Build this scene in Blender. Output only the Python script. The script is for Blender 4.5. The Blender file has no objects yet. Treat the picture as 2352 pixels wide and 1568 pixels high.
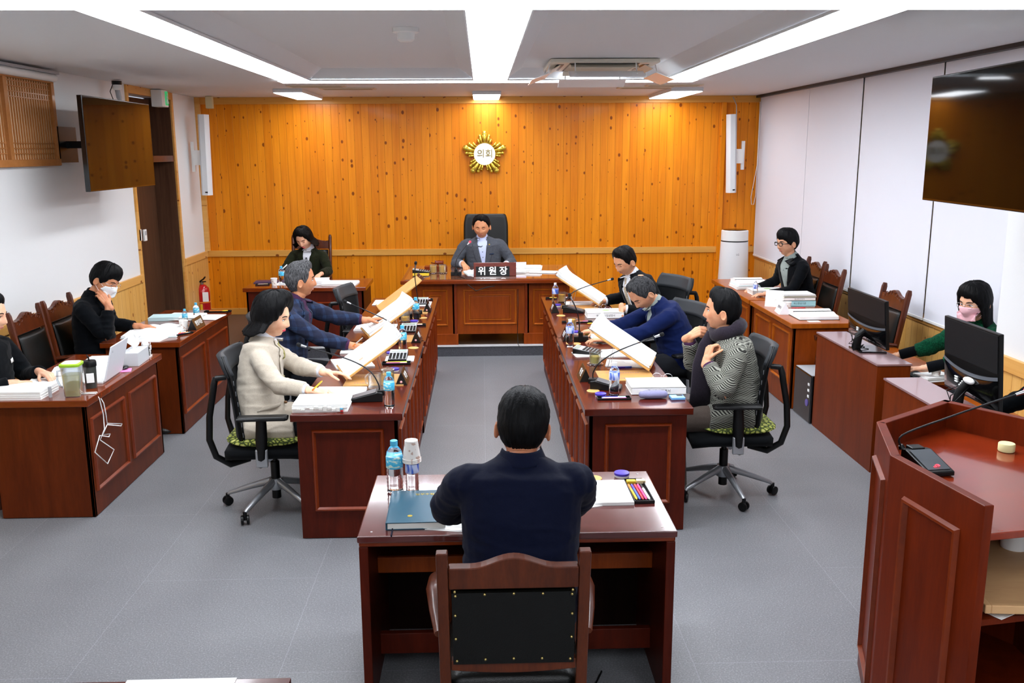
import bpy, bmesh, math, random
from mathutils import Vector, Matrix, noise
from mathutils.bvhtree import BVHTree
random.seed(7)
V = Vector
PI = math.pi
SC = bpy.context.scene
COL = SC.collection
R_ = math.radians
# ---------------------------------------------------------------- camera
FPX, PITCH, YAW, ROLL, CH = 2098.0, .2055, .0313, -.00545, 2.2
cp, sp, cy, sy = math.cos(PITCH), math.sin(PITCH), math.cos(YAW), math.sin(YAW)
fwd = V((sy*cp, cy*cp, -sp)); rgt = V((cy, -sy, 0)); up = rgt.cross(fwd)
cr, sr = math.cos(ROLL), math.sin(ROLL)
rgt, up = cr*rgt + sr*up, -sr*rgt + cr*up
CP = V((0, 0, CH))
cam = bpy.data.cameras.new('camera'); cam.sensor_width = 36; cam.lens = FPX/2352*36
cam.clip_start = .05
co = bpy.data.objects.new('camera', cam); COL.objects.link(co)
m4 = Matrix((rgt, up, -fwd)).transposed().to_4x4(); m4.translation = CP
co.matrix_world = m4
SC.camera = co
def ray(px, py): return rgt*((px-1176)/FPX) + up*(-(py-784)/FPX) + fwd
def AZ(px, py, z): d = ray(px, py); return CP + d*((z-CH)/d.z)
def AY(px, py, y): d = ray(px, py); return CP + d*(y/d.y)
def AX(px, py, x): d = ray(px, py); return CP + d*(x/d.x)
# ---------------------------------------------------------------- materials
MATS = {}
def lin(c):
    if isinstance(c, str): c = [int(c[i:i+2], 16)/255 for i in (0, 2, 4)]
    return tuple((x/12.92 if x <= .04045 else ((x+.055)/1.055)**2.4) for x in c) + (1,)
def mat(name, col, rough=.5, metal=0, emit=0, trans=0, alpha=1, coat=0, spec=.5, ior=1.45, sheen=0):
    if name in MATS: return MATS[name]
    m = bpy.data.materials.new(name); m.use_nodes = True
    b = m.node_tree.nodes['Principled BSDF']; c = lin(col)
    b.inputs['Base Color'].default_value = c; b.inputs['Roughness'].default_value = rough
    b.inputs['Metallic'].default_value = metal; b.inputs['Transmission Weight'].default_value = trans
    b.inputs['Alpha'].default_value = alpha; b.inputs['Coat Weight'].default_value = coat
    b.inputs['Coat Roughness'].default_value = .08
    b.inputs['Specular IOR Level'].default_value = spec; b.inputs['IOR'].default_value = ior
    b.inputs['Sheen Weight'].default_value = sheen
    if emit: b.inputs['Emission Color'].default_value = c; b.inputs['Emission Strength'].default_value = emit
    MATS[name] = m; return m
class NT:
    def __init__(s, m): s.m = m; s.t = m.node_tree; s.b = s.t.nodes['Principled BSDF']
    def n(s, ty, ins=None, **kw):
        x = s.t.nodes.new(ty)
        for k, v in kw.items(): setattr(x, k, v)
        for k, v in (ins or {}).items():
            if isinstance(v, bpy.types.NodeSocket): s.t.links.new(v, x.inputs[k])
            else: x.inputs[k].default_value = v
        return x
    def l(s, a, b): s.t.links.new(a, s.b.inputs[b])
    def co(s, scale=(1, 1, 1)):
        tc = s.n('ShaderNodeTexCoord')
        return s.n('ShaderNodeMapping', {'Vector': tc.outputs['Object'], 'Scale': scale}).outputs[0]
    def math(s, op, a, b=0, c=0):
        x = s.n('ShaderNodeMath', operation=op)
        for i, v in enumerate((a, b, c)):
            if isinstance(v, bpy.types.NodeSocket): s.t.links.new(v, x.inputs[i])
            else: x.inputs[i].default_value = v
        return x.outputs[0]
    def mix(s, f, a, b, mode='MIX'):
        x = s.n('ShaderNodeMix', data_type='RGBA', blend_type=mode)
        for i, v in ((0, f), (6, a), (7, b)):
            if isinstance(v, bpy.types.NodeSocket): s.t.links.new(v, x.inputs[i])
            else: x.inputs[i].default_value = v
        return x.outputs[2]
    def ramp(s, f, stops):
        x = s.n('ShaderNodeValToRGB', {'Fac': f}); e = x.color_ramp.elements
        e[0].position, e[0].color = stops[0][0], stops[0][1]
        e[1].position, e[1].color = stops[-1][0], stops[-1][1]
        for p, c in stops[1:-1]: k = e.new(p); k.color = c
        return x.outputs[0]
    def bump(s, h, st=.3, dist=.01):
        x = s.n('ShaderNodeBump', {'Height': h, 'Strength': st, 'Distance': dist}); s.l(x.outputs[0], 'Normal')
def wood(name, c1, c2, sc=(14, 14, 1.6), rough=.35, coat=.3, bump=.05, spec=.3):
    m = mat(name, c1, rough, coat=coat, spec=spec); t = NT(m)
    v = t.co(sc)
    n1 = t.n('ShaderNodeTexNoise', {'Vector': v, 'Scale': 1.3, 'Detail': 6, 'Roughness': .6, 'Distortion': .6}).outputs[0]
    n2 = t.n('ShaderNodeTexNoise', {'Vector': t.co(tuple(x*7 for x in sc)), 'Scale': 1.5, 'Detail': 3}).outputs[0]
    f = t.math('ADD', t.math('MULTIPLY', n1, .75), t.math('MULTIPLY', n2, .25))
    t.l(t.ramp(f, [(.33, lin(c2)), (.68, lin(c1))]), 'Base Color')
    t.bump(n2, bump, .002)
    return m
def fabric(name, c1, c2=None, sc=600, rough=.9, bump=.25, sheen=.1):
    m = mat(name, c1, rough, sheen=sheen*.4, spec=.08); t = NT(m); v = t.co()
    n1 = t.n('ShaderNodeTexNoise', {'Vector': v, 'Scale': sc, 'Detail': 2}).outputs[0]
    if c2: t.l(t.ramp(n1, [(.38, lin(c1)), (.62, lin(c2))]), 'Base Color')
    n2 = t.n('ShaderNodeTexNoise', {'Vector': v, 'Scale': 14, 'Detail': 3}).outputs[0]
    t.bump(t.math('ADD', n2, t.math('MULTIPLY', n1, .08)), bump, .012)
    return m
M_CH = wood('cherry_wood', '56190a', '3d1005', (9, 9, 1.2), .42, .04, spec=.15)
M_CHT = wood('cherry_top', '561809', '3e1005', (1.2, 9, 9), .22, .35, .02)
M_CHX = wood('cherry_top_crosswise', '8a2f17', '6d2110', (9, 1.2, 9), .22, .6, .02)
M_MLD = wood('cherry_moulding', '7c2f0c', '5f2006', (3, 3, 3), .28, .2, spec=.3)
M_OAK = wood('orange_oak_veneer', '8c3d0c', '6f2c06', (9, 9, 1.2), .4, .06, spec=.15)
M_CNT = wood('counter_wood', '702c08', '582005', (9, 9, 1.0), .4, .05, spec=.15)
M_OAKL = wood('orange_oak_light', 'a5530f', '874008', (9, 9, 1.2), .3, .15)
M_OAKT = wood('orange_oak_top', '7a3210', '602306', (1.2, 9, 9), .16, .5, .02)
M_LEC = wood('lectern_wood', '6e2408', '541804', (9, 9, 1.2), .4, .05, spec=.15)  # brighter cherry wood; stronger light on the lectern is put into its colour
M_WBOT = mat('water_filled_bottle', 'f4f8fa', .03, trans=1, ior=1.33)
M_NOSE = mat('brushed_nosing', 'd4d4d6', .45, metal=.3)
M_SIDE = wood('side_desk_wood', '62280b', '4b1b06', (9, 9, 1.2), .4, .05, spec=.15)
M_FRT = wood('front_desk_top', '5e2a26', '461814', (1, 14, 9), .16, .9, .05)
M_CHAIR = wood('chair_wood', '5c280f', '3e1808', (14, 14, 2), .32, .2, spec=.3)
M_LINE = mat('pine_trim_dummy', 'c98a45')
M_PAPER = mat('paper', 'f4f4f2', .7); M_PAPER2 = mat('paper_edges', 'dcdcd6', .8)
M_INK = mat('ink', '3a3a40', .6); M_BLK = mat('black_plastic', '060607', .4, spec=.35); M_BLKG = mat('black_gloss', '050506', .12, coat=.3)
M_WHT = mat('white_plastic', 'e6e6e4', .4); M_GRYP = mat('grey_plastic', 'a5a7aa', .45); M_MET = mat('metal', 'b9babd', .3, metal=1)
M_SIL = mat('silver_paint', '9fa1a5', .35, metal=.6)
M_PAINT = mat('wall_paint', 'dcdddd', .85); M_CEIL = mat('ceiling_paint', 'd6d8da', .9)
t = NT(M_CEIL); n1 = t.n('ShaderNodeTexNoise', {'Vector': t.co(), 'Scale': 60, 'Detail': 4}).outputs[0]; t.bump(n1, .15, .004)
t = NT(M_PAINT); n1 = t.n('ShaderNodeTexNoise', {'Vector': t.co(), 'Scale': 90, 'Detail': 3}).outputs[0]; t.bump(n1, .1, .003)
M_LEA = mat('black_leather', '070705', .36, spec=.35); t = NT(M_LEA)
t.bump(t.n('ShaderNodeTexVoronoi', {'Vector': t.co(), 'Scale': 260}).outputs[0], .25, .002)
M_FAB = fabric('black_chair_fabric', '0a0c0e', '101215', 900, .8)
M_LAMP = mat('lamp_diffuser', 'f3f8ff', .5, emit=8.5)
M_GOLD = mat('gold', 'dcc04c', .3, metal=.85)
M_BRASS = mat('brass_stud', 'b7a468', .3, metal=1)
M_BLUECAP = mat('light_blue_cap', '4fb4dc', .4); M_PURP = mat('purple_lid', '3b2aa0', .35)
M_YEL = mat('yellow_plastic', 'e9c22c', .5); M_PINK = mat('pink_marker', 'e0357f', .4); M_ORG = mat('orange_plastic', 'e8822a', .45)
M_GRN = mat('green_plastic', '9ccb2f', .4); M_RED = mat('red_plastic', 'c5202a', .35); M_BLU = mat('blue_plastic', '3b5fc0', .4)
M_MAT = wood('tan_desk_pad', 'c79a5e', 'b98b50', (2, 6, 6), .4, .2)
M_TAN = wood('tan_board', 'd3a565', 'c39353', (6, 2, 6), .5, .1)
def pine(name, axis, cw=.0955, c1='e88f18', c2='d2760c', light=False, groove=True, vert=True):
    m = mat(name, c1, .35, coat=.06, spec=.2); t = NT(m)
    s = t.n('ShaderNodeSeparateXYZ', {'Vector': t.n('ShaderNodeTexCoord').outputs['Object']})
    u, z = (s.outputs[axis], s.outputs[2]) if vert else (s.outputs[2], s.outputs[axis])
    p = t.math('DIVIDE', u, cw); fl = t.math('FLOOR', p); fr = t.math('FRACT', p)
    wn = t.n('ShaderNodeTexWhiteNoise', {'W': fl}, noise_dimensions='1D').outputs[0]
    zz = t.math('ADD', z, t.math('MULTIPLY', wn, 37.0))
    g = t.n('ShaderNodeCombineXYZ', {0: t.math('MULTIPLY', u, 22.0), 1: t.math('MULTIPLY', zz, 1.3), 2: fl}).outputs[0]
    gr = t.n('ShaderNodeTexNoise', {'Vector': g, 'Scale': 1.0, 'Detail': 5, 'Distortion': .8}).outputs[0]
    f = t.math('ADD', t.math('MULTIPLY', gr, .72), t.math('MULTIPLY', wn, .26))
    c = t.ramp(f, [(.3, lin(c2)), (.72, lin(c1))])
    k = t.n('ShaderNodeCombineXYZ', {0: t.math('MULTIPLY', u, 9.0), 1: t.math('MULTIPLY', zz, 6.2), 2: 0.0}).outputs[0]
    vo = t.n('ShaderNodeTexVoronoi', {'Vector': k, 'Scale': 1.0, 'Randomness': 1.0}, voronoi_dimensions='2D')
    rs = t.n('ShaderNodeSeparateColor', {'Color': vo.outputs['Color']}).outputs[0]
    rad = t.math('MULTIPLY', t.math('POWER', rs, 5.0), .15)
    kd = t.math('SUBTRACT', vo.outputs['Distance'], t.math('ADD', rad, .0))
    kf = t.n('ShaderNodeMapRange', {0: kd, 1: -.02, 2: .035, 3: 1.0, 4: 0.0}).outputs[0]
    kf = t.math('MULTIPLY', kf, t.math('GREATER_THAN', rs, .35))
    c = t.mix(t.math('MULTIPLY', kf, .9), c, lin('743006'))
    if groove:
        e = t.math('MINIMUM', fr, t.math('SUBTRACT', 1.0, fr))
        ge = t.n('ShaderNodeMapRange', {0: e, 1: .012, 2: .035, 3: 1.0, 4: 0.0}).outputs[0]
        c = t.mix(t.math('MULTIPLY', ge, .55), c, lin('8a4a0c'))
        t.bump(t.math('SUBTRACT', 1.0, ge), .5, .004)
    t.l(c, 'Base Color'); return m
M_PINEX = pine('pine_planks', 0); M_PINEY = pine('pine_planks_side', 1, c1='d8943a', c2='c97f28')
M_PINEYL = pine('pine_planks_side_pale', 1, c1='deb068', c2='cf9c50')
M_TRIM = pine('pine_trim', 0, .4, 'dba150', 'c98a38', groove=False, vert=False)
M_TRIMY = pine('pine_trim_side', 1, .4, 'dba860', 'cb9145', groove=False, vert=False)
M_LAT = wood('lattice_wood', 'b87a45', 'a4672f', (4, 4, 4), .5, .1)
M_DOOR = wood('dark_door_wood', '5d3f2c', '44291a', (22, 22, 1), .45, .1)
M_VIN = mat('grey_vinyl', '87878a', .42, coat=.0); t = NT(M_VIN); v = t.co()
n1 = t.n('ShaderNodeTexNoise', {'Vector': v, 'Scale': 130, 'Detail': 3, 'Roughness': .7}).outputs[0]
n2 = t.n('ShaderNodeTexNoise', {'Vector': v, 'Scale': 2.2, 'Detail': 4}).outputs[0]
br = t.n('ShaderNodeTexBrick', {'Vector': t.n('ShaderNodeMapping', {'Vector': v, 'Rotation': (0, 0, PI/2)}).outputs[0], 'Color1': (1, 1, 1, 1), 'Color2': (.95, .95, .95, 1), 'Mortar': (1.25, 1.25, 1.28, 1), 'Scale': 1.0, 'Mortar Size': .0022, 'Brick Width': 1.8, 'Row Height': .9}).outputs[0]
c = t.ramp(n1, [(.32, lin('55565a')), (.55, lin('737377')), (.72, lin('a0a1a3'))])
c = t.mix(.35, c, t.ramp(n2, [(.3, lin('6a6b6e')), (.7, lin('7d7e81'))]))
t.l(t.mix(1.0, c, br, 'MULTIPLY'), 'Base Color'); t.bump(n1, .3, .003)
M_BRN = mat('brown_vinyl', '5d4b3f', .5)
M_CARP = fabric('charcoal_carpet', '3c3c40', '55555a', 300)
M_SKIN = {}
def skin(n, c):
    if n in M_SKIN: return M_SKIN[n]
    m = mat('skin_'+n, c, .5, spec=.35); b = m.node_tree.nodes['Principled BSDF']
    b.inputs['Subsurface Weight'].default_value = .12; b.inputs['Subsurface Radius'].default_value = (.012, .005, .003)
    t = NT(m); n1 = t.n('ShaderNodeTexNoise', {'Vector': t.co(), 'Scale': 22, 'Detail': 3}).outputs[0]
    a = lin(c); t.l(t.ramp(n1, [(.3, (a[0]*.86, a[1]*.72, a[2]*.68, 1)), (.65, a)]), 'Base Color')
    M_SKIN[n] = m; return m
def glassy(name, col, rough=.02, w=.85, milk=.1):
    m = bpy.data.materials.new(name); m.use_nodes = True; nt = m.node_tree; nt.nodes.clear()
    o = nt.nodes.new('ShaderNodeOutputMaterial'); mx = nt.nodes.new('ShaderNodeMixShader')
    a = nt.nodes.new('ShaderNodeBsdfGlossy'); b = nt.nodes.new('ShaderNodeBsdfTransparent'); fr = nt.nodes.new('ShaderNodeLayerWeight')
    a.inputs['Roughness'].default_value = .08; b.inputs[0].default_value = lin(col); fr.inputs[0].default_value = 1-w
    nt.links.new(fr.outputs['Facing'], mx.inputs[0]); nt.links.new(b.outputs[0], mx.inputs[1]); nt.links.new(a.outputs[0], mx.inputs[2])
    df = nt.nodes.new('ShaderNodeBsdfDiffuse'); m2 = nt.nodes.new('ShaderNodeMixShader'); m2.inputs[0].default_value = milk
    nt.links.new(mx.outputs[0], m2.inputs[1]); nt.links.new(df.outputs[0], m2.inputs[2])
    nt.links.new(m2.outputs[0], o.inputs[0]); MATS[name] = m; return m
M_GLS = glassy('clear_plastic', 'e4eaee', w=.5); M_TEA = mat('yellow_tea', 'c9b23a', .1, alpha=.75); M_WATER = glassy('clear_glass', 'f6f8f8', w=.72, milk=.03)
# ---------------------------------------------------------------- mesh builder
def frame(d, upv=V((0, 0, 1))):
    d = d.normalized(); a = upv.cross(d)
    if a.length < 1e-4: a = V((1, 0, 0)).cross(d)
    a.normalize(); return a, d.cross(a), d
class MB:
    def __init__(s): s.v = []; s.f = []; s.m = []
    def add(s, vs, fs, mi=0):
        n = len(s.v); s.v += [V(p) for p in vs]; s.f += [tuple(i+n for i in f) for f in fs]; s.m += [mi]*len(fs); return s
    def box(s, lo, hi, mi=0):
        (a, b, c), (d, e, f) = lo, hi
        return s.add([(a,b,c),(d,b,c),(d,e,c),(a,e,c),(a,b,f),(d,b,f),(d,e,f),(a,e,f)], [(0,3,2,1),(4,5,6,7),(0,1,5,4),(1,2,6,5),(2,3,7,6),(3,0,4,7)], mi)
    def cb(s, c, sz, M=None, mi=0):
        k = MB().box([-x/2 for x in sz], [x/2 for x in sz]); M = M or Matrix.Identity(3)
        return s.add([V(c) + M @ p for p in k.v], k.f, mi)
    def tube(s, pts, rad, n=10, mi=0, sq=1.0, upv=None, cap=True, closed=False, fr=None):
        pts = [V(p) for p in pts]; N = len(pts); rad = rad if isinstance(rad, (list, tuple)) else [rad]*N
        base = len(s.v); vs = []; fs = []; pa = None
        for i, p in enumerate(pts):
            d = (pts[(i+1) % N] - pts[i-1]) if closed else (pts[min(i+1, N-1)] - pts[max(i-1, 0)])
            if d.length < 1e-9: d = V((0, 0, 1))
            if fr: a, b = fr(i, d.normalized())
            elif pa is None: a, b, _ = frame(d, upv or (V((0, 0, 1)) if abs(d.normalized().z) < .95 else V((1, 0, 0))))
            else:
                dn = d.normalized(); a = (pa - dn*pa.dot(dn)); a.normalize(); b = dn.cross(a)
            pa = a; r = rad[i]; ra, rb = (r if isinstance(r, (tuple, list)) else (r, r*sq))
            for k in range(n):
                t = 2*PI*k/n; vs.append(p + a*(ra*math.cos(t)) + b*(rb*math.sin(t)))
        for i in range(N if closed else N-1):
            j = (i+1) % N
            for k in range(n): fs.append((i*n+k, i*n+(k+1) % n, j*n+(k+1) % n, j*n+k))
        if cap and not closed: fs += [tuple(range(n))[::-1], tuple((N-1)*n+k for k in range(n))]
        return s.add(vs, fs, mi)
    def cap(s, a, b, ra, rb, n=10, k=4, mi=0):
        """capsule"""
        a, b = V(a), V(b); d = (b-a).normalized() if (b-a).length > 1e-6 else V((0, 0, 1)); P = []; Q = []
        for i in range(k+1): t = PI/2*i/k; P.append(a - d*ra*math.cos(t)*.999); Q.append(max(ra*math.sin(t), 1e-4))
        for i in range(k+1): t = PI/2*i/k; P.append(b + d*rb*math.sin(t)); Q.append(max(rb*math.cos(t), 1e-4))
        return s.tube(P, Q, n, mi)
    def lathe(s, prof, c=(0, 0, 0), n=24, mi=0, mis=None):
        c = V(c); vs = []; fs = []; N = len(prof)
        for r, z in prof:
            for k in range(n): t = 2*PI*k/n; vs.append(c + V((max(r, 1e-4)*math.cos(t), max(r, 1e-4)*math.sin(t), z)))
        b = len(s.v); s.add(vs, [])
        for i in range(N-1):
            for k in range(n):
                s.f.append(tuple(b+x for x in (i*n+k, i*n+(k+1) % n, (i+1)*n+(k+1) % n, (i+1)*n+k))); s.m.append(mis[i] if mis else mi)
        s.f.append(tuple(b+x for x in range(n))[::-1]); s.m.append(mis[0] if mis else mi)
        s.f.append(tuple(b+(N-1)*n+x for x in range(n))); s.m.append(mis[-1] if mis else mi)
        return s
    def prism(s, poly, a, b, axis=1, mi=0):
        """poly of 2D points extruded along axis from a to b"""
        n = len(poly); vs = []
        for t in (a, b):
            for p in poly:
                q = list(p); q.insert(axis, t); vs.append(q)
        fs = [tuple(range(n)), tuple(range(n, 2*n))[::-1]] + [(i, i+n, (i+1) % n+n, (i+1) % n) for i in range(n)]
        return s.add(vs, fs, mi)
    def ell(s, c, r, M=None, n=16, k=10, mi=0):
        c = V(c); M = M or Matrix.Identity(3); vs = []; fs = []
        for i in range(k+1):
            ph = PI*i/k
            for j in range(n):
                t = 2*PI*j/n; vs.append(c + M @ V((r[0]*math.sin(max(ph, .01) if i < k else .01)*math.cos(t), r[1]*math.sin(max(ph, .01) if i < k else .01)*math.sin(t), r[2]*math.cos(ph))))
        for i in range(k):
            for j in range(n): fs.append((i*n+j, (i+1)*n+j, (i+1)*n+(j+1) % n, i*n+(j+1) % n))
        fs += [tuple(range(n)), tuple(k*n+j for j in range(n))[::-1]]
        return s.add(vs, fs, mi)
    def grid(s, fn, nu, nv, mi=0, cu=False):
        vs = [fn(i/(nu if cu else nu-1), j/(nv-1)) for j in range(nv) for i in range(nu)]; fs = []
        for j in range(nv-1):
            for i in range(nu if cu else nu-1): k = (i+1) % nu; fs.append((j*nu+i, j*nu+k, (j+1)*nu+k, (j+1)*nu+i))
        return s.add(vs, fs, mi)
    def xf(s, M, c=(0, 0, 0)): s.v = [M @ p + V(c) for p in s.v]; return s
    def mesh(s, name='m'):
        me = bpy.data.meshes.new(name); me.from_pydata([tuple(p) for p in s.v], [], s.f); return me
    def build(s, name, mats, parent=None, smooth=False, bevel=0, loc=None, rz=0, fix=True, solid=0, sub=0):
        me = s.mesh(name)
        for m in (mats if isinstance(mats, (list, tuple)) else [mats]): me.materials.append(m)
        me.polygons.foreach_set('material_index', s.m)
        if fix:
            bm = bmesh.new(); bm.from_mesh(me); bmesh.ops.recalc_face_normals(bm, faces=bm.faces); bm.to_mesh(me); bm.free()
        if smooth:
            me.polygons.foreach_set('use_smooth', [True]*len(me.polygons))
            if smooth is not True: me.set_sharp_from_angle(angle=R_(smooth))
        o = bpy.data.objects.new(name, me); COL.objects.link(o); o.parent = parent
        if loc is not None: o.location = loc
        if rz: o.rotation_euler.z = rz
        if solid: k = o.modifiers.new('solid', 'SOLIDIFY'); k.thickness = solid; k.offset = 1
        if sub: k = o.modifiers.new('sub', 'SUBSURF'); k.levels = k.render_levels = sub
        if bevel: k = o.modifiers.new('bevel', 'BEVEL'); k.width = bevel; k.segments = 2; k.limit_method = 'ANGLE'; k.angle_limit = R_(50)
        return o
def tag(o, label, cat, group=None, kind=None):
    if label: o['label'] = label
    if cat: o['category'] = cat
    if group: o['group'] = group
    if kind: o['kind'] = kind
    return o
def thing(name, label, cat, loc=(0, 0, 0), rz=0, group=None):
    o = bpy.data.objects.new(name, None); COL.objects.link(o); o.location = loc; o.rotation_euler = (0, 0, rz); o.empty_display_size = .1
    return tag(o, label, cat, group)
def struct(name, mb, m, label=None, **k):
    o = mb.build(name, m, **k); o['kind'] = 'structure'
    if label: o['label'] = label
    return o
def dup(root, loc, rz=0, label=None, group=None):
    def cpy(o, p):
        c = o.copy(); COL.objects.link(c); c.parent = p
        for ch in [x for x in KIDS.get(o.name, [])]: KIDS.setdefault(c.name, []).append(cpy(ch, c))
        return c
    if root.name not in KIDS: scan(root)
    r = cpy(root, None); r.location = loc; r.rotation_euler = (0, 0, rz)
    if label: r['label'] = label
    if group: r['group'] = group
    return r
KIDS = {}
def scan(o):
    ch = [x for x in COL.objects if x.parent == o]; KIDS[o.name] = ch
    for c in ch: scan(c)
TS = bpy.data.scenes.new('workbench')
def tdg():
    with bpy.context.temp_override(scene=TS, view_layer=TS.view_layers[0]): return bpy.context.evaluated_depsgraph_get()
def text(s, size, m, parent, loc, rot=(0, 0, 0), name='lettering', ext=.0006, align='CENTER', off=0, sx=1):
    cu = bpy.data.curves.new(name, 'FONT'); cu.body = s; cu.size = size; cu.extrude = ext; cu.align_x = align; cu.align_y = 'CENTER'; cu.offset = off
    to = bpy.data.objects.new('tmp', cu); TS.collection.objects.link(to); dg = tdg()
    me = bpy.data.meshes.new_from_object(to.evaluated_get(dg)); bpy.data.objects.remove(to)
    me.materials.clear(); me.materials.append(m)
    o = bpy.data.objects.new(name, me); COL.objects.link(o); o.parent = parent; o.location = loc; o.rotation_euler = rot; o.scale.x = sx
    return o
def baked(mb, voxel, smooth_it=3, fac=.5):
    """voxel-unite the closed shapes of a builder into one continuous mesh"""
    me = mb.mesh('t'); bm = bmesh.new(); bm.from_mesh(me); bmesh.ops.recalc_face_normals(bm, faces=bm.faces); bm.to_mesh(me); bm.free()
    o = bpy.data.objects.new('tmp', me); TS.collection.objects.link(o)
    r = o.modifiers.new('r', 'REMESH'); r.mode = 'VOXEL'; r.voxel_size = voxel
    if smooth_it: k = o.modifiers.new('s', 'SMOOTH'); k.factor = fac; k.iterations = smooth_it
    dg = tdg(); out = bpy.data.meshes.new_from_object(o.evaluated_get(dg)); bpy.data.objects.remove(o)
    return out
def linkmesh(name, me, m, parent=None, loc=None):
    me.materials.clear()
    for x in (m if isinstance(m, list) else [m]): me.materials.append(x)
    me.polygons.foreach_set('use_smooth', [True]*len(me.polygons))
    o = bpy.data.objects.new(name, me); COL.objects.link(o); o.parent = parent
    if loc is not None: o.location = loc
    return o
# ---------------------------------------------------------------- the room
WX0, WX1, WY0, WY1, CZ = -3.6, 3.62, -2.6, 12.0, 2.88
PZ = .108
struct('floor', MB().box((WX0-.3, WY0, -.1), (WX1+.3, 9.8, 0)), M_VIN, 'grey speckled vinyl floor')
pf = struct('trim_1', MB().box((WX0, 9.8, 0), (2.45, WY1, PZ), 0), M_BRN, 'low platform under the chairman desk and back seats')
struct('trim_2', MB().box((WX0, 9.785, 0), (2.45, 9.8, PZ-.004)), M_CARP, 'charcoal riser of the platform')
k = MB()
for a, b, h in ((9.778, 9.80, .002), (9.808, 9.832, .004), (9.842, 9.862, .004)): k.box((WX0, a, PZ-.002+h), (2.45, b, PZ+.004+h))
struct('trim_3', k, M_NOSE, 'ribbed metal nosing along the platform edge')
struct('floor_rear', MB().box((2.45, 9.8, -.1), (WX1+.3, WY1, 0)), M_VIN)
# back wall of pine boards
struct('wall_back', MB().box((WX0-.3, WY1, -.1), (WX1+.3, WY1+.15, CZ+.2)), M_PINEX, 'orange pine plank wall')
struct('trim_4', MB().box((WX0, WY1-.022, CZ-.085), (WX1, WY1, CZ)), M_TRIM, bevel=.003)
struct('trim_5', MB().box((WX0, WY1-.022, .873), (WX1, WY1, .952)), M_TRIM, bevel=.003)
struct('baseboard_back', MB().box((WX0, WY1-.02, PZ), (WX1, WY1, PZ+.085)), M_TRIM, bevel=.003)
struct('trim_6', MB().box((3.08, WY1-.05, PZ), (3.14, WY1, CZ-.085)), M_PINEX, 'narrow vertical batten on the pine wall', bevel=.003)
struct('trim_7', MB().box((WX0, WY1-.05, .95), (WX0+.06, WY1, CZ)), M_TRIMY, bevel=.003)
# left wall with door opening
DY0, DY1 = 9.72, 11.02
def sidewall(x0, x1):
    k = MB(); k.box((x0, WY0, 0), (x1, DY0, CZ)); k.box((x0, DY1, 0), (x1, WY1, CZ)); k.box((x0, DY0, 2.82), (x1, DY1, CZ)); return k
struct('wall_left', sidewall(WX0-.3, WX0), M_PAINT, 'white painted wall')
w = MB(); w.box((WX0, WY0, 0), (WX0+.015, DY0-.05, .9)); w.box((WX0, DY1+.06, PZ), (WX0+.015, WY1, .9))
struct('trim_8', w, M_PINEYL, 'pale pine wainscot of the left wall')
w = MB(); w.box((WX0, WY0, .87), (WX0+.03, DY0-.05, .95)); w.box((WX0, DY1+.06, .87), (WX0+.03, WY1-.02, .952))
struct('trim_9', w, M_TRIMY, bevel=.003)
fr = MB()
fr.box((WX0-.02, DY0-.055, .1), (WX0+.02, DY0, CZ)); fr.box((WX0-.02, DY1, .1), (WX0+.02, DY1+.06, CZ)); fr.box((WX0-.02, DY0, 2.80), (WX0+.02, DY1, CZ))
struct('trim_10', fr, M_TRIMY, 'pine casing around the door', bevel=.003)
d = MB(); d.box((WX0-.28, DY0, PZ), (WX0-.24, DY1, 2.12))
door = struct('door_1', d, M_DOOR, 'dark brown wooden door')
MB().box((WX0-.3, DY0, 2.16), (WX0-.26, DY0+.55, 2.79)).build('transom_glass', mat('frosted_glass', '9aa39c', .25), door)
MB().box((WX0-.3, DY0+.55, 2.16), (WX0-.23, DY1, 2.8)).build('transom_panel', M_DOOR, door)
MB().box((WX0-.24, DY0, 2.1), (WX0+.005, DY1, 2.17)).build('transom_rail', M_CHAIR, door, bevel=.004)
MB().box((WX0-.28, DY1-.02, PZ), (WX0, DY1, 2.82)).build('jamb', M_DOOR, door)
MB().box((WX0-.28, DY0, PZ), (WX0, DY0+.02, 2.82)).build('jamb', M_DOOR, door)
MB().tube([(WX0-.24, DY1-.3, 2.02), (WX0-.16, DY1-.3, 2.02), (WX0-.16, DY1-.55, 2.03)], .018).build('door_closer', M_BLK, door)
# right wall, window recess with roller blinds, white pier nearer the camera
PIER_Y = 5.5
struct('wall_right', MB().box((WX1, WY0, 0), (WX1+.2, WY1, CZ)), M_PAINT)
struct('wall_pier', MB().box((3.2, 5.0, 0), (WX1, PIER_Y, CZ)), M_PAINT, 'white pier of the right wall')
struct('trim_11', MB().box((3.185, 5.0, 0), (3.2, PIER_Y, .88)), M_PINEYL)
struct('trim_12', MB().box((3.17, 5.0, .87), (3.2, PIER_Y, .96)), M_TRIMY, bevel=.003)
struct('trim_13', MB().box((WX1-.015, PIER_Y, 0), (WX1, WY1, .80)), M_PINEYL)
struct('trim_14', MB().box((WX1-.03, PIER_Y, .80), (WX1, WY1, .88)), M_TRIMY, bevel=.003)
struct('trim_15', MB().box((WX1-.10, WY0, CZ-.03), (WX1+.0, WY1, CZ)), M_BLK, 'dark blind rail along the ceiling')
M_BLIND = mat('blind_fabric', 'dddfe8', .75)
edges = [11.98, 10.02, 8.66, 7.17, 5.42]; gaps = [.012, .05, .03, 0]
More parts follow.
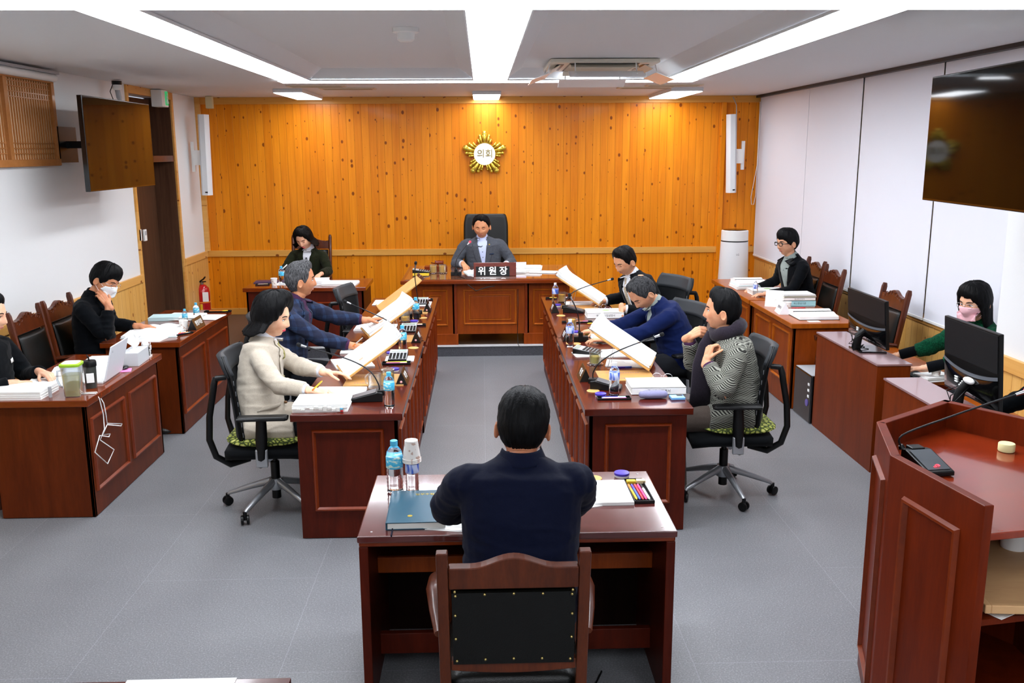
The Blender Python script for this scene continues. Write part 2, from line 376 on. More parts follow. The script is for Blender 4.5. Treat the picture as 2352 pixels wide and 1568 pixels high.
# edge positions come from the gaps between the blinds at their bottom bars
Pb = [AX(1953, 660, 3.58).y, AX(2122, 730, 3.58).y, AX(1836, 628, 3.58).y]
ys = [11.97, Pb[2], Pb[0], Pb[1], 5.42]
lab = ['white roller blind in the far corner next to the pine wall', 'white roller blind behind the young man in glasses', 'wide white roller blind behind the first desk monitor', 'white roller blind behind the woman in the pink mask']
for i in range(4):
    a, b = ys[i]-.004, ys[i+1]+(.006, .03, .022, 0)[i]
    r = thing('roller_blind', lab[i], 'blind', (3.58, (a+b)/2, .83), 0, 'roller blinds of the right windows')
    h = (a-b)/2
    MB().box((-.002, -h, .02), (.002, h, 2.02)).build('blind_fabric', M_BLIND, r)
    MB().box((-.01, -h, 0), (.01, h, .022)).build('bottom_bar', M_WHT, r, bevel=.003)
w = thing('window_1', None, None); w['kind'] = 'structure'
k = MB(); 
for yy in (Pb[0], Pb[1]):
    for s_ in (-1, 1): k.box((3.6, yy+s_*.03-.006, .88), (3.615, yy+s_*.03+.006, CZ-.03))
    for q in range(36): k.box((3.6, yy-.03, .9+q*.055), (3.612, yy+.03, .91+q*.055))
k.build('lattice', M_LAT, w)
MB().box((3.614, 5.45, .9), (3.619, 11.9, 2.8)).build('window_paper', mat('window_paper', 'e8d9b0', .8), w)
ch = AY(1748, 235, 11.9)
tag(MB().tube([(ch.x, 0, 2.8), (ch.x-.0, 0, 2.0), (ch.x-.06, 0, 1.6), (ch.x-.05, 0, 1.5), (ch.x-.02, 0, 1.5), (ch.x, 0, 1.62), (ch.x+.01, 0, 2.8)], .004, 6).build('blind_cord', M_WHT, loc=(0, 11.94, 0), smooth=True), 'thin white looped blind cord hanging in the far right corner', 'cord')
# wall behind the camera
struct('wall_front', MB().box((WX0-.3, WY0-.15, -.1), (WX1+.3, WY0, CZ+.2)), M_PAINT)
# ceiling: frame between light channels and raised coffers
strips = []
Y0, Y1 = -1.5, 4.0
LX = [(-1.92, -1.63), (-.07, .25), (1.76, 2.08)]
sl = [(a, b, 4.62, 9.12) for a, b in LX] + [(-1.94, 2.1, 9.1, 9.38), (-2.6, 2.7, 4.17, 4.62)] + [(a, b, -1.8, 1.4) for a, b in LX]
pn = [(-2.27, -1.97, 10.43, 11.74), (-.09, .22, 10.93, 11.95), (2.12, 2.46, 10.44, 11.83)]
coff = [(-1.63, -.07, 4.62, 9.1), (.25, 1.76, 4.62, 9.1), (-1.63, -.07, -1.5, 3.9), (.25, 1.76, -1.5, 3.9)]
cuts = coff
xs = sorted({WX0-.3, WX1+.3} | {c_[0] for c_ in cuts} | {c_[1] for c_ in cuts}); yy = sorted({WY0, WY1+.1} | {c_[2] for c_ in cuts} | {c_[3] for c_ in cuts})
k = MB()
for i in range(len(xs)-1):
    for j in range(len(yy)-1):
        mx, my = (xs[i]+xs[i+1])/2, (yy[j]+yy[j+1])/2
        if any(c_[0] < mx < c_[1] and c_[2] < my < c_[3] for c_ in cuts): continue
        k.box((xs[i], yy[j], CZ), (xs[i+1], yy[j+1], CZ+.25))
for x0, x1, y0, y1 in coff:
    z1 = CZ+.09; i_ = .14
    a = [(x0, y0, CZ+.0), (x1, y0, CZ), (x1, y1, CZ), (x0, y1, CZ)]; b = [(x0+i_, y0+i_, z1), (x1-i_, y0+i_, z1), (x1-i_, y1-i_, z1), (x0+i_, y1-i_, z1)]
    k.add(a+b, [(0, 1, 5, 4), (1, 2, 6, 5), (2, 3, 7, 6), (3, 0, 4, 7), (4, 5, 6, 7)])
struct('ceiling', k, M_CEIL, 'pale grey ceiling with raised coffers', fix=False)
names = {0: 'long glowing ceiling light channel on the left', 1: 'wide glowing ceiling light channel in the middle', 2: 'long glowing ceiling light channel on the right', 3: 'thin glowing light channel across the far end of the coffers', 4: 'broad glowing light channel across the top of the view', 5: 'rear left ceiling light channel above the photographer', 6: 'rear middle ceiling light channel above the photographer', 7: 'rear right ceiling light channel above the photographer'}
for i, (x0, x1, y0, y1) in enumerate(sl):
    zt = CZ-.012-(.0006*(i % 4))
    r = thing('ceiling_light', names[i], 'ceiling light', ((x0+x1)/2, (y0+y1)/2, zt)); hx, hy = (x1-x0)/2, (y1-y0)/2
    MB().box((-hx, -hy, -.004), (hx, hy, .006)).build('diffuser', M_LAMP, r)
    k = MB(); b = .012
    if i < 3 or i > 4:
        k.box((-hx-b, -hy, -.003), (-hx, hy, .012)); k.box((hx, -hy, -.003), (hx+b, hy, .012))
        for q in range(1, 4): k.box((-hx, -hy+q*hy/2-.004, -.004), (hx, -hy+q*hy/2+.004, 0))
    else:
        k.box((-hx, -hy-b, -.003), (hx, -hy, .012))
        k.box((-hx, hy, -.003), (hx, hy+b, .012))
        for q in (-.36, .0, .37)[0 if i == 4 else 0:]: k.box((q*hx*1.0-.03, -hy, -.004), (q*hx+.03, hy, 0))
    k.build('frame', M_CEIL, r)
lab = ['square ceiling lamp above the woman in the dark green jacket', 'small square ceiling lamp above the chairman', 'square ceiling lamp near the far right corner']
for i, (x0, x1, y0, y1) in enumerate(pn):
    r = thing('ceiling_light', lab[i], 'ceiling light', ((x0+x1)/2, (y0+y1)/2, CZ-.04)); hx, hy = (x1-x0)/2, (y1-y0)/2
    MB().box((-hx-.012, -hy-.012, 0), (hx+.012, hy+.012, .04)).build('housing', M_CEIL, r, bevel=.004)
    MB().box((-hx, -hy, -.006), (hx, hy, 0)).build('diffuser', M_LAMP, r)
for i, (x, y, lb) in enumerate([(-1.72, 9.95, 'slim ceiling air vent left of the far lamps'), (-1.45, 10.35, 'yellowed ceiling air vent beside the left far lamp'), (2.05, 10.0, 'slim ceiling air vent right of the far lamps'), (1.8, 10.35, 'yellowed ceiling air vent beside the right far lamp')]):
    r = thing('ceiling_vent', lb, 'vent', (x, y, CZ-.012)); MB().box((-.3, -.1, 0), (.3, .1, .012)).build('frame', mat('vent_beige', 'd2c3ac', .6), r)
    k = MB()
    for q in range(5): k.box((-.26, -.075+q*.035, -.004), (.26, -.06+q*.035, 0))
    k.build('slats', mat('vent_slat', 'b7a78e', .6), r)
# smoke detector
p = AZ(932, 80, CZ+.05)
r = thing('smoke_detector', 'round white smoke detector on the left coffer of the ceiling', 'smoke detector', (p.x, p.y, CZ+.02))
MB().lathe([(.085, .075), (.085, .045), (.07, .04), (.0, .04)]).build('base', M_WHT, r, smooth=40)
MB().lathe([(.06, .04), (.055, .0), (.04, -.012), (0, -.012)]).build('sensor', M_WHT, r, smooth=40)
# ceiling cassette air conditioner with wind deflectors
a, b = AZ(1255, 150, CZ), AZ(1530, 183, CZ)
cx, cyy = 1.06, 8.5
r = thing('air_conditioner', 'white ceiling cassette air conditioner with clear deflector panels', 'air conditioner', (cx, cyy, CZ+.05))
M_ACW = mat('ac_cream', 'd6d0c0', .5)
MB().box((-.47, -.45, .0), (.47, .45, .035)).build("panel", M_ACW, r, bevel=.01)
k = MB(); k.box((-.3, -.3, -.004), (.3, .3, 0))
k.build('grille', mat('ac_grille', '8f8a80', .6), r)
k = MB()
for q in range(26): k.box((-.29, -.29+q*.023, -.007), (.29, -.283+q*.023, -.003))
k.build('grille_bars', M_ACW, r)
for q in range(4):
    A = Matrix.Rotation(q*PI/2, 3, 'Z')
    MB().box((-.3, .34, -.003), (.3, .4, .001)).xf(A).build('air_slot', M_BLK, r)
    MB().cb((0, .40, -.02), (.58, .075, .006), Matrix.Rotation(-.5, 3, 'X')).xf(A).build('louvre', M_ACW, r)
    k = MB().cb((0, .54, -.10), (.64, .17, .004), Matrix.Rotation(-.35, 3, 'X')).xf(A)
    w = k.build('deflector', mat('deflector_white', 'f2f2f2', .25), r)
    for s_ in (-.26, .26):
        MB().tube([(s_, .46, 0), (s_, .48, -.07), (s_, .54, -.095)], .006, 6).xf(A).build('bracket', M_WHT, r)
# lattice window of the left wall with a rolled blind above
w = struct('window_2', MB().box((WX0, 5.6, 2.12), (WX0+.008, 8.0, 2.80)), mat('rice_paper', 'efe3c6', .9), 'wooden lattice window high on the left wall')
k = MB(); X0 = WX0+.008
for y0 in (5.6, 6.41, 7.22):
    y1 = y0+.79
    for q in range(18): yv = y0+.05+q*(y1-y0-.1)/17; k.box((X0, yv-.0045, 2.15), (X0+.012, yv+.0045, 2.78))
    for zv in (2.20, 2.24, 2.28, 2.63, 2.67, 2.71, 2.75): k.box((X0, y0+.04, zv-.004), (X0+.014, y1-.04, zv+.004))
k.build('lattice_bars', M_LAT, w)
k = MB(); k.box((WX0, 5.6, 2.10), (WX0+.045, 8.0, 2.155)); k.box((WX0, 5.6, 2.77), (WX0+.045, 8.0, 2.82))
for yv in (5.6, 6.38, 7.18, 7.96): k.box((WX0, yv, 2.1), (WX0+.04, yv+.05, 2.82))
k.build('window_frame', M_LAT, w, bevel=.003)
r = thing('roller_blind', 'rolled-up white blind tube above the lattice window on the left wall', 'blind', (WX0+.06, 6.9, 2.81))
MB().tube([(0, -1.4, 0), (0, 1.08, 0)], .032, 14).build('tube', M_WHT, r, smooth=40)
MB().box((-.05, -1.4, .03), (.04, 1.1, .05)).build('rail', M_GRYP, r)
# wall mounted things on the left
def plug(px, py, w_, h_, name, label, cat, m=M_WHT):
    p = AX(px, py, WX0+.01); o = MB().box((0, -w_/2, -h_/2), (.02, w_/2, h_/2)).build(name, m, loc=(WX0, p.y, p.z), bevel=.003); return tag(o, label, cat)
plug(321, 540, .07, .12, 'light_switch', 'white light switch plate on the left wall, left one of two', 'switch')
o = plug(333, 540, .07, .12, 'thermostat', 'white wall controller with dark display beside the door', 'switch')
MB().box((.02, -.022, .0), (.022, .022, .045)).build('display', M_GRYP, o)
p = AX(268, 190, WX0+.15)
r = thing('security_camera', 'small black and white ceiling camera above the left television', 'camera', (p.x, p.y, CZ-.01))
MB().lathe([(.045, 0), (.045, -.03), (.03, -.05), (0, -.05)]).build('mount', M_BLK, r, smooth=40)
MB().lathe([(.04, -.035), (.045, -.07), (.025, -.085), (0, -.085)]).build('dome', M_WHT, r, smooth=40)
MB().tube([(0, 0, -.08), (.01, 0, -.15), (.02, 0, -.2)], [.022, .024, .014]).build('lens', M_GRYP, r, smooth=40)
MB().tube([(-.02, -.02, -.01), (-.05, -.05, -.1), (-.02, -.03, -.22), (.015, 0, -.2)], .004, 6).build('cable', M_BLK, r, smooth=True)
p = AX(362, 222, WX0+.06)
r = thing('exit_sign', 'white box exit sign with green running figure above the door', 'sign', (WX0+.02, p.y, p.z-.02))
MB().box((0, -.10, -.09), (.12, .10, .09)).build('case', M_WHT, r, bevel=.006)
MB().box((.12, -.0, -.07), (.124, .09, .075)).build('sign_face', mat('exit_green', '1f9a5a', .4, emit=.4), r)
k = MB(); k.ell((.126, .055, .05), (.003, .011, .011)); k.tube([(.126, .05, .035), (.126, .045, .0), (.126, .025, -.03), (.126, .03, -.055)], .007, 6)
k.tube([(.126, .045, .0), (.126, .065, -.025), (.126, .08, -.05)], .007, 6); k.tube([(.126, .05, .03), (.126, .075, .01)], .005, 6); k.tube([(.126, .05, .03), (.126, .025, .01)], .005, 6)
k.build('running_figure', M_WHT, r)
p = AY(481, 226, 11.7)
tag(MB().box((-.04, -.05, -.075), (.04, .03, .07)).build('wall_speaker', mat('aged_cream', 'cdbf95', .6), loc=(p.x, 11.7, CZ-.075), bevel=.006), 'small yellowed cream box on the ceiling over the left corner', 'sensor')
# television sets
def tv(name, label, x, y0, y1, z0, z1, sgn, tilt, wallx, glass='tv_glass'):
    cyy, cz = (y0+y1)/2, (z0+z1)/2; L = (y1-y0)/2; Hh = (z1-z0)/2
    r = thing(name, label, 'television', (x, cyy, cz)); A = Matrix.Rotation(tilt, 3, 'Z')
    MB().box((-.02, -L, -Hh), (.02, L, Hh)).xf(A).build('cabinet', M_BLKG, r, bevel=.004)
    MB().box((sgn*.0205-.0005, -L+.008, -Hh+.012), (sgn*.0205+.0005, L-.008, Hh-.008)).xf(A).build('screen', MATS[glass], r)
    k = MB(); d = wallx-x
    k.box((min(0, d)+(.02 if d < 0 else 0), -.03, -.03), (max(0, d), .03, .03)); k.box((min(d, d-sgn*-.02), -.18, -.15), (max(d, d-sgn*-.02), .18, .15)); k.box((-sgn*.05-.02, -.2, -.15), (-sgn*.05+.02, .2, .15))
    k.build('wall_bracket', M_BLK, r)
mat('tv_glass', '060405', .035, spec=.34); mat('tv_glass_matt', '020202', .05, spec=.12)
tv('television', 'wall television on the left wall, its screen mirroring the pine boards', -3.12, 7.43, 8.9, 1.90, 2.645, 1, 0.0, WX0+.02)
tv('television', 'black wall television at the right edge mirroring the gold emblem', 2.455, 3.85, 5.12, 1.918, 2.585, -1, -.062, WX1-.02, 'tv_glass_matt')
# column loudspeakers
M_SPK = mat('speaker_white', 'dadfe2', .55)
def spk(label, x, y, zc, h, tilt, rz, wall):
    r = thing('column_speaker', label, 'loudspeaker', (x, y, zc), rz); A = Matrix.Rotation(tilt, 3, 'Y')
    pr = [(-.062, .05), (-.055, -.02), (-.03, -.05), (.03, -.05), (.055, -.02), (.062, .05)]
    MB().prism([(a_, b_) for a_, b_ in pr], -h/2, h/2, 2).xf(A).build('cabinet', M_SPK, r, smooth=50)
    MB().box((.0, -.056, -h/2+.03), (.03, -.05, -h/2+.045)).xf(A).build('badge', M_BLK, r)
    k = MB(); s_ = wall; k.box((min(s_*.05, s_*.15), .0, -.12), (max(s_*.05, s_*.15), .05, .06)); k.box((min(s_*.13, s_*.17), .02, -.2), (max(s_*.13, s_*.17), .05, .16))
    k.build('bracket', M_WHT, r); return r
a_ = AY(470, 355, 11.55)
spk('tall white column speaker left of the pine wall', a_.x, 11.55, 2.17, .97, 0.02, 0, -1)
a_ = AY(1681, 353, 11.8)
spk('tall white column speaker on the right of the pine wall', a_.x, 11.8, 2.15, .98, -.035, 0, 1)
tag(MB().tube([(0, 0, 0), (.05, 0, -.1), (.07, .02, -.4), (.06, .02, -.55)], .006, 6).build('speaker_cable', M_GRYP, smooth=True, loc=(AY(1685, 222, 11.9).x, 11.93, 2.86)), 'grey cable running from the ceiling to the right column speaker', 'cable')
# emblem
r = thing('wall_emblem', 'gold flower shaped council emblem with white disc on the pine wall', 'emblem', (.036, WY1-.02, 2.163))
def tear(ang, L, wd):
    k = MB(); P = []; Q = []
    for i in range(9):
        t_ = i/8; P.append((math.sin(ang)*(.13+(L-.13)*t_), -.012-.02*math.sin(t_*PI), math.cos(ang)*(.13+(L-.13)*t_)))
        Q.append((wd*(.5+.6*t_)*(1 if i < 8 else .3), .026*(1 if i < 8 else .3)))
    k.tube(P, [q for q in Q], 10, fr=lambda i, d: (V((math.cos(ang), 0, -math.sin(ang))), V((0, -1, 0)))); e = P[-1]
    k.ell((e[0]-math.sin(ang)*wd*.5, -.016, e[2]-math.cos(ang)*wd*.5), (wd*1.12, .034, wd*1.12)); return k
for q in range(5):
    for off, L, wd in ((0, .272, .036), (.26, .243, .022), (-.26, .243, .022), (.44, .205, .017), (-.44, .205, .017)):
        tear(q*2*PI/5+off, L, wd).build('petal', M_GOLD, r, smooth=True)
k = MB().lathe([(.15, -.0), (.152, .03), (.142, .045), (.138, .03), (0, .03)], n=48).xf(Matrix.Rotation(PI/2, 3, 'X')); k.build('ring', M_GOLD, r, smooth=40)
k = MB().lathe([(.137, .0), (.137, .04), (0, .042)], n=48).xf(Matrix.Rotation(PI/2, 3, 'X')); k.build('disc', mat('emblem_white', 'f2f2ee', .35), r)
text('의회', .115, mat('emblem_letter', '8a7a3a', .35, metal=.6), r, (.004, -.046, 0), (PI/2, 0, 0), ext=.002)
# ---------------------------------------------------------------- desks
def moulding(x0, x1, z0, z1, w=.022, d=.014):
    """closed rectangular frame moulding in the XZ plane, projecting to -Y"""
    k = MB(); pr = [(0, 0), (w*.25, d), (w*.6, d), (w, 0)]
    cs = [(x0, z0), (x1, z0), (x1, z1), (x0, z1)]; ins = [(1, 1), (-1, 1), (-1, -1), (1, -1)]
    vs = [(c[0]+i_[0]*p[0], -p[1], c[1]+i_[1]*p[0]) for c, i_ in zip(cs, ins) for p in pr]; fs = []
    for a in range(4):
        b = (a+1) % 4
        for q in range(3): fs.append((a*4+q, b*4+q, b*4+q+1, a*4+q+1))
        fs.append((a*4+3, b*4+3, b*4, a*4))
    return k.add(vs, fs)
def face_m(side, lo, hi):
    """matrix + origin putting an XZ panel on a side of the box; returns fn(u0,u1,z0,z1)->MB"""
    A = {'S': (Matrix.Identity(3), V((0, lo[1], 0))), 'E': (Matrix.Rotation(PI/2, 3, 'Z'), V((hi[0], 0, 0))), 'W': (Matrix.Rotation(-PI/2, 3, 'Z'), V((lo[0], 0, 0)))}[side]
    return A
def add_panels(r, side, lo, hi, rects, wide=.024, m=None, double=False):
    A, o = face_m(side, lo, hi)
    for u0, u1, z0, z1 in rects:
        if side == 'W': u0, u1 = -u1, -u0
        moulding(u0, u1, z0, z1, wide).xf(A, o).build('panel_moulding', m or M_MLD, r)
def desk(name, label, cat, x0, x1, y0, y1, h, body, top, mld, panels, loc=None, ov=.03, tt=.042, open_side=None, group=None, plinth=True, z0=0):
    cx, cy_ = (x0+x1)/2, (y0+y1)/2; r = thing(name, label, cat, (cx, cy_, z0), 0, group)
    lo = (x0-cx, y0-cy_, 0); hi = (x1-cx, y1-cy_, h); T = .022; k = MB()
    zt = h-tt; w = {'S': ((lo[0], lo[1], .004), (hi[0], lo[1]+T, zt)), 'N': ((lo[0], hi[1]-T, .004), (hi[0], hi[1], zt)), 'W': ((lo[0], lo[1], .004), (lo[0]+T, hi[1], zt)), 'E': ((hi[0]-T, lo[1], .004), (hi[0], hi[1], zt))}
    for s_, (a, b) in w.items():
        if s_ != open_side: k.box(a, b)
    k.box((lo[0]+.02, lo[1]+.02, .3), (hi[0]-.02, hi[1]-.02, .32)); k.build('body', body, r, bevel=.002)
    MB().box((lo[0]-ov, lo[1]-ov, zt), (hi[0]+ov, hi[1]+ov, h)).build('top', top, r, bevel=.004)
    for s_, rects in panels: add_panels(r, s_, lo, hi, [(u0-(cx if s_ == 'S' else cy_), u1-(cx if s_ == 'S' else cy_), a, b) for u0, u1, a, b in rects], m=mld)
    if plinth: MB().box((lo[0]+.01, lo[1]+.01, 0), (hi[0]-.01, hi[1]-.01, .006)).build('foot_strip', M_BLK, r)
    return r
DH = .757
def ypan(y0, y1, n, g=.07, z0=.12, z1=.64):
    w = (y1-y0)/n; return [(y0+i*w+g/2, y0+(i+1)*w-g/2, z0, z1) for i in range(n)]
desk('council_desk', 'long cherry desk of the left row, near one beside the woman in the cream coat', 'desk', -1.065, -.495, 5.0, 6.97, DH, M_CH, M_CHT, M_MLD, [('S', [(-.985, -.575, .17, .66)]), ('E', ypan(5.03, 6.95, 6))], open_side='W')
desk('council_desk', 'long cherry desk of the left row, far one in front of the empty office chair', 'desk', -1.075, -.485, 7.0, 9.12, DH, M_CH, M_CHT, M_MLD, [('S', [(-.985, -.575, .17, .66)]), ('E', ypan(7.03, 9.1, 6))], open_side='W')
desk('council_desk', 'long cherry desk of the right row, near one beside the man with the scarf', 'desk', .60, 1.165, 5.03, 7.02, DH, M_CH, M_CHT, M_MLD, [('S', [(.69, 1.08, .17, .66)]), ('W', ypan(5.06, 7.0, 6))], open_side='E')
desk('council_desk', 'long cherry desk of the right row, far one with the pale striped tie man', 'desk', .61, 1.175, 7.05, 9.07, DH, M_CH, M_CHT, M_MLD, [('S', [(.69, 1.08, .17, .66)]), ('W', ypan(7.08, 9.05, 6))], open_side='E')
SH = .755
def zs(): return .17, .66
desk('side_desk', 'brown side desk by the left wall carrying the tea jug and laptop', 'desk', -2.97, -2.405, 5.38, 6.62, SH, M_SIDE, M_OAKT, M_MLD, [('E', [(5.43, 5.96, .15, .62), (6.04, 6.55, .15, .62)])], open_side='W')
desk('side_desk', 'brown side desk by the left wall with the brown name plate', 'desk', -2.96, -2.40, 7.08, 8.52, SH, M_SIDE, M_OAKT, M_MLD, [('E', [(7.13, 7.74, .15, .62), (7.82, 8.44, .15, .62)])], open_side='W')
desk('side_desk', 'low-fronted light oak side desk on the right with the stack of books and open binder', 'desk', 2.635, 3.13, 7.55, 8.72, SH, M_OAK, M_OAKL, M_OAKL, [('W', [(7.62, 8.08, .2, .66), (8.16, 8.6, .2, .66)])], open_side='E')
k = MB().box((2.62, 7.545, .09), (2.64, 8.725, .115)).build('trim', M_OAKL)
bpy.data.objects.remove(k)
desk('side_desk', 'light oak side desk in front of the young man in glasses', 'desk', 2.635, 3.2, 8.82, 10.25, SH, M_OAK, M_OAKL, M_OAKL, [('W', [(8.9, 9.45, .2, .66), (9.55, 10.15, .2, .66)])], open_side='E')
# secretary desk at the left rear on the platform
desk('secretary_desk', 'cherry desk at the rear left in front of the woman in the dark green jacket', 'desk', -2.56, -1.30, 9.85, 10.5, .77-PZ, M_CH, M_OAKT, M_MLD, [('S', [(-2.45, -2.0, .1, .5), (-1.93, -1.42, .1, .5)])], open_side='N', z0=PZ)
# chairman desk
r = thing('chairman_desk', 'wide orange oak chairman desk on the platform with panelled front', 'desk', (.08, 9.86, PZ))
H1 = .74; k = MB()
k.box((-.83, 0, .125), (.83, .03, H1-.045)); k.box((-.86, 0, 0), (-.83, 1.0, H1-.045)); k.box((.83, 0, 0), (.86, 1.0, H1-.045)); k.box((-.42, .0, .12), (-.38, .9, H1-.045)); k.box((.38, 0, .12), (.42, .9, H1-.045))
k.build('body', M_OAK, r, bevel=.003)
for a, b in ((-.86, -.36), (.36, .86)):
    MB().box((a, -.012, 0), (b, .25, .13)).build('plinth', M_OAK, r, bevel=.005)
for a in (-.40, .37): MB().box((a, -.012, .13), (a+.03, .0, H1-.045)).build('pilaster', M_MLD, r, bevel=.003)
MB().box((-.97, -.10, H1-.048), (.97, 1.2, H1-.006)).build('top', M_OAKT, r, bevel=.008)
MB().box((-.93, -.06, H1-.006), (.93, 1.16, H1)).build('glass_sheet', mat('desk_glass', '6a3a1e', .06, coat=1), r)
for (a, b) in ((-.30, .28),):
    moulding(a, b, .23, H1-.12, .02, .012).build('panel_moulding', M_OAKL, r); moulding(a+.06, b-.06, .28, H1-.18, .012, .008).build('panel_moulding', M_OAKL, r)
    MB().box((a+.075, -.006, .295), (b-.075, 0, H1-.195)).build('raised_panel', M_OAK, r, bevel=.003)
for a, b in ((-.74, -.47), (.46, .74)):
    moulding(a, b, .22, H1-.12, .02, .012).build('panel_moulding', M_OAKL, r); moulding(a+.07, b-.07, .28, H1-.18, .012, .008).build('panel_moulding', M_OAKL, r)
# front table (open at the near side)
FH = .75
r = thing('front_desk', 'open-backed cherry table in the foreground where the man in the navy suit sits', 'desk', (.123, 3.65, 0))
w_, d_ = .60, .33
for s_ in (-1, 1): MB().box((s_*w_-.018, -d_, 0), (s_*w_+.018, d_, FH-.05)).build('side_panel', M_CH, r, bevel=.003)
MB().box((-w_+.018, d_-.03, .0), (w_-.018, d_-.01, FH-.05)).build('modesty_panel', wood('shaded_inner_wood', '1c0a05', '120603', (9, 9, 1.2), .5, 0, spec=.1), r)  # shade under the table is put into this panel's near-black colour
MB().box((-w_+.018, -.05, .50), (w_-.018, d_-.03, .52)).build('shelf', M_CH, r)
MB().box((-w_+.018, -.06, .46), (w_-.018, -.04, .53)).build('apron', M_OAK, r, bevel=.003)
MB().box((-w_+.018, -.06, .085), (w_-.018, -.03, .18)).build('foot_rail', M_CH, r, bevel=.003)
MB().box((-w_-.018, -d_-.0, FH-.05), (w_+.018, d_, FH-.028)).build('moulded_edge', M_MLD, r, bevel=.006)
MB().box((-w_-.022, -d_-.015, FH-.027), (w_+.022, d_+.01, FH)).build('top', M_FRT, r, bevel=.005)
k = MB()
for a in (-1, 1):
    for b in (-.3, .3): k.lathe([(.005, 0), (.005, .001), (0, .0012)], (a*.57, b, FH), 10)
k.build('screw', M_MET, r)
# bottom-left table corner
r = thing('table', 'cherry table corner cut off by the lower left edge of the picture', 'table', (-1.2, 1.98, 0))
MB().box((-.7, -.38, .71), (.645, .37, .75)).build('top', M_CHT, r, bevel=.004)
for a in (-.66, .58): 
    for b in (-.34, .3): MB().box((a, b, 0), (a+.05, b+.05, .71)).build('leg', M_CH, r)
# monitor counters at the right
def counter(name, label, x0, x1, y0, y1, h):
    r = thing(name, label, 'counter', ((x0+x1)/2, (y0+y1)/2, 0)); a, b = (x1-x0)/2, (y1-y0)/2
    MB().box((-a, -b, 0), (a, b, h-.012)).build('body', M_CNT, r, bevel=.002)
    MB().box((-a-.006, -b-.006, h-.012), (a+.006, b+.006, h)).build('top', mat('grey_violet_top', '8b6a6b', .22, coat=.6), r)
    MB().box((a, -b, 0), (a+.4, -b+.02, .62)).build('side_panel', M_CH, r)
    MB().box((a, -b, .62), (a+.4, b, .645)).build('work_surface', M_OAKL, r, bevel=.003)
    MB().box((a, b-.02, 0), (a+.4, b, .62)).build('side_panel', M_CH, r)
    return r
counter('monitor_counter', 'tall plain brown counter under the farther computer monitor', 2.665, 2.895, 5.945, 7.08, .772)
counter('monitor_counter', 'tall plain brown counter under the nearer computer monitor behind the lectern', 2.55, 2.78, 4.3, 5.57, .772)
# ---------------------------------------------------------------- lectern
LZ = 1.1
A_ = [AZ(2013, 968, LZ), AZ(2045, 1045, LZ), AZ(2262, 1162, LZ)]; Bk = AZ(2170, 917, LZ)
c0, c1, c2 = [V((p.x, p.y)) for p in A_]; c5 = V((Bk.x, Bk.y))
u = (c2-c1).normalized(); 
# mirror to the other side along the lectern's own axis
mid_dir = V((-u.y, u.x)); 
if mid_dir.x < 0: mid_dir = -mid_dir
W_ = (c5-c0).dot(mid_dir)
def mir(p): 
    q = (p-c1).dot(mid_dir); return p + mid_dir*(2*(HW-q))
HW = .36
front_c = c0
poly = [c2, c1, c0, c5, mir(c0) if False else c5+(c5-c0)*.0]
c6 = c5 + (V((AZ(2352, 957, LZ).x, AZ(2352, 957, LZ).y))-c5)*1.25
c7 = c2 + mid_dir*.74
outer = [c2, c1, c0, c5, c6, c7]
oc = sum(outer, V((0, 0)))/6
r = thing('lectern', 'large cherry lectern with raised rim and framed side panels at the right', 'lectern', (oc.x, oc.y, 0))
O = [p-oc for p in outer]
def wall2(a, b, z0, z1, t=.035, zz=None):
    d = (b-a).normalized(); n = V((-d.y, d.x)); 
    if n.dot(-(a+b)/2) < 0: n = -n
    a2, b2 = a+n*t, b+n*t
    k = MB(); P = [a, b, b2, a2]; k.add([(p.x, p.y, z0) for p in P]+[(p.x, p.y, z1) for p in P], [(0, 3, 2, 1), (4, 5, 6, 7), (0, 1, 5, 4), (1, 2, 6, 5), (2, 3, 7, 6), (3, 0, 4, 7)]); return k
for i in range(5):
    wall2(O[i], O[i+1], 0, LZ, .035).build('side_panel', M_LEC, r, bevel=.003)
ins = [p*.93 for p in O]
k = MB(); k.add([(p.x, p.y, LZ-.14) for p in ins]+[(p.x, p.y, LZ-.115) for p in ins], [tuple(range(6)), tuple(range(6, 12))]+[(i, (i+1) % 6, (i+1) % 6+6, i+6) for i in range(6)])
# sloped desk plate, lower towards the speaker
k.v = [V((p.x, p.y, p.z + .0)) for p in k.v]; k.build('reading_top', wood('lectern_top', '8f2f0e', '701f08', (3, 9, 3), .2, .7, .02), r, bevel=.003)
for zc in (.66, .08):
    k = MB(); k.add([(p.x, p.y, zc) for p in ins]+[(p.x, p.y, zc+.022) for p in ins], [tuple(range(6)), tuple(range(6, 12))]+[(i, (i+1) % 6, (i+1) % 6+6, i+6) for i in range(6)]); k.build('shelf', M_LEC, r)
def panel_on(a, b, z0, z1, mg=.07, w=.028):
    d = (b-a); L = d.length; d.normalize(); n = V((-d.y, d.x))
    if n.dot((a+b)/2) < 0: n = -n
    k = moulding(mg, L-mg, z0, z1, w, .016)
    k.v = [V((a.x+d.x*p.x - n.x*p.y, a.y+d.y*p.x-n.y*p.y, p.z)) for p in k.v]; return k
panel_on(O[0], O[1], .12, LZ-.12, .10).build('panel_moulding', M_MLD, r)
panel_on(O[1], O[2], .12, LZ-.12, .07, .02).build('panel_moulding', M_MLD, r)
panel_on(O[2], O[3], .12, LZ-.12, .08).build('panel_moulding', M_MLD, r)
LECT = r; LO = oc
